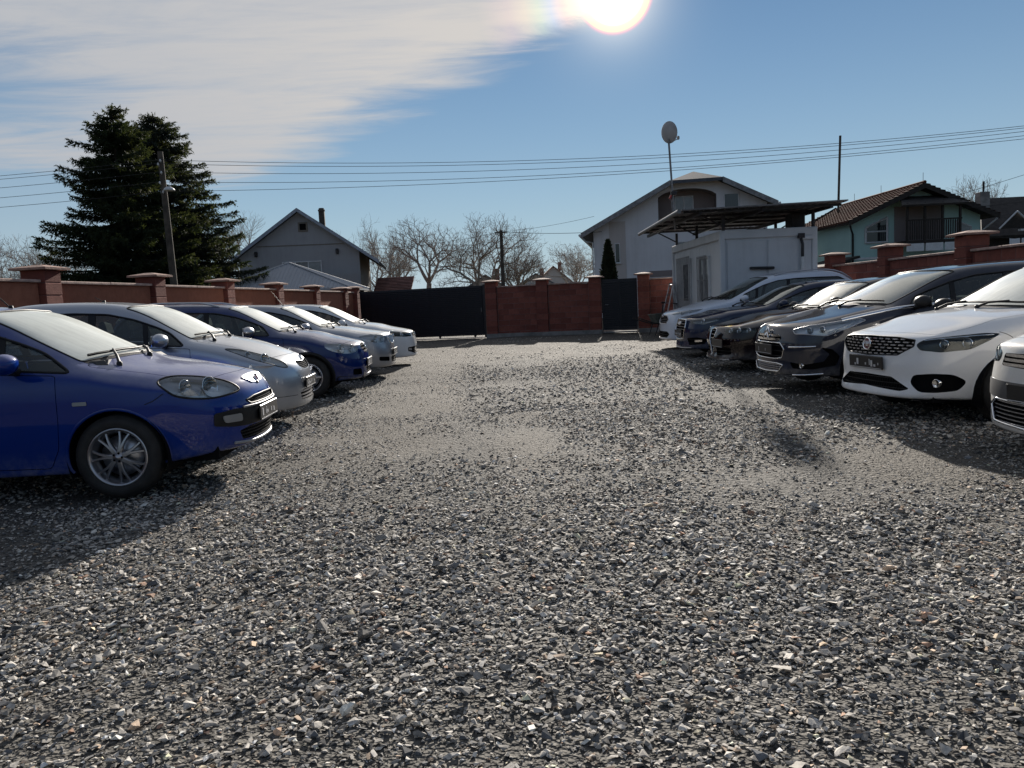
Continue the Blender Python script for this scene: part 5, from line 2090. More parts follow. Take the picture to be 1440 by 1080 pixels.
    def line(self, pts, d, off=0.0, step=0.05, closed=False, per=0):
        """polyline dropped onto the body"""
        P = [Vector(p) for p in pts]
        if per:
            P = smooth_closed(P, per) if closed else smooth_open(P, per)
        Q = []
        m = len(P) if closed else len(P) - 1
        for i in range(m):
            a, b = P[i], P[(i + 1) % len(P)]
            k = max(1, int((b - a).length / step))
            for q in range(k):
                Q.append(a.lerp(b, q / k))
        if not closed:
            Q.append(P[-1])
        out = []
        for p in Q:
            h, n = self.hit(p, d)
            out.append(h + n * off)
        if closed:
            out.append(out[0])
        return out

    def mesh(self, name, mat):
        F = self.F[self.alive]
        used = np.unique(F)
        mp = np.full(len(self.V), -1)
        mp[used] = np.arange(len(used))
        me = bpy.data.meshes.new(name)
        me.from_pydata(self.V[used].tolist(), [], mp[F].tolist())
        me.materials.append(mat)
        me.polygons.foreach_set('use_smooth', [True] * len(F))
        me.update()
        me.normals_split_custom_set_from_vertices(self.N[used].tolist())
        return me


def patch_obj(name, pdata, mat, parent, thick=0.0, normals=True):
    vs, fs, nor, loop = pdata
    vs = list(vs); fs = list(fs); nor = list(nor)
    nf = len(fs)
    if thick:
        n = len(loop)
        ctr = sum((vs[k] for k in loop), Vector()) / n
        for k in range(n):
            i, j = loop[k], loop[(k + 1) % n]
            on = (vs[j] - vs[i]).cross(nor[i])
            if on.length < 1e-9:
                continue
            on.normalize()
            if on.dot(vs[i] - ctr) < 0:
                on = -on
            b = len(vs)
            vs += [vs[i].copy(), vs[j].copy(), vs[j] - nor[j] * thick, vs[i] - nor[i] * thick]
            nor += [on] * 4
            q = (b, b + 1, b + 2, b + 3)
            if (vs[b + 1] - vs[b]).cross(vs[b + 3] - vs[b]).dot(on) < 0:
                q = q[::-1]
            fs.append(q)
    me = bpy.data.meshes.new(name)
    me.from_pydata([tuple(p) for p in vs], [], fs)
    me.materials.append(mat)
    me.polygons.foreach_set('use_smooth', [True] * len(fs))
    me.update()
    if normals:
        me.normals_split_custom_set_from_vertices([tuple(n) for n in nor])
    return link(name, me, parent)


def mir(pts):
    return [(p[0], -p[1], p[2]) for p in pts]


def wheel_mesh(R, W, Rr, spokes, style):
    """tyre and rim meshes, axis Y, outer face towards -Y"""
    t = MB()
    w = W / 2
    s = R - Rr
    prof = [(Rr - .012, -w * .78), (Rr + .004, -w * .92), (Rr + s * .30, -w * 1.0), (Rr + s * .62, -w * 1.02), (R - .030, -w * .93), (R - .008, -w * .80), (R - .001, -w * .62)]
    for g in (-.45, -.15, .15, .45):
        prof += [(R, w * (g - .10)), (R - .007, w * (g - .06)), (R - .007, w * (g - .03)), (R, w * (g + .01))]
    prof += [(R - .001, w * .62), (R - .008, w * .80), (R - .03, w * .93), (Rr + s * .62, w * 1.02), (Rr + s * .3, w), (Rr - .012, w * .8)]
    t.lathe(prof, 44, 'Y')
    r = MB()
    r.lathe([(Rr + .006, -w * .90), (Rr + .002, -w * .96), (Rr - .010, -w * .95), (Rr - .016, -w * .80), (Rr - .030, -w * .60), (Rr - .045, w * .2), (Rr - .03, w * .8), (Rr, w * .85)], 56, 'Y')
    yo = -w * .74
    # brake disc and backing
    r.lathe([(0.02, w * .05), (Rr * .72, w * .05), (Rr * .72, w * .12), (0.02, w * .12)], 40, 'Y', mi=1)
    r.lathe([(0.0, w * .3), (Rr - .04, w * .3)], 40, 'Y', mi=2)
    hub = Rr * .20
    def spoke(a0, a1, w0, w1, dep=0.030):
        n = 9
        rows = []
        for q in range(n):
            t_ = q / (n - 1)
            rad = lerp(hub * .7, Rr - .012, t_)
            a = lerp(a0, a1, t_ ** 1.5)
            ww = lerp(w0, w1, t_) * (1 - .25 * sin(pi * t_))
            y = yo + .020 * sin(pi * .5 * (1 - t_)) * -1 + .004
            rows.append((rad, a, ww, y))
        vs, fs = [], []
        for rad, a, ww, y in rows:
            ca, sa = cos(a), sin(a)
            for off, yy in ((-ww / 2, y + dep), (-ww / 2, y + .006), (-ww * .3, y), (ww * .3, y), (ww / 2, y + .006), (ww / 2, y + dep)):
                vs.append((rad * ca - off * sa, yy, rad * sa + off * ca))
        for q in range(n - 1):
            for k in range(5):
                b = q * 6 + k
                fs.append((b, b + 1, b + 7, b + 6))
        r.add(vs, fs, 0, False)
    for k in range(spokes):
        a = 2 * pi * k / spokes + pi / 2
        if style == 'twin':
            spoke(a - .05, a - .20, .036, .018)
            spoke(a + .05, a + .20, .036, .018)
        elif style == 'y':
            spoke(a, a - .16, .040, .020)
            spoke(a, a + .16, .040, .020)
        else:
            spoke(a, a, .062, .040)
    r.lathe([(0, yo - .030), (hub * .42, yo - .029), (hub * .46, yo - .020), (hub * 1.0, yo - .014), (hub * 1.08, yo + .02)], 28, 'Y')
    for k in range(5):
        a = 2 * pi * k / 5 + .3
        r.lathe([(0, yo - .020), (.009, yo - .019), (.010, yo - .008)], 8, 'Y', c=(hub * .74 * cos(a), 0, hub * .74 * sin(a)), mi=2)
    return t, r


def ellipsoid(mb, c, r, nu=14, nv=8, mi=0, flat_back=None):
    vs, fs = [], []
    for i in range(nv + 1):
        th = pi * i / nv
        for k in range(nu):
            ph = 2 * pi * k / nu
            p = [c[0] + r[0] * sin(th) * cos(ph), c[1] + r[1] * sin(th) * sin(ph), c[2] + r[2] * cos(th)]
            if flat_back is not None:
                p[0] = max(p[0], c[0] + flat_back)
            vs.append(tuple(p))
    for i in range(nv):
        for k in range(nu):
            k2 = (k + 1) % nu
            fs.append((i * nu + k, (i + 1) * nu + k, (i + 1) * nu + k2, i * nu + k2))
    return mb.add(vs, fs, mi, True)


def make_seat(mat, name, parent, loc, width=0.5):
    """cushion, reclined back and head restraint of one seat"""
    mb = MB()
    mb.cbox((0, 0, .30), (.50, width, .16), .05, ry=-.12)
    mb.cbox((-.30, 0, .62), (.14, width * .96, .62), .05, ry=-.28)
    if width < 1:
        mb.cbox((-.42, 0, 1.02), (.09, .25, .19), .04, ry=-.22)
        mb.tube([(-.40, .06, .88), (-.42, .06, 1.0)], .006, 6)
        mb.tube([(-.40, -.06, .88), (-.42, -.06, 1.0)], .006, 6)
    else:
        for s in (-1, 1):
            mb.cbox((-.42, s * width * .3, .99), (.08, .22, .14), .03, ry=-.22)
    return mb.build(name, mat, parent, loc)


def make_car(sp):
    """builds one car from its table of stations and outlines; returns its root"""
    L, ym = sp['L'], sp['ymax']
    B = Body(sp)
    A, lid = sp['st'], B.lid
    pm = paint(sp['name'] + ' paint', sp['col'], sp.get('metal', .35), sp.get('prough', .34), sp.get('dust', .30))
    root = empty('car', sp['loc'], radians(sp['yaw']), sp['label'], 'car', sp['group'])
    DN = (0, -1, 0)

    def lp(i, c):
        """point of the lid at fractional station i and column c (0 centre .. 3 belt)"""
        i0 = min(8, int(i)); c0 = min(2, int(c)); ti, tc = i - i0, c - c0
        p = [lerp(lerp(Vector(lid[i0][c0]), Vector(lid[i0][c0 + 1]), tc), lerp(Vector(lid[i0 + 1][c0]), Vector(lid[i0 + 1][c0 + 1]), tc), ti)][0]
        return (-p.x, p.y, p.z)

    # ---- bonnet
    hood = sp.get('hood')
    if hood is None:
        h0 = sp.get('hood_from', 0.1)
        half = [lp(h0, c) for c in (0, .7, 1.3, 1.9)] + [lp(i, 2.12) for i in (h0 + .5, 1, 1.6, 2.2, 2.75)] + [lp(2.88, c) for c in (1.9, 1.3, .7, 0)]
    else:
        half = [(-a, y, z) for a, y, z in hood]
    hp = half + [(p[0], -p[1], p[2]) for p in half[::-1]]
    hp = [p for i, p in enumerate(hp) if (Vector(p) - Vector(hp[i - 1])).length > 1e-4]
    hp = round_corners(hp, .03, 3)
    dh = (-.30, 0, -.95)
    # ---- screen
    wi0, wi1, wc = 3.04, 4.93, 1.86
    ws = [lp(wi0, c) for c in (0, .6, 1.2, 1.6, wc)] + [lp(i, wc) for i in (3.4, 3.8, 4.2, 4.6)] + [lp(wi1, c) for c in (wc, 1.6, 1.2, .6, 0)]
    wsp = ws + [(p[0], -p[1], p[2]) for p in ws[::-1]]
    wsp = [p for i, p in enumerate(wsp) if (Vector(p) - Vector(wsp[i - 1])).length > 1e-4]
    wsp = round_corners(wsp, .06, 4)
    dw = (-.55, 0, -.83)
    # ---- side window opening
    dl = sp.get('dlo')
    if dl is None:
        lo = [lp(i, 2.94) for i in (sp.get('dlo_from', 3.30), 4, 4.6, 5.2, 6, 6.8, 7.5)]
        hi = [lp(i, 2.16) for i in (7.45, 7.0, 6.4, 5.8, 5.2, 4.6, 4.0, 3.6)]
        dl = lo + hi
    else:
        dl = [(-a, .7, z) for a, z in dl]
    dl = round_corners(dl, .05, 4)
    aB = sp['aB']        # centre pillar
    # ---- doors
    d0, d1 = sp['door_f'], sp['door_r']

    def bz(a):
        xs = [lid[i][3][0] for i in range(10)]
        return float(np.interp(a, xs, [lid[i][3][2] for i in range(10)]))

    def door_poly(a0, a1, kind):
        pts = []
        for t in np.linspace(0, 1, 6):
            a = lerp(a0, a1, t)
            pts.append((-a, .8, bz(a) - .012))
        if kind == 'r':
            pts += [(-a1, .8, .62), (-(a1 - .16), .8, .42), (-(a1 - .28), .8, .27)]
        else:
            pts += [(-a1, .8, .6), (-a1, .8, .27)]
        pts += [(-(a0 + .10), .8, .25), (-(a0 + .02), .8, .40), (-a0, .8, .60)]
        return round_corners(pts, .03, 3)
    doors = [door_poly(d0, aB, 'f')]
    if d1:
        doors.append(door_poly(aB, d1, 'r'))
    # ---- wheel arches
    ra = sp['rw'] + sp.get('arch', .045)
    axles = (sp['fo'], sp['fo'] + sp['wb'])

    def arch(a, r):
        return [(-a + r * cos(t), .8, sp['rw'] + r * sin(t)) for t in np.linspace(0, 2 * pi, 40)[:-1]]

    # ---- cut all openings
    for s in (1, -1):
        D = (0, -s, 0)
        mm = (lambda p: p) if s == 1 else mir
        for a in axles:
            B.cut(mm(arch(a, ra)), D)
        B.cut(mm(dl), D)
        for q in doors:
            B.cut(mm(q), D)
    B.cut(wsp, dw, 1.2)
    B.cut(hp, dh, 1.2)
    for op in sp['openings']:
        for s in ((1, -1) if op.get('both') else (1,)):
            pts = [(-a, y * s, z) for a, y, z in op['pts']]
            if op.get('sym'):
                pts = pts + [(p[0], -p[1], p[2]) for p in pts[::-1]]
                pts = [p for i, p in enumerate(pts) if (Vector(p) - Vector(pts[i - 1])).length > 1e-4]
            pts = smooth_closed(pts, 5) if op.get('smooth') else round_corners(pts, op.get('r', .015), 3)
            dd = op.get('d', (-1, 0, 0))
            dd = (dd[0], dd[1] * s, dd[2])
            op.setdefault('done', []).append((pts, dd, s))
            B.cut(pts, dd, .5)

    body = link('body', B.mesh('body', pm), root)
    # ---- panels
    patch_obj('bonnet', B.patch(hp, dh, 0.0, .0055, .04), pm, root, .02)
    for s in (1, -1):
        mm = (lambda p: p) if s == 1 else mir
        D = (0, -s, 0)
        for k, q in enumerate(doors):
            do = patch_obj('door', B.patch(mm(q), D, 0.0, .0055, .05), pm, root, .02)
            ah = (aB if k == 0 else d1) - (.16 if k == 0 else .22)
            zh = bz(ah) - sp.get('handle_drop', .13)
            h, n = B.hit((-ah, .8 * s, zh), D)
            hm = MB()
            hm.cbox(h + n * .012 + Vector((.0, 0, 0)), (.19, .022, .030), .008)
            hm.build('handle', M['chrome'] if sp.get('chrome_handle') else pm, do)
    # ---- glass
    wg = patch_obj('windscreen', B.patch(wsp, dw, -.004, -.004, .05), sp.get('wsmat', M['windscreen']), root)
    rim_ = B.line(wsp, dw, -.001, .06, closed=True)
    mb = MB(); mb.tube(rim_, .009, 5, cap=False); mb.build('seal', M['black_plastic'], wg)
    gm = sp.get('sgmat', M['side_glass'])
    for s in (1, -1):
        mm = (lambda p: p) if s == 1 else mir
        D = (0, -s, 0)
        sg = patch_obj('side_window', B.patch(mm(dl), D, -.006, -.003, .06), gm, root)
        mb = MB(); mb.tube(B.line(mm(dl), D, .0, .06, closed=True), sp.get('dlo_w', .010), 5, cap=False)
        mb.build('window_trim', M['satin'] if sp.get('chrome_dlo') else M['black_plastic'], sg)
        # centre pillar and quarter-light bar, black, in front of the glass
        for (a0_, a1_, w_) in [(aB - .03, aB + .02, .075)] + sp.get('bars', []):
            z0, z1 = bz(a0_) - .0, bz(a0_) + .55
            pts = [(-a0_, .8, z0), (-a1_ - (.02), .8, z1)]
            quad_ = [(p[0] + o_, p[1] * s, p[2]) for p, o_ in ((pts[0], -w_ / 2), (pts[0], w_ / 2), (pts[1], w_ / 2), (pts[1], -w_ / 2))]
            # clip the strip against the window outline
            poly = [(p[0], p[2]) for p in dl]
            zt = z1
            for zz in np.linspace(z0 + .05, z1, 40):
                xx = lerp(quad_[0][0] + w_ / 2, quad_[3][0] + w_ / 2, (zz - z0) / (z1 - z0))
                if not in_poly(np.array([xx]), np.array([zz]), poly)[0]:
                    zt = zz
                    break
            f_ = (zt - z0) / (z1 - z0)
            q2 = [quad_[0], quad_[1], tuple(Vector(quad_[1]).lerp(Vector(quad_[2]), f_)), tuple(Vector(quad_[0]).lerp(Vector(quad_[3]), f_))]
            patch_obj('pillar_trim', B.patch(q2, D, .001, 0, .05), M['black_plastic'], sg, .008)
    # ---- cowl strip at the foot of the screen
    cw = [lp(2.90, c) for c in (0, .7, 1.3, 1.85)] + [lp(3.06, c) for c in (1.85, 1.3, .7, 0)]
    cw = cw + [(p[0], -p[1], p[2]) for p in cw[::-1]]
    cw = [p for i, p in enumerate(cw) if (Vector(p) - Vector(cw[i - 1])).length > 1e-4]
    patch_obj('cowl_panel', B.patch(cw, (-.3, 0, -.95), .001, 0, .05), M['black_plastic'], root, .01)
    # ---- openings: dark recess, then their filling
    for op in sp['openings']:
        for pts, dd, s in op['done']:
            depth = op.get('depth', .05)
            kind = op['kind']
            nm = op['name']
            back = B.patch(pts, dd, -depth, -.002, .03)
            front_loop = B.patch(pts, dd, 0.0, 0.0, .03)
            # recess: back face plus side wall
            vs, fs, nor, loop = back
            vs = list(vs); fs = list(fs)
            fl = [front_loop[0][k] for k in front_loop[3]]
            b = len(vs)
            vs += fl
            n = min(len(loop), len(fl))
            if len(loop) == len(fl):
                for k in range(n):
                    k2 = (k + 1) % n
                    fs.append((loop[k], loop[k2], b + k2, b + k))
            me = bpy.data.meshes.new(nm)
            me.from_pydata([tuple(p) for p in vs], [], fs)
            me.materials.append(M[op.get('back', 'void')])
            me.update()
            part = link(nm, me, root)
            if op.get('rim'):
                w_, mat_ = op['rim']
                mb = MB(); mb.tube(B.line(pts, dd, .0, .04, closed=True), w_, 6, cap=False)
                mb.build('surround', pm if mat_ == 'paint' else M[mat_], part)
            Pn = [Vector(p) for p in pts]
            if kind in ('slats', 'mesh', 'dash'):
                dn, u, v, t0, p2 = B.basis(pts, dd)
                p2 = inset2([Vector(p) for p in p2], .004)
                arr = [tuple(p) for p in p2]
                ys = [p[1] for p in arr]
                nz = op['n']
                mb = MB()
                rows = [lerp(min(ys), max(ys), (q + .5) / nz) for q in range(nz)]
                fo_ = -op.get('sink', .012)
                hw = op.get('w', .006)
                for ri, yv in enumerate(rows):
                    xs = []
                    m_ = len(arr)
                    for q in range(m_):
                        (xa, ya), (xb, yb) = arr[q], arr[(q + 1) % m_]
                        if (ya > yv) != (yb > yv):
                            xs.append(xa + (xb - xa) * (yv - ya) / (yb - ya))
                    xs.sort()
                    for q in range(0, len(xs) - 1, 2):
                        x0, x1 = xs[q], xs[q + 1]
                        if kind == 'dash':
                            ph = op.get('pitch', .07)
                            st_ = x0 - (x0 % ph) + (ph / 2 if ri % 2 else 0)
                            segs = []
                            xx = st_
                            while xx < x1:
                                a_, b_ = max(xx, x0), min(xx + ph * .62, x1)
                                if b_ - a_ > .015:
                                    segs.append((a_, b_))
                                xx += ph
                        else:
                            segs = [(x0, x1)]
                        for a_, b_ in segs:
                            k = max(2, int((b_ - a_) / .05))
                            line_ = []
                            for w_ in range(k + 1):
                                h, n_ = B.hit(u * lerp(a_, b_, w_ / k) + v * yv + dn * t0, dd)
                                line_.append(h + n_ * fo_)
                            # flat blade
                            vs2, fs2 = [], []
                            for p in line_:
                                vs2 += [p + v * hw, p - v * hw, p - v * hw * .6 + dn * .02, p + v * hw * .6 + dn * .02]
                            for w_ in range(len(line_) - 1):
                                for e_ in range(4):
                                    e2 = (e_ + 1) % 4
                                    fs2.append((w_ * 4 + e_, w_ * 4 + e2, w_ * 4 + 4 + e2, w_ * 4 + 4 + e_))
                            fs2 += [(0, 1, 2, 3), tuple(len(vs2) - 4 + q_ for q_ in (3, 2, 1, 0))]
                            mb.add(vs2, fs2, 0)
                if kind == 'mesh':
                    xsall = [p[0] for p in arr]
                    x = min(xsall) + .01
                    pv = op.get('pitch', .03)
                    while x < max(xsall):
                        yy = []
                        m_ = len(arr)
                        for q in range(m_):
                            (xa, ya), (xb, yb) = arr[q], arr[(q + 1) % m_]
                            if (xa > x) != (xb > x):
                                yy.append(ya + (yb - ya) * (x - xa) / (xb - xa))
                        yy.sort()
                        for q in range(0, len(yy) - 1, 2):
                            k = max(2, int((yy[q + 1] - yy[q]) / .05))
                            line_ = []
                            for w_ in range(k + 1):
                                h, n_ = B.hit(u * x + v * lerp(yy[q], yy[q + 1], w_ / k) + dn * t0, dd)
                                line_.append(h + n_ * (fo_ - .003))
                            mb.tube(line_, hw * .6, 4, cap=False, smooth=False)
                        x += pv
                if mb.v:
                    mb.build(op.get('fill', 'grille_bar'), M[op.get('mat', 'black_plastic')], part)
            elif kind == 'lamp':
                # lamp units behind a clear lens
                for (a_, y_, z_, r_, k_) in op['units']:
                    c_, n_ = B.hit((-a_, y_ * s, z_), dd)
                    f_ = -Vector(dd).normalized()
                    f_ = (f_ * .5 + Vector((1, 0, 0)) * .5).normalized()
                    cc = c_ + Vector(dd).normalized() * op.get('unit_depth', .028)
                    q_ = f_.to_track_quat('Z', 'Y').to_matrix()
                    mb = MB()
                    mi_ = {'bowl': 0, 'proj': 0, 'amber': 2}[k_]
                    if k_ == 'proj':
                        pr = [(r_, -.01), (r_ * 1.02, .012), (r_ * .92, .016), (r_ * .80, .006)]
                        t_ = MB(); t_.lathe(pr, 20); mb.add([cc + q_ @ Vector(p) for p in t_.v], t_.f, 0, True)
                        t_ = MB(); t_.lathe([(r_ * .8, .0), (r_ * .62, .012), (r_ * .34, .019), (0.0, .022)], 20); mb.add([cc + q_ @ Vector(p) for p in t_.v], t_.f, 1, True)
                    else:
                        pr = [(r_ * 1.04, .014), (r_, .016), (r_ * .93, .006), (r_ * .70, -.012), (r_ * .35, -.022), (0, -.024)]
                        t_ = MB(); t_.lathe(pr, 20); mb.add([cc + q_ @ Vector(p) for p in t_.v], t_.f, mi_, True)
                        t_ = MB(); t_.lathe([(r_ * .22, -.022), (r_ * .22, .004), (r_ * .12, .010), (0, .011)], 12); mb.add([cc + q_ @ Vector(p) for p in t_.v], t_.f, 1, True)
                    mb.build('lamp_unit', [M['reflector'], M['lamp_grey'], M['amber']], part)
                if op.get('strip'):
                    st_ = [(-a_, y_ * s, z_) for a_, y_, z_ in op['strip']]
                    mb = MB(); mb.tube([p + Vector(dd).normalized() * .014 for p in B.line(st_, dd, 0, .05, per=4)], .008, 6)
                    mb.build('light_strip', M['reflector'], part)
                patch_obj('lens', B.patch(pts, dd, .001, .001, .03, bulge=op.get('bulge', .004)), M[op.get('lens', 'lens')], part)
            elif kind == 'fog':
                a_, y_, z_, r_ = op['unit']
                c_, n_ = B.hit((-a_, y_ * s, z_), dd)
                mb = MB()
                t_ = MB(); t_.lathe([(r_, -.02), (r_, .004), (r_ * .92, .008), (r_ * .75, .002), (0, .006)], 18)
                q_ = Vector((1, .15 * s, 0)).normalized().to_track_quat('Z', 'Y').to_matrix()
                cc = c_ - Vector((1, 0, 0)) * .02
                mb.add([cc + q_ @ Vector(p) for p in t_.v], t_.f, 0, True)
                mb.build('fog_lamp', M['reflector'], part)
    # ---- trims: patches and lines laid on the surface
    for tr in sp.get('trims', []):
        for s in ((1, -1) if tr.get('both') else (1,)):
            pts = [(-a, y * s, z) for a, y, z in tr['pts']]
            dd = tr.get('d', (-1, 0, 0)); dd = (dd[0], dd[1] * s, dd[2])
            if tr.get('sym'):
                pts = pts + [(p[0], -p[1], p[2]) for p in pts[::-1]]
                pts = [p for i, p in enumerate(pts) if (Vector(p) - Vector(pts[i - 1])).length > 1e-4]
            mat_ = pm if tr['mat'] == 'paint' else M[tr['mat']]
            if tr['kind'] == 'panel':
                pts = smooth_closed(pts, 5) if tr.get('smooth') else round_corners(pts, tr.get('r', .02), 3)
                patch_obj(tr['name'], B.patch(pts, dd, tr.get('off', .004), 0, .04, bulge=tr.get('bulge', 0)), mat_, root, tr.get('off', .004) + .004)
            else:
                mb = MB(); mb.tube(B.line(pts, dd, tr.get('off', .0), .04, per=tr.get('per', 6), closed=tr.get('closed', False)), tr['w'], 7)
                mb.build(tr['name'], mat_, root)
    # ---- arch lips, liners
    for ai, a in enumerate(axles):
        for s in (1, -1):
            pts = [(-a + ra * cos(t), .8 * s, sp['rw'] + ra * sin(t)) for t in np.linspace(-.35, pi + .35, 30)]
            ln = B.line(pts, (0, -s, 0), -.004, .2)
            mb = MB(); mb.tube(ln, sp.get('lip', .011), 6)
            mb.build('arch_trim', M[sp['lip_mat']] if sp.get('lip_mat') else pm, root)
            yo = abs(ym[2]) - .015
            mb = MB()
            n = 24
            vs, fs = [], []
            for q in range(n + 1):
                t = lerp(-.4, pi + .4, q / n)
                for yy in (yo, yo - .38):
                    vs.append((-a + (ra + .006) * cos(t), yy * s, sp['rw'] + (ra + .006) * sin(t)))
            for q in range(n):
                fs.append((q * 2, q * 2 + 1, q * 2 + 3, q * 2 + 2))
            vs.append((-a, (yo - .38) * s, sp['rw']))
            for q in range(n):
                fs.append((q * 2 + 1, len(vs) - 1, q * 2 + 3))
            mb.add(vs, fs)
            mb.build('wheel_liner', M['void'], root)
    # ---- underside
    mb = MB()
    mb.box((-L / 2, 0, .27), (L - .45, (ym[4] - .40) * 2 + .35, .10))
    mb.build('underbody', M['void'], root)
    # ---- wheels
    tm, rm = wheel_mesh(sp['rw'], sp.get('tw', .19), sp['rim'], sp.get('spokes', 7), sp.get('wstyle', 'twin'))
    tme = tm.mesh('tyre', [M['rubber']])
    rme = rm.mesh('rim', [M[sp.get('rimmat', 'rim')], M['satin'], M['void']])
    for a in axles:
        for s in (1, -1):
            y = (ym[2] - .012 - sp.get('tw', .19) / 2) * s
            wv = empty('wheel', (-a, y, sp['rw']), pi if s == 1 else 0, parent=root)
            link('tyre', tme, wv, rot=(0, random.uniform(0, 1), 0))
            link('rim', rme, wv, rot=(0, sp.get('wrot', .3) + (random.uniform(0, 1) if s > 0 else 0), 0))
    # ---- mirrors
    am = sp.get('mirror_a', A[3] + .22)
    for s in (1, -1):
        zb = bz(am) + sp.get('mirror_up', .075)
        yb = ym[3] + .115
        mr = MB()
        ellipsoid(mr, (-am, yb * s, zb), (.085, .125, .075), 18, 10, flat_back=-.045)
        mo = mr.build('door_mirror', M[sp['mirror_mat']] if sp.get('mirror_mat') else pm, root)
        g = MB(); g.box((-am - .048, yb * s, zb), (.006, .20, .115)); g.build('mirror_glass', M['mirror_glass'], mo)
        f = MB(); f.tube([(-am - .01, (ym[3] - .05) * s, bz(am) + .01), (-am, (yb - .03) * s, zb - .045)], [.034, .028], 8)
        f.build('mirror_arm', M['black_plastic'], mo)
    # ---- wipers
    for (y0, y1) in sp.get('wipers', ((.05, .62), (-.52, .06))):
        p0, n0 = B.hit(lp(2.98, 0)[:1] + (y0,) + (lp(2.98, 0)[2],), (-.3, 0, -.95))
        ca = lid[3][0][0]
        zc_ = lid[3][0][2]
        mb = MB()
        base = Vector((-(ca - .06), y0 - .0, zc_ + .0))
        h0, _ = B.hit(base, (0, 0, -1))
        k = 7
        blade = []
        for q in range(k + 1):
            y = lerp(y0 - .02, y1, q / k)
            c = abs(y) / max(.3, lid[3][2][1])
            p = Vector(lp(3.13, min(1.9, 2 * c)))
            p.y = y
            h, n = B.hit(p, dw)
            blade.append(h + n * .018)
        mb.tube(blade, .011, 5)
        mid_ = blade[k // 2] + Vector((0, 0, .012))
        mb.tube([h0 + Vector((0, 0, .012)), h0.lerp(mid_, .35) + Vector((0, 0, .03)), mid_], [.014, .011, .009], 6)
        mb.lathe([(0.022, -.01), (.022, .02), (.014, .03), (0, .031)], 10, c=h0)
        mb.build('wiper', M['black_plastic'], root)
    # ---- number plate
    if sp.get('plate'):
        a_, y_, z_, pit = sp['plate']
        h, n = B.hit((-a_, y_, z_), (-1, 0, 0))
        xs = [B.hit((-a_, y_ + o_, z_), (-1, 0, 0))[0].x for o_ in (-.22, 0, .22)]
        px = max(xs) + .012
        mb = MB()
        mb.cbox((px, y_, z_), (.016, .53, .125), .006, ry=pit)
        pl = mb.build('number_plate', M['plate_black'], root)
        mb = MB()
        rr = random.Random(sp['name'])
        y = -.215
        while y < .21:
            w_ = rr.choice((.010, .018, .028))
            h_ = rr.choice((.022, .035, .06))
            if rr.random() < sp.get('plate_ink', .75):
                mb.box((px + .0095 + pit * .0, y_ + y + w_ / 2, z_ + rr.uniform(-.01, .01) - (.07 - h_) * .35), (.002, w_, h_), ry=pit)
            y += w_ + rr.choice((.014, .02, .035))
        mb.box((px + .0095, y_, z_ - .054), (.002, .50, .006), ry=pit)
        mb.build('plate_print', M['plate_pale'], pl)
    # ---- badge
    if sp.get('badge'):
        a_, z_, r_, kind = sp['badge']
        h, n = B.hit((-a_, 0, z_), (-1, 0, -.15))
        q_ = (n * .5 + Vector((1, 0, .15)) * .5).normalized().to_track_quat('Z', 'Y').to_matrix()
        # local frame: X = sideways, Y = up
        zax = q_ @ Vector((0, 0, 1)); xax = Vector((0, 1, 0)); yax = zax.cross(xax).normalized()
        c_ = h + zax * sp.get('badge_off', .012)
        def put(mb, t_, mi=0):
            mb.add([c_ + xax * p[0] + yax * p[1] + zax * p[2] for p in t_.v], t_.f, mi, True)
        mb = MB()
        def ring(ro, ri, sx=1, sy=1, ox=0, th=.008):
            t_ = MB(); n_ = 28
            vs, fs = [], []
            for k in range(n_):
                a = 2 * pi * k / n_
                for r, zz in ((ro, 0), ((ro + ri) / 2, th), (ri, 0)):
                    vs.append((ox + r * cos(a) * sx, r * sin(a) * sy, zz))
            for k in range(n_):
                k2 = (k + 1) % n_
                for e in (0, 1):
                    fs.append((k * 3 + e, k2 * 3 + e, k2 * 3 + e + 1, k * 3 + e + 1))
            t_.add(vs, fs); return t_
        def disc(r, mi, zz=.001, sx=1, sy=1):
            t_ = MB(); t_.add([(r * cos(2 * pi * k / 24) * sx, r * sin(2 * pi * k / 24) * sy, zz) for k in range(24)], [tuple(range(24))]); put(mb, t_, mi)
        def bar(x0, y0, x1, y1, w):
            t_ = MB(); dx, dy = x1 - x0, y1 - y0; l_ = math.hypot(dx, dy); nx, ny = -dy / l_ * w / 2, dx / l_ * w / 2
            base = [(x0 + nx, y0 + ny, 0), (x0 - nx, y0 - ny, 0), (x1 - nx, y1 - ny, 0), (x1 + nx, y1 + ny, 0)]
            t_.prism(base, (0, 0, .007)); put(mb, t_, 0)
        if kind == 'round_letters':
            disc(r_ * .9, 1); put(mb, ring(r_, r_ * .78))
            for i, ch in enumerate('FIAT'):
                x = (-.5 + i / 3.0) * r_ * .95
                h_, w_ = r_ * .42, r_ * .10
                g = r_ * .22
                if ch == 'F': bar(x - g / 2, -h_, x - g / 2, h_, w_); bar(x - g / 2, h_ * .9, x + g / 2, h_ * .9, w_); bar(x - g / 2, 0, x + g / 3, 0, w_)
                if ch == 'I': bar(x, -h_, x, h_, w_)
                if ch == 'A': bar(x - g / 2, -h_, x, h_, w_); bar(x + g / 2, -h_, x, h_, w_); bar(x - g / 4, -h_ * .3, x + g / 4, -h_ * .3, w_)
                if ch == 'T': bar(x, -h_, x, h_, w_); bar(x - g / 2, h_ * .9, x + g / 2, h_ * .9, w_)
        elif kind == 'vw':
            disc(r_ * .95, 2); put(mb, ring(r_, r_ * .82))
            w_ = r_ * .14
            bar(-r_ * .42, r_ * .72, 0, r_ * .08, w_); bar(r_ * .42, r_ * .72, 0, r_ * .08, w_)
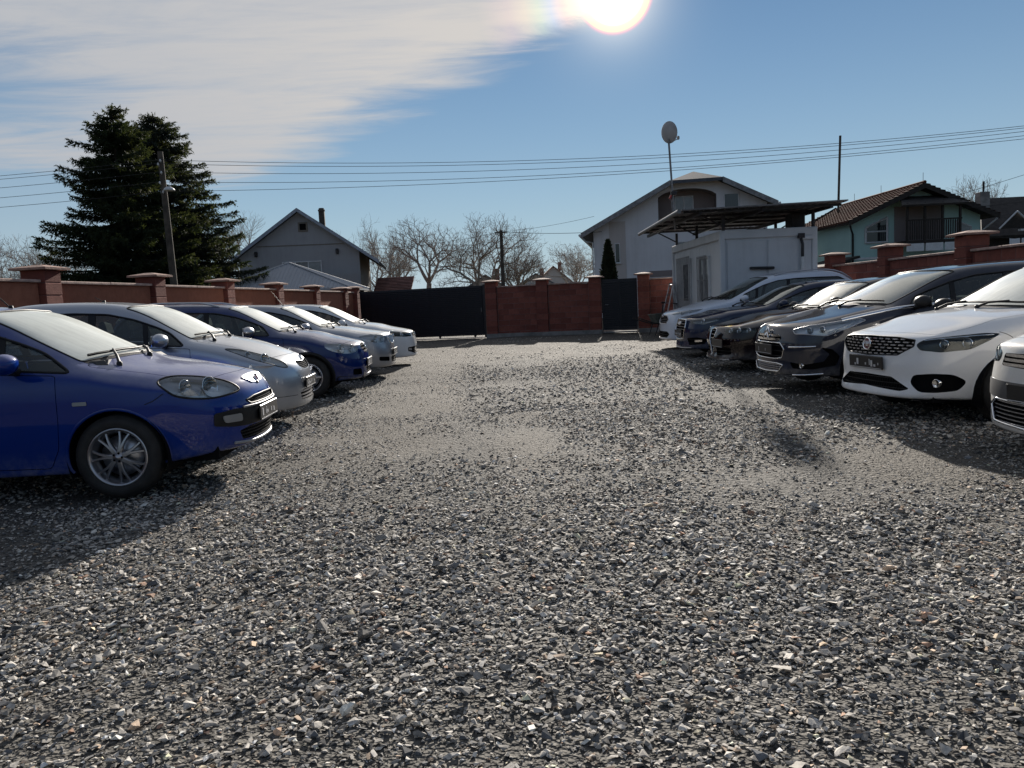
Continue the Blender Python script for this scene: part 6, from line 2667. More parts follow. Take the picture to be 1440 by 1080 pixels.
            for s_ in (-1, 1):
                bar(s_ * r_ * .78, r_ * .35, s_ * r_ * .36, -r_ * .72, w_); bar(s_ * r_ * .36, -r_ * .72, 0, -r_ * .05, w_)
        elif kind == 'ovals':
            put(mb, ring(r_, r_ * .84, 1.3, .88)); put(mb, ring(r_ * .86, r_ * .70, .42, .95)); put(mb, ring(r_ * .62, r_ * .48, 1.5, .55))
        elif kind == 'rings':
            for k in range(4):
                put(mb, ring(r_, r_ * .78, ox=(k - 1.5) * r_ * 1.35))
        elif kind == 'chevrons':
            for dy in (0, r_ * .95):
                bar(-r_ * 1.1, -r_ * .85 + dy, 0, r_ * .1 + dy, r_ * .42); bar(r_ * 1.1, -r_ * .85 + dy, 0, r_ * .1 + dy, r_ * .42)
        elif kind == 'cross':
            put(mb, ring(r_, r_ * .8)); disc(r_ * .85, 2); bar(-r_ * .7, 0, r_ * .7, 0, r_ * .25); bar(0, -r_ * .7, 0, r_ * .7, r_ * .25)
        elif kind == 'oval_blue':
            disc(r_ * .95, 3, .003, 1.6, .7); put(mb, ring(r_, r_ * .88, 1.6, .7))
        elif kind == 'wing':
            put(mb, ring(r_, r_ * .75)); disc(r_ * .8, 1)
        mb.build('badge', [M['chrome'], M['badge_red'], M['black_plastic'], M['badge_blue']], root)
    # ---- inside
    zf = .18
    for s in (1, -1):
        make_seat(M[sp.get('seat', 'fabric_dark')], 'seat', root, (-(aB - .10), s * .36, zf))
    if d1:
        make_seat(M[sp.get('seat', 'fabric_dark')], 'rear_bench', root, (-(aB + .78), 0, zf + .04), 1.2)
    mb = MB()
    ad = lid[3][0][0]
    zd = lid[3][0][2]
    mb.cbox((-(ad + .30), 0, zd - .10), (.62, 1.28, .16), .05)
    mb.cbox((-(ad + .42), 0, zd - .28), (.45, 1.26, .30), .05)
    mb.build('dashboard', M['dash'], root)
    mb = MB()
    c_ = Vector((-(ad + .72), .36, zd - .02))
    ring_ = []
    for k in range(25):
        a = 2 * pi * k / 24
        ring_.append(c_ + Vector((-.18 * sin(a) * .45, .18 * cos(a), .18 * sin(a) * .9)))
    mb.tube(ring_, .014, 6, cap=False)
    mb.tube([c_ + Vector((0, .17, 0)), c_ + Vector((.03, 0, 0)), c_ + Vector((0, -.17, 0))], .016, 6)
    mb.tube([c_ + Vector((.03, 0, 0)), c_ + Vector((.30, 0, -.12))], .03, 6)
    mb.build('steering_wheel', M['dash'], root)
    # ---- aerial, rails
    if sp.get('aerial'):
        a_, y_, ln_, back = sp['aerial']
        h, n = B.hit((-a_, y_, 1.5), (0, 0, -1))
        mb = MB()
        mb.tube([h, h + Vector((-back, 0, ln_))], [.006, .003], 6)
        mb.lathe([(.02, 0), (.016, .02), (0, .024)], 10, c=h)
        mb.build('aerial', M['black_plastic'], root)
    if sp.get('rails'):
        a0_, a1_, up_, mt_ = sp['rails']
        for s in (1, -1):
            pts = []
            for t in np.linspace(0, 1, 12):
                a = lerp(a0_, a1_, t)
                i = float(np.interp(a, A, range(10)))
                p = Vector(lp(i, 1.80)); p.y *= s
                h, n = B.hit(p, (0, 0, -1))
                pts.append(h + Vector((0, 0, up_ * min(1, 6 * min(t, 1 - t) + .1))))
            mb = MB(); mb.tube(pts, .016, 7); mb.build('roof_rail', pm if mt_ == 'paint' else M[mt_], root)
    return root
M['badge_blue'] = simple('badge enamel blue', (0.02, 0.06, 0.22), 0.25)


def base(name, L, W, H, wb, fo, rw, st, front, beltz, railz, cen, **kw):
    w = W / 2
    sp = dict(name=name, L=L, W=W, H=H, wb=wb, fo=fo, rw=rw, st=st, front=front,
              fcols=[(.022, .30, 0), (.12, w - .30, .0)],
              ymax=[w - .14, w - .035, w - .008, w, w, w, w, w - .01, w - .05, w - .18],
              cen=[(0, 0)] + cen, rim=rw * .66, tw=.19, openings=[], trims=[])
    by = [w - .155, w - .075, w - .05, w - .045, w - .045, w - .047, w - .05, w - .06, w - .09, w - .2]
    ry = [w - .285, w - .25, w - .225, w - .165, w - .215, w - .27, w - .28, w - .29, w - .22, w - .26]
    sp['belt'] = list(zip(by, beltz))
    sp['rail'] = [(y, z, 0.0) for y, z in zip(ry, railz)]
    sp.update(kw)
    nu = sp.get('nose_up', 0)
    if nu:      # a nose that sits higher: shift bumper rows and everything mounted on them
        sp['front'] = [(z + nu * (1 if j < 6 else .5), a) for j, (z, a) in enumerate(sp['front'])]
        for d in sp['openings'] + sp['trims']:
            if d['name'] != 'side_repeater':
                d['pts'] = [(a, y, z + nu * max(0, min(1, (1.3 - a) / .5))) for a, y, z in d['pts']]
                if 'units' in d: d['units'] = [(a, y, z + nu, r, k) for a, y, z, r, k in d['units']]
                if 'unit' in d: d['unit'] = (d['unit'][0], d['unit'][1], d['unit'][2] + nu, d['unit'][3])
                if 'strip' in d: d['strip'] = [(a, y, z + nu) for a, y, z in d['strip']]
        if sp.get('plate'): sp['plate'] = (sp['plate'][0], sp['plate'][1], sp['plate'][2] + nu, sp['plate'][3])
        if sp.get('badge'): sp['badge'] = (sp['badge'][0], sp['badge'][1] + nu, *sp['badge'][2:])
        sp['belt'] = [(y, z + nu * (.9, .5, .2, 0, 0, 0, 0, 0, 0, 0)[i]) for i, (y, z) in enumerate(sp['belt'])]
        sp['rail'] = [(y, z + nu * (1, .6, .25, 0, 0, 0, 0, 0, 0, 0)[i], d) for i, (y, z, d) in enumerate(sp['rail'])]
        sp['cen'] = [(z + nu * (0, .6, .25, 0, 0, 0, 0, 0, 0, 0)[i], d) for i, (z, d) in enumerate(sp['cen'])]
    return sp


HD = (-.62, -.72, -.28)
LEFT_G = 'cars parked nose out along the left wall'
RIGHT_G = 'cars parked nose out along the right wall'
CARS = []

# ---- first on the left: bright blue hatchback
CARS.append(base('blue hatch', 4.065, 1.687, 1.49, 2.51, .89, .312,
    [.30, .60, .89, 1.16, 1.56, 2.0, 2.75, 3.45, 3.88, 4.02],
    [(.775, .17), (.70, .075), (.60, .018), (.47, .0), (.33, .02), (.215, .06), (.20, .30)],
    [.70, .79, .865, .94, .965, .985, 1.01, 1.04, 1.02, .93],
    [.745, .855, .93, 1.00, 1.205, 1.395, 1.435, 1.385, 1.05, .92],
    [(.885, -.06), (.96, -.05), (1.035, -.16), (1.245, -.13), (1.445, -.09), (1.49, 0), (1.44, .05), (1.06, .08), (.94, .04)],
    loc=(-2.06, 6.52, 0), yaw=2.5, nose_up=.06, col=(.0004, .027, .215), metal=.0, dlo_from=3.03, mirror_a=1.54, dust=.38, group=LEFT_G,
    label='bright blue hatchback with black bumper band, nearest car of the left row',
    aB=2.36, door_f=1.27, door_r=3.22, bars=[(1.66, 1.74, .05)], wstyle='twin', spokes=7, rimmat='rim', rim=.213, lip=.012,
    plate=(.0, 0, .455, 0.0), badge=(.11, .71, .045, 'wing'), aerial=(1.99, .0, .16, .15),
    openings=[
        dict(name='headlight', kind='lamp', both=1, smooth=1, d=HD, depth=.045, back='lamp_white',
             pts=[(.12, .37, .66), (.21, .55, .625), (.33, .66, .628), (.47, .735, .665), (.56, .745, .735), (.565, .735, .80), (.47, .665, .838), (.33, .55, .815), (.20, .43, .745)],
             units=[(.42, .67, .725, .060, 'bowl'), (.28, .56, .71, .078, 'bowl')], rim=(.008, 'black_plastic')),
        dict(name='upper_grille', kind='mesh', sym=1, n=3, pitch=.028, w=.004, rim=(.008, 'black_plastic'),
             pts=[(0, 0, .605), (.02, .25, .60), (.05, .385, .578), (.03, .33, .548), (0, 0, .545)]),
        dict(name='lower_grille', kind='mesh', sym=1, n=4, pitch=.03, w=.004,
             pts=[(.02, 0, .375), (.03, .35, .375), (.06, .47, .35), (.05, .42, .275), (.03, 0, .262)]),
    ],
    trims=[
        dict(name='bumper_band', kind='panel', mat='black_plastic', sym=1, off=.008,
             pts=[(0, 0, .525), (.03, .35, .525), (.12, .53, .53), (.23, .655, .515), (.235, .655, .42), (.12, .53, .395), (.04, .38, .385), (0, 0, .385)]),
        dict(name='turn_signal', kind='panel', mat='lamp_grey', both=1, off=.014,
             pts=[(.09, .47, .49), (.19, .615, .49), (.18, .60, .435), (.08, .46, .43)]),
        dict(name='bumper_strip', kind='line', mat='strip_grey', w=.010, off=.006, pts=[(.05, -.44, .532), (.02, -.25, .53), (0, 0, .53), (.02, .25, .53), (.05, .44, .532)]),
        dict(name='lip_strip', kind='line', mat='strip_grey', w=.012, off=.002, pts=[(.08, -.50, .262), (.04, -.30, .245), (.03, 0, .24), (.04, .30, .245), (.08, .50, .262)]),
        dict(name='bumper_seam', kind='line', mat='black_plastic', w=.003, both=1, d=(-.3, -.95, 0), pts=[(.54, .76, .70), (.60, .80, .655), (.66, .82, .63)]),
        dict(name='badge_bar', kind='panel', mat='satin', sym=1, off=.009, r=.01, d=(-.75, 0, -.65),
             pts=[(.15, 0, .745), (.15, .20, .735), (.15, .24, .715), (.10, .14, .672), (.09, 0, .665)]),
        dict(name='side_repeater', kind='panel', mat='lamp_grey', both=1, off=.006, d=(0, -1, 0), r=.008,
             pts=[(1.06, .83, .735), (1.16, .83, .735), (1.16, .83, .708), (1.06, .83, .708)]),
    ]))

# ---- second on the left: silver small hatchback
CARS.append(base('silver hatch', 3.785, 1.695, 1.53, 2.46, .79, .298,
    [.28, .55, .79, 1.12, 1.47, 1.87, 2.5, 3.2, 3.6, 3.74],
    [(.80, .16), (.72, .07), (.62, .02), (.48, .0), (.34, .0), (.215, .02), (.2, .28)],
    [.73, .83, .91, .985, 1.0, 1.02, 1.05, 1.09, 1.08, .98],
    [.785, .91, .99, 1.05, 1.25, 1.43, 1.475, 1.44, 1.12, .98],
    [(.94, -.06), (1.01, -.06), (1.075, -.15), (1.29, -.12), (1.475, -.08), (1.53, 0), (1.48, .05), (1.12, .08), (.98, .04)],
    loc=(-2.42, 9.35, 0), yaw=3, col=(.42, .45, .50), metal=.75, prough=.32, dust=.25, group=LEFT_G,
    label='silver rounded small hatchback with egg shaped headlights and mesh grille',
    aB=2.15, door_f=1.08, door_r=3.0, bars=[(1.55, 1.62, .05)], wstyle='plain', spokes=9,
    plate=(.0, 0, .485, 0.05), badge=(.10, .765, .048, 'ovals'), aerial=(2.3, .0, .06, .10), dlo_from=3.08,
    openings=[
        dict(name='headlight', kind='lamp', both=1, smooth=1, d=(-.55, -.68, -.48), unit_depth=.012, depth=.016, back='lamp_white',
             pts=[(.17, .48, .665), (.28, .60, .70), (.46, .70, .79), (.66, .735, .895), (.74, .72, .935), (.60, .655, .925), (.40, .575, .86), (.23, .49, .765), (.165, .45, .70)],
             units=[(.36, .61, .775, .075, 'bowl'), (.52, .68, .85, .045, 'bowl')], rim=(.006, 'grey_plastic')),
        dict(name='upper_grille', kind='mesh', sym=1, n=5, pitch=.03, w=.004, mat='grey_plastic',
             pts=[(.05, 0, .722), (.06, .16, .742), (.10, .285, .738), (.06, .24, .67), (.03, .12, .642), (.02, 0, .638)]),
        dict(name='lower_grille', kind='slats', sym=1, n=3, w=.009, mat='satin',
             pts=[(0, 0, .41), (.0, .28, .41), (.02, .36, .385), (.02, .34, .295), (0, 0, .285)]),
    ],
    trims=[dict(name='bumper_seam', kind='line', mat='black_plastic', w=.003, both=1, d=(-.6, -.8, 0), pts=[(.06, .42, .36), (.20, .60, .365), (.30, .70, .37)])]))

# ---- third on the left: dark blue hatchback with cladding
CARS.append(base('navy hatch', 3.92, 1.67, 1.50, 2.465, .80, .318,
    [.30, .58, .80, 1.20, 1.60, 2.0, 2.65, 3.4, 3.72, 3.86],
    [(.80, .15), (.72, .06), (.60, .02), (.46, .0), (.33, .0), (.25, .02), (.24, .3)],
    [.72, .81, .88, .95, .97, .985, 1.0, 1.02, 1.0, .92],
    [.77, .875, .945, 1.005, 1.215, 1.39, 1.43, 1.40, 1.05, .93],
    [(.90, -.05), (.975, -.05), (1.03, -.14), (1.25, -.12), (1.435, -.08), (1.485, 0), (1.45, .05), (1.06, .08), (.95, .04)],
    loc=(-2.25, 12.4, 0), yaw=3, col=(.0004, .018, .125), metal=.0, dust=.34, group=LEFT_G,
    label='dark blue hatchback with roof rails and black wheel arch cladding',
    aB=2.25, door_f=1.12, door_r=3.05, lip=.030, lip_mat='black_plastic', wstyle='plain', spokes=5, mirror_mat='satin', mirror_a=1.58,
    plate=(.0, 0, .475, 0.05), badge=(.05, .715, .05, 'vw'), rails=(2.1, 3.6, .05, 'satin'),
    openings=[
        dict(name='headlight', kind='lamp', both=1, smooth=1, d=HD, depth=.035, back='lamp_white',
             pts=[(.14, .37, .665), (.21, .50, .622), (.35, .64, .63), (.54, .725, .71), (.57, .71, .785), (.43, .625, .80), (.27, .50, .775), (.16, .39, .725)],
             units=[(.36, .61, .70, .07, 'bowl'), (.23, .47, .69, .055, 'bowl')]),
        dict(name='upper_grille', kind='slats', sym=1, n=3, w=.012, mat='satin', sink=.002,
             pts=[(.06, 0, .775), (.07, .22, .765), (.05, .29, .71), (.03, .19, .63), (.02, 0, .615)]),
        dict(name='lower_grille', kind='slats', sym=1, n=3, w=.005, pts=[(0, 0, .41), (.0, .25, .41), (.02, .23, .315), (0, 0, .31)]),
        dict(name='side_intake', kind='none', both=1, d=(-.8, -.6, 0), pts=[(.08, .42, .40), (.18, .58, .40), (.18, .58, .31), (.07, .40, .30)]),
    ],
    trims=[
        dict(name='skid_plate', kind='panel', mat='satin', sym=1, off=.010, pts=[(.0, 0, .30), (.0, .28, .30), (.02, .38, .34), (.03, .36, .25), (.02, 0, .24)]),
        dict(name='lower_cladding', kind='panel', mat='black_plastic', both=1, off=.006, d=(-.7, -.7, 0), pts=[(.06, .40, .285), (.22, .62, .30), (.36, .74, .31), (.38, .74, .245), (.22, .62, .245), (.06, .40, .245)]),
    ]))

# ---- fourth on the left: silver car with a ribbed grille
CARS.append(base('grey hatch', 4.0, 1.65, 1.47, 2.46, .83, .298,
    [.28, .58, .83, 1.22, 1.62, 2.0, 2.65, 3.3, 3.75, 3.94],
    [(.83, .13), (.75, .06), (.62, .02), (.48, .0), (.34, .0), (.215, .02), (.2, .3)],
    [.73, .81, .87, .93, .95, .965, .985, 1.0, .98, .93],
    [.795, .88, .935, .985, 1.19, 1.365, 1.405, 1.37, 1.03, .94],
    [(.905, -.05), (.96, -.05), (1.01, -.14), (1.225, -.12), (1.41, -.08), (1.46, 0), (1.42, .05), (1.04, .08), (.95, .04)],
    loc=(-2.2, 14.9, 0), yaw=1.5, col=(.36, .38, .42), metal=.75, dust=.25, group=LEFT_G,
    label='silver hatchback with ribbed chrome grille beside the white end car',
    aB=2.25, door_f=1.15, door_r=3.1, wstyle='plain', spokes=8, plate=(.0, .0, .475, .05), badge=(.09, .80, .035, 'ovals'), aerial=(2.1, .25, .28, .20),
    openings=[
        dict(name='headlight', kind='lamp', both=1, d=HD, depth=.035, back='lamp_white', r=.04,
             pts=[(.10, .35, .665), (.24, .55, .635), (.48, .70, .69), (.58, .715, .79), (.42, .62, .82), (.20, .45, .805), (.10, .35, .775)],
             units=[(.30, .58, .72, .065, 'bowl'), (.19, .45, .72, .05, 'bowl')]),
        dict(name='upper_grille', kind='mesh', sym=1, n=1, pitch=.045, w=.012, mat='satin', sink=.004, rim=(.012, 'chrome'),
             pts=[(.06, 0, .79), (.07, .22, .785), (.10, .29, .76), (.06, .27, .665), (.04, .2, .635), (.03, 0, .63)]),
        dict(name='lower_grille', kind='slats', sym=1, n=3, w=.005, pts=[(0, 0, .40), (.0, .28, .40), (.02, .33, .37), (.02, .30, .285), (0, 0, .28)]),
        dict(name='side_intake', kind='none', both=1, d=(-.8, -.6, 0), pts=[(.05, .40, .39), (.22, .62, .41), (.22, .62, .335), (.05, .40, .31)]),
    ]))

# ---- fifth on the left: white hatchback
CARS.append(base('white hatch', 3.97, 1.682, 1.46, 2.47, .83, .30,
    [.30, .62, .83, 1.25, 1.65, 2.05, 2.7, 3.35, 3.75, 3.90],
    [(.775, .14), (.70, .05), (.60, .015), (.46, .0), (.33, .0), (.205, .0), (.2, .3)],
    [.71, .79, .85, .92, .945, .96, .985, 1.01, 1.0, .93],
    [.755, .855, .915, .975, 1.18, 1.36, 1.40, 1.36, 1.03, .94],
    [(.875, -.05), (.945, -.05), (1.0, -.14), (1.215, -.12), (1.405, -.08), (1.455, 0), (1.41, .05), (1.04, .08), (.95, .04)],
    loc=(-2.1, 17.6, 0), yaw=2.5, col=(.74, .75, .76), metal=.0, dust=.22, group=LEFT_G,
    label='white hatchback with smoked headlights, furthest car of the left row',
    aB=2.3, door_f=1.18, door_r=3.1, wstyle='plain', spokes=5, badge=(.04, .685, .045, 'vw'),
    openings=[
        dict(name='headlight', kind='lamp', both=1, d=HD, depth=.06, back='lamp_dark', r=.05,
             pts=[(.09, .35, .635), (.24, .55, .618), (.48, .715, .65), (.66, .755, .745), (.50, .675, .775), (.25, .52, .74), (.09, .35, .71)],
             units=[(.48, .69, .705, .05, 'bowl'), (.30, .585, .68, .05, 'proj')]),
        dict(name='upper_grille', kind='slats', sym=1, n=2, w=.008, mat='satin', pts=[(.04, 0, .725), (.06, .33, .71), (.05, .32, .648), (.03, 0, .648)]),
        dict(name='lower_grille', kind='slats', sym=1, n=4, w=.004,
             pts=[(0, 0, .42), (.01, .35, .42), (.10, .57, .41), (.12, .57, .325), (.01, .35, .27), (0, 0, .265)]),
    ],
    trims=[dict(name='fog_lamp', kind='panel', mat='satin', both=1, off=-.01, d=(-.8, -.6, 0), pts=[(.06, .44, .385), (.13, .54, .385), (.13, .54, .345), (.06, .44, .34)])]))

# ---- right row, from the nearest
CARS.append(base('champagne van', 4.40, 1.80, 1.62, 2.68, .90, .32,
    [.32, .64, .90, 1.25, 1.68, 2.15, 2.9, 3.7, 4.15, 4.32],
    [(.86, .14), (.78, .055), (.64, .02), (.50, .0), (.35, .0), (.21, .0), (.2, .3)],
    [.79, .88, .945, 1.01, 1.03, 1.045, 1.07, 1.09, 1.08, 1.0],
    [.84, .94, 1.005, 1.065, 1.29, 1.50, 1.56, 1.53, 1.16, 1.02],
    [(.96, -.06), (1.03, -.06), (1.09, -.20), (1.33, -.15), (1.55, -.10), (1.615, 0), (1.58, .05), (1.18, .08), (1.02, .04)],
    loc=(3.57, 5.28, 0), yaw=186, col=(.74, .72, .68), metal=.0, dust=.20, group=RIGHT_G,
    label='pale champagne car with chrome slat grille, cut off at the photo\'s right edge',
    aB=2.4, door_f=1.2, door_r=3.2, plate=(.0, .0, .50, .04), plate_ink=0.0, badge=(.05, .72, .055, 'vw'),
    openings=[
        dict(name='headlight', kind='lamp', both=1, d=HD, depth=.06, back='lamp_dark', r=.05,
             pts=[(.12, .47, .69), (.24, .60, .66), (.46, .77, .69), (.60, .80, .80), (.46, .72, .825), (.22, .56, .80), (.12, .46, .76)],
             units=[(.42, .74, .75, .05, 'bowl'), (.26, .62, .73, .055, 'proj')]),
        dict(name='upper_grille', kind='slats', sym=1, n=3, w=.011, mat='chrome', sink=.002, pts=[(.045, 0, .775), (.07, .43, .765), (.07, .44, .675), (.03, 0, .665)]),
        dict(name='lower_grille', kind='slats', sym=1, n=6, w=.003, mat='satin', rim=(.010, 'chrome'), pts=[(0, 0, .43), (.02, .47, .43), (.06, .56, .38), (.05, .48, .265), (0.0, 0, .25)]),
    ],
    trims=[dict(name='bumper_band', kind='panel', mat='grey_plastic', sym=1, off=.006, pts=[(0, 0, .565), (.03, .40, .565), (.16, .64, .57), (.17, .64, .45), (.03, .42, .44), (0, 0, .44)])]))

CARS.append(base('white hatch two', 4.37, 1.79, 1.495, 2.64, .90, .318,
    [.36, .70, .90, 1.42, 1.85, 2.32, 2.95, 3.65, 4.1, 4.28],
    [(.80, .14), (.735, .045), (.62, .03), (.50, .015), (.36, .02), (.225, -.02), (.2, .3)],
    [.745, .83, .885, .95, .97, .99, 1.01, 1.04, 1.04, .97],
    [.785, .89, .95, 1.005, 1.21, 1.40, 1.44, 1.40, 1.08, .96],
    [(.905, -.06), (.975, -.06), (1.035, -.19), (1.245, -.15), (1.445, -.10), (1.49, 0), (1.45, .05), (1.09, .08), (.98, .04)],
    loc=(3.45, 7.6, 0), yaw=189, nose_up=.03, col=(.76, .77, .78), metal=.0, dust=.16, group=RIGHT_G,
    label='white hatchback with dashed black grille and black framed fog lamps',
    aB=2.55, door_f=1.34, door_r=3.5, cr_hood=.5, plate=(.01, .0, .53, .05), plate_ink=.5, badge=(.035, .705, .062, 'round_letters'), badge_off=.02,
    wstyle='y', spokes=5, mirror_mat='black_plastic',
    openings=[
        dict(name='headlight', kind='lamp', both=1, d=(-.62, -.75, -.2), depth=.06, back='lamp_dark', r=.03,
             pts=[(.14, .545, .715), (.17, .565, .655), (.30, .675, .635), (.50, .785, .66), (.66, .825, .735), (.76, .835, .79), (.62, .80, .805), (.40, .71, .79), (.20, .59, .76)],
             units=[(.34, .665, .705, .040, 'proj'), (.50, .755, .715, .044, 'proj')], strip=[(.20, .58, .748), (.45, .73, .775), (.70, .82, .785)]),
        dict(name='upper_grille', kind='dash', sym=1, n=6, pitch=.085, w=.006, mat='satin', sink=.006, rim=(.006, 'black_plastic'),
             pts=[(.05, 0, .782), (.06, .35, .775), (.12, .53, .755), (.13, .54, .70), (.07, .39, .615), (.03, 0, .60)]),
        dict(name='lower_grille', kind='mesh', sym=1, n=3, w=.003, pitch=.03, pts=[(.015, 0, .42), (.02, .33, .41), (.06, .53, .31), (.03, .45, .285), (.0, 0, .31)]),
        dict(name='fog_surround', kind='fog', both=1, d=(-.8, -.6, 0), r=.04, unit=(.21, .69, .365, .042),
             pts=[(.10, .555, .44), (.2, .68, .455), (.32, .785, .445), (.41, .835, .38), (.35, .80, .295), (.22, .69, .28), (.13, .60, .285), (.08, .535, .365)]),
    ],
    trims=[dict(name='wing_seam', kind='line', mat='black_plastic', w=.003, both=1, d=(-.3, -.8, -.5), pts=[(.74, .83, .80), (.84, .84, .745), (.92, .86, .68)])]))

CARS.append(base('graphite hatch', 4.53, 1.87, 1.51, 2.73, .95, .335,
    [.36, .72, .95, 1.24, 1.70, 2.18, 2.9, 3.75, 4.25, 4.45],
    [(.86, .16), (.78, .06), (.66, .01), (.52, .0), (.38, .0), (.24, .0), (.22, .3)],
    [.80, .88, .93, .99, 1.01, 1.03, 1.06, 1.09, 1.09, 1.0],
    [.845, .945, .995, 1.04, 1.235, 1.41, 1.455, 1.42, 1.12, 1.0],
    [(.955, -.06), (1.015, -.06), (1.065, -.22), (1.265, -.18), (1.46, -.12), (1.51, 0), (1.47, .05), (1.13, .08), (1.0, .04)],
    loc=(3.30, 10.1, 0), yaw=184, col=(.027, .030, .044), metal=.0, dust=.015, group=RIGHT_G,
    label='graphite crossover hatchback with chrome spear from bonnet to mirror',
    aB=2.7, door_f=1.40, door_r=3.7, bars=[(1.95, 2.05, .06)], cr_hood=.5, plate=(.0, -.05, .545, .03), plate_ink=.3, badge=(.03, .735, .07, 'chevrons'), badge_off=.02,
    wstyle='twin', spokes=5, rimmat='rim_dark', mirror_mat='black_plastic', wsmat=M['windscreen_mid'],
    openings=[
        dict(name='headlight', kind='lamp', both=1, d=(-.60, -.72, -.30), depth=.035, back='lamp_white', r=.02,
             pts=[(.19, .44, .765), (.22, .475, .70), (.38, .65, .685), (.48, .735, .685), (.70, .83, .785), (.88, .87, .875), (.80, .835, .905), (.50, .67, .84)],
             units=[(.34, .60, .74, .040, 'proj'), (.46, .68, .755, .040, 'proj')], strip=[(.50, .735, .71), (.66, .80, .80), (.80, .84, .87)], rim=(.006, 'satin')),
        dict(name='upper_grille', kind='slats', sym=1, n=2, w=.014, mat='chrome', sink=-.004,
             pts=[(.05, 0, .745), (.04, .30, .73), (.06, .37, .69), (.03, .33, .655), (0, 0, .645)]),
        dict(name='main_grille', kind='slats', sym=1, n=3, w=.004, rim=(.009, 'chrome'),
             pts=[(0, 0, .63), (.01, .36, .63), (.06, .44, .56), (.05, .40, .45), (.01, .25, .43), (0, 0, .43)]),
        dict(name='lower_grille', kind='mesh', sym=1, n=4, w=.004, pitch=.035, mat='satin', rim=(.009, 'chrome'), pts=[(.01, 0, .375), (.02, .30, .375), (.06, .42, .36), (.04, .34, .275), (.01, 0, .265)]),
        dict(name='side_intake', kind='fog', both=1, d=(-.8, -.6, 0), unit=(.20, .62, .36, .035),
             pts=[(.10, .52, .40), (.25, .68, .38), (.38, .80, .41), (.43, .835, .50), (.36, .78, .585), (.45, .85, .56), (.52, .88, .47), (.48, .86, .36), (.30, .73, .315), (.13, .56, .325)]),
    ],
    trims=[
        dict(name='chrome_spear', kind='line', mat='chrome', w=.028, both=1, d=(0, -.8, -.6), pts=[(.62, .78, .895), (.95, .84, .955), (1.35, .87, 1.005), (1.70, .885, 1.035), (1.9, .885, 1.09)]),
        dict(name='day_lamp', kind='line', mat='chrome', w=.012, both=1, d=(-.8, -.6, 0), pts=[(.11, .50, .585), (.20, .62, .59), (.33, .75, .595)]),
        dict(name='lip_strip', kind='line', mat='chrome', w=.013, both=1, d=(-.8, -.6, 0), pts=[(.14, .54, .245), (.24, .66, .25), (.38, .78, .262)]),
    ]))

CARS.append(base('black saloon', 4.66, 1.83, 1.42, 2.70, .95, .325,
    [.36, .70, .95, 1.62, 2.02, 2.42, 3.0, 3.6, 4.1, 4.5],
    [(.745, .16), (.69, .06), (.58, .01), (.46, .0), (.32, .02), (.205, -.01), (.19, .3)],
    [.70, .78, .83, .90, .92, .94, .96, .98, .97, .95],
    [.74, .83, .885, .95, 1.13, 1.315, 1.355, 1.30, 1.0, .96],
    [(.845, -.06), (.91, -.06), (.97, -.20), (1.16, -.15), (1.365, -.1), (1.42, 0), (1.36, .05), (1.02, .08), (.98, .04)],
    loc=(3.35, 13.0, 0), yaw=183, col=(.013, .006, .008), metal=.0, dust=.012, group=RIGHT_G,
    label='black low saloon with round triple headlamps beside the graphite crossover',
    aB=2.65, door_f=1.52, door_r=3.6, cr_hood=.35, plate=(.0, .30, .47, .0), plate_ink=.0, wstyle='plain', spokes=5, rimmat='rim_dark', wsmat=M['windscreen_mid'],
    openings=[
        dict(name='headlight', kind='lamp', both=1, d=(-.7, -.65, -.2), depth=.06, back='lamp_dark', r=.02,
             pts=[(.09, .42, .705), (.28, .68, .715), (.46, .80, .705), (.48, .81, .645), (.30, .69, .622), (.09, .42, .615)],
             units=[(.16, .52, .665, .042, 'proj'), (.26, .635, .665, .042, 'proj'), (.37, .735, .667, .042, 'proj')]),
        dict(name='shield_grille', kind='slats', sym=1, n=7, w=.005, mat='chrome', rim=(.008, 'chrome'), pts=[(.05, 0, .70), (.05, .13, .68), (.03, .10, .5), (.02, .05, .32), (.01, 0, .265)]),
        dict(name='side_intake', kind='slats', both=1, n=3, w=.004, pts=[(.02, .15, .42), (.04, .42, .42), (.14, .58, .40), (.14, .58, .29), (.02, .2, .265)]),
    ],
    trims=[dict(name='lip_strip', kind='line', mat='satin', w=.009, pts=[(.10, -.56, .215), (.02, -.30, .205), (0, 0, .203), (.02, .30, .205), (.10, .56, .215)])]))

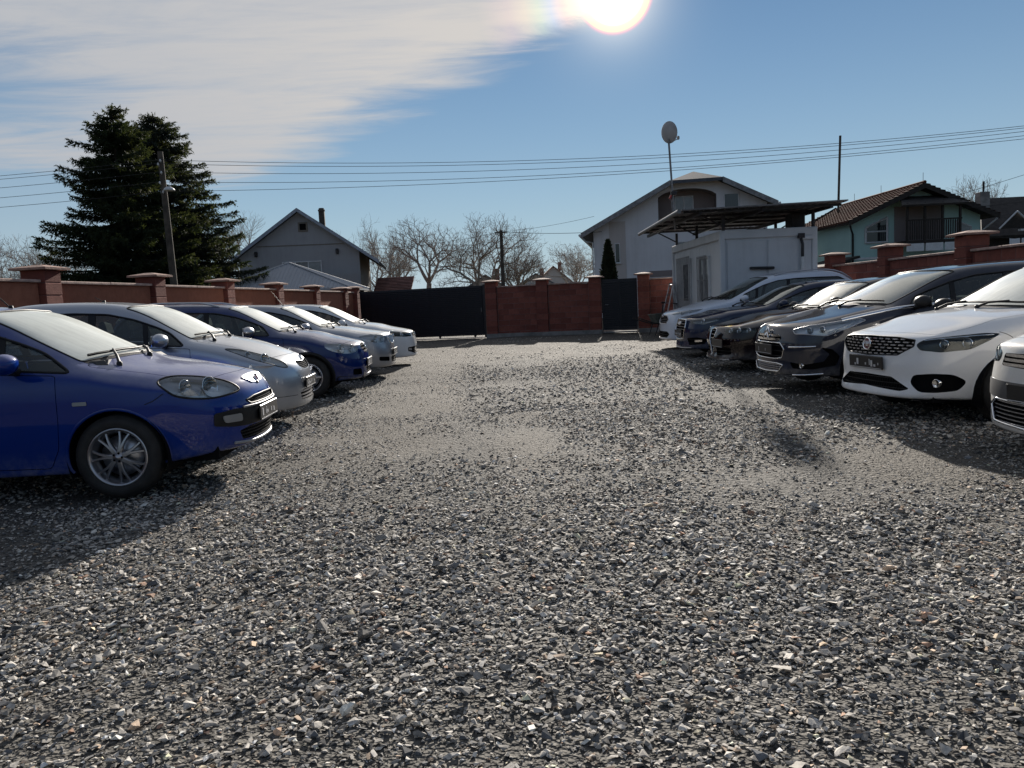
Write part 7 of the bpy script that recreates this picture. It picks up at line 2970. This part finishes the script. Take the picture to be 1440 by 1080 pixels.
CARS.append(base('slate saloon', 4.70, 1.826, 1.427, 2.81, .87, .325,
    [.34, .66, .87, 1.55, 1.98, 2.40, 3.0, 3.65, 4.2, 4.55],
    [(.80, .12), (.73, .05), (.62, .01), (.48, .0), (.33, .01), (.20, .0), (.19, .3)],
    [.735, .81, .86, .925, .945, .96, .98, .995, .985, .96],
    [.78, .87, .92, .975, 1.15, 1.325, 1.365, 1.31, 1.01, .97],
    [(.885, -.06), (.94, -.06), (.995, -.20), (1.18, -.15), (1.372, -.1), (1.425, 0), (1.37, .05), (1.03, .08), (.98, .04)],
    loc=(3.43, 15.9, 0), yaw=182, col=(.014, .025, .062), metal=.0, dust=.015, group=RIGHT_G,
    label='dark slate blue saloon with framed chrome bar grille beside the white people carrier',
    aB=2.6, door_f=1.46, door_r=3.6, plate=(.0, .0, .50, .0), plate_ink=.9, badge=(.03, .70, .036, 'rings'), wstyle='plain', spokes=5, wsmat=M['windscreen_clean'],
    openings=[
        dict(name='headlight', kind='lamp', both=1, d=HD, depth=.05, back='lamp_grey', r=.02,
             pts=[(.13, .43, .735), (.18, .49, .66), (.36, .67, .645), (.58, .785, .705), (.66, .80, .77), (.45, .70, .785), (.25, .55, .765)],
             units=[(.36, .64, .715, .045, 'proj')], strip=[(.20, .52, .675), (.40, .68, .675), (.58, .775, .735)]),
        dict(name='upper_grille', kind='slats', sym=1, n=7, w=.007, mat='satin', rim=(.013, 'chrome'),
             pts=[(.05, 0, .775), (.06, .31, .768), (.04, .35, .62), (.02, .27, .39), (.01, 0, .38)]),
        dict(name='side_intake', kind='slats', both=1, d=(-.8, -.6, 0), n=2, w=.004, pts=[(.06, .42, .41), (.24, .64, .43), (.38, .755, .39), (.34, .73, .295), (.10, .48, .275)]),
    ],
    trims=[dict(name='fog_lamp', kind='panel', mat='chrome', both=1, off=.004, d=(-.8, -.6, 0), r=.01, pts=[(.20, .60, .375), (.31, .70, .38), (.31, .70, .345), (.20, .60, .335)]),
           dict(name='lip_strip', kind='line', mat='satin', w=.009, pts=[(.12, -.56, .225), (.02, -.30, .212), (0, 0, .21), (.02, .30, .212), (.12, .56, .225)])]))

CARS.append(base('white carrier', 4.80, 1.916, 1.66, 2.85, .95, .345,
    [.38, .72, .95, 1.45, 1.92, 2.40, 3.1, 3.95, 4.5, 4.70],
    [(.86, .15), (.77, .06), (.64, .01), (.50, .0), (.36, .0), (.225, .0), (.2, .3)],
    [.80, .89, .95, 1.03, 1.05, 1.06, 1.08, 1.10, 1.10, 1.0],
    [.85, .96, 1.02, 1.09, 1.32, 1.545, 1.60, 1.58, 1.2, 1.0],
    [(.975, -.06), (1.045, -.06), (1.11, -.26), (1.355, -.20), (1.595, -.12), (1.655, 0), (1.63, .05), (1.22, .08), (1.02, .04)],
    loc=(3.63, 18.7, 0), yaw=181, col=(.66, .71, .79), metal=.0, dust=.14, group=RIGHT_G,
    label='white people carrier with roof rails, furthest car of the right row',
    aB=2.75, door_f=1.50, door_r=3.75, bars=[(1.98, 2.08, .06)], wstyle='y', spokes=5, wsmat=M['windscreen_clean'], rails=(2.5, 4.4, .045, 'satin'), seat='fabric_grey',
    openings=[
        dict(name='headlight', kind='lamp', both=1, d=(-.58, -.70, -.42), depth=.05, back='lamp_white', r=.03,
             pts=[(.15, .47, .80), (.22, .56, .755), (.42, .745, .76), (.66, .855, .85), (.80, .865, .915), (.60, .79, .91), (.32, .63, .87)],
             units=[(.36, .66, .805, .045, 'proj'), (.52, .765, .83, .04, 'bowl')]),
        dict(name='upper_grille', kind='slats', sym=1, n=5, w=.006, mat='satin', rim=(.011, 'satin'),
             pts=[(.05, 0, .795), (.06, .30, .785), (.06, .44, .70), (.03, .34, .60), (.01, 0, .59)]),
        dict(name='lower_grille', kind='slats', sym=1, n=3, w=.005, pts=[(0, 0, .42), (.01, .42, .42), (.05, .52, .36), (.02, .42, .28), (0, 0, .275)]),
    ],
    trims=[dict(name='lip_strip', kind='line', mat='satin', w=.010, pts=[(.12, -.60, .265), (.02, -.34, .245), (0, 0, .24), (.02, .34, .245), (.12, .60, .265)])],
    badge=(.03, .79, .05, 'oval_blue')))

for _sp in CARS:
    make_car(_sp)
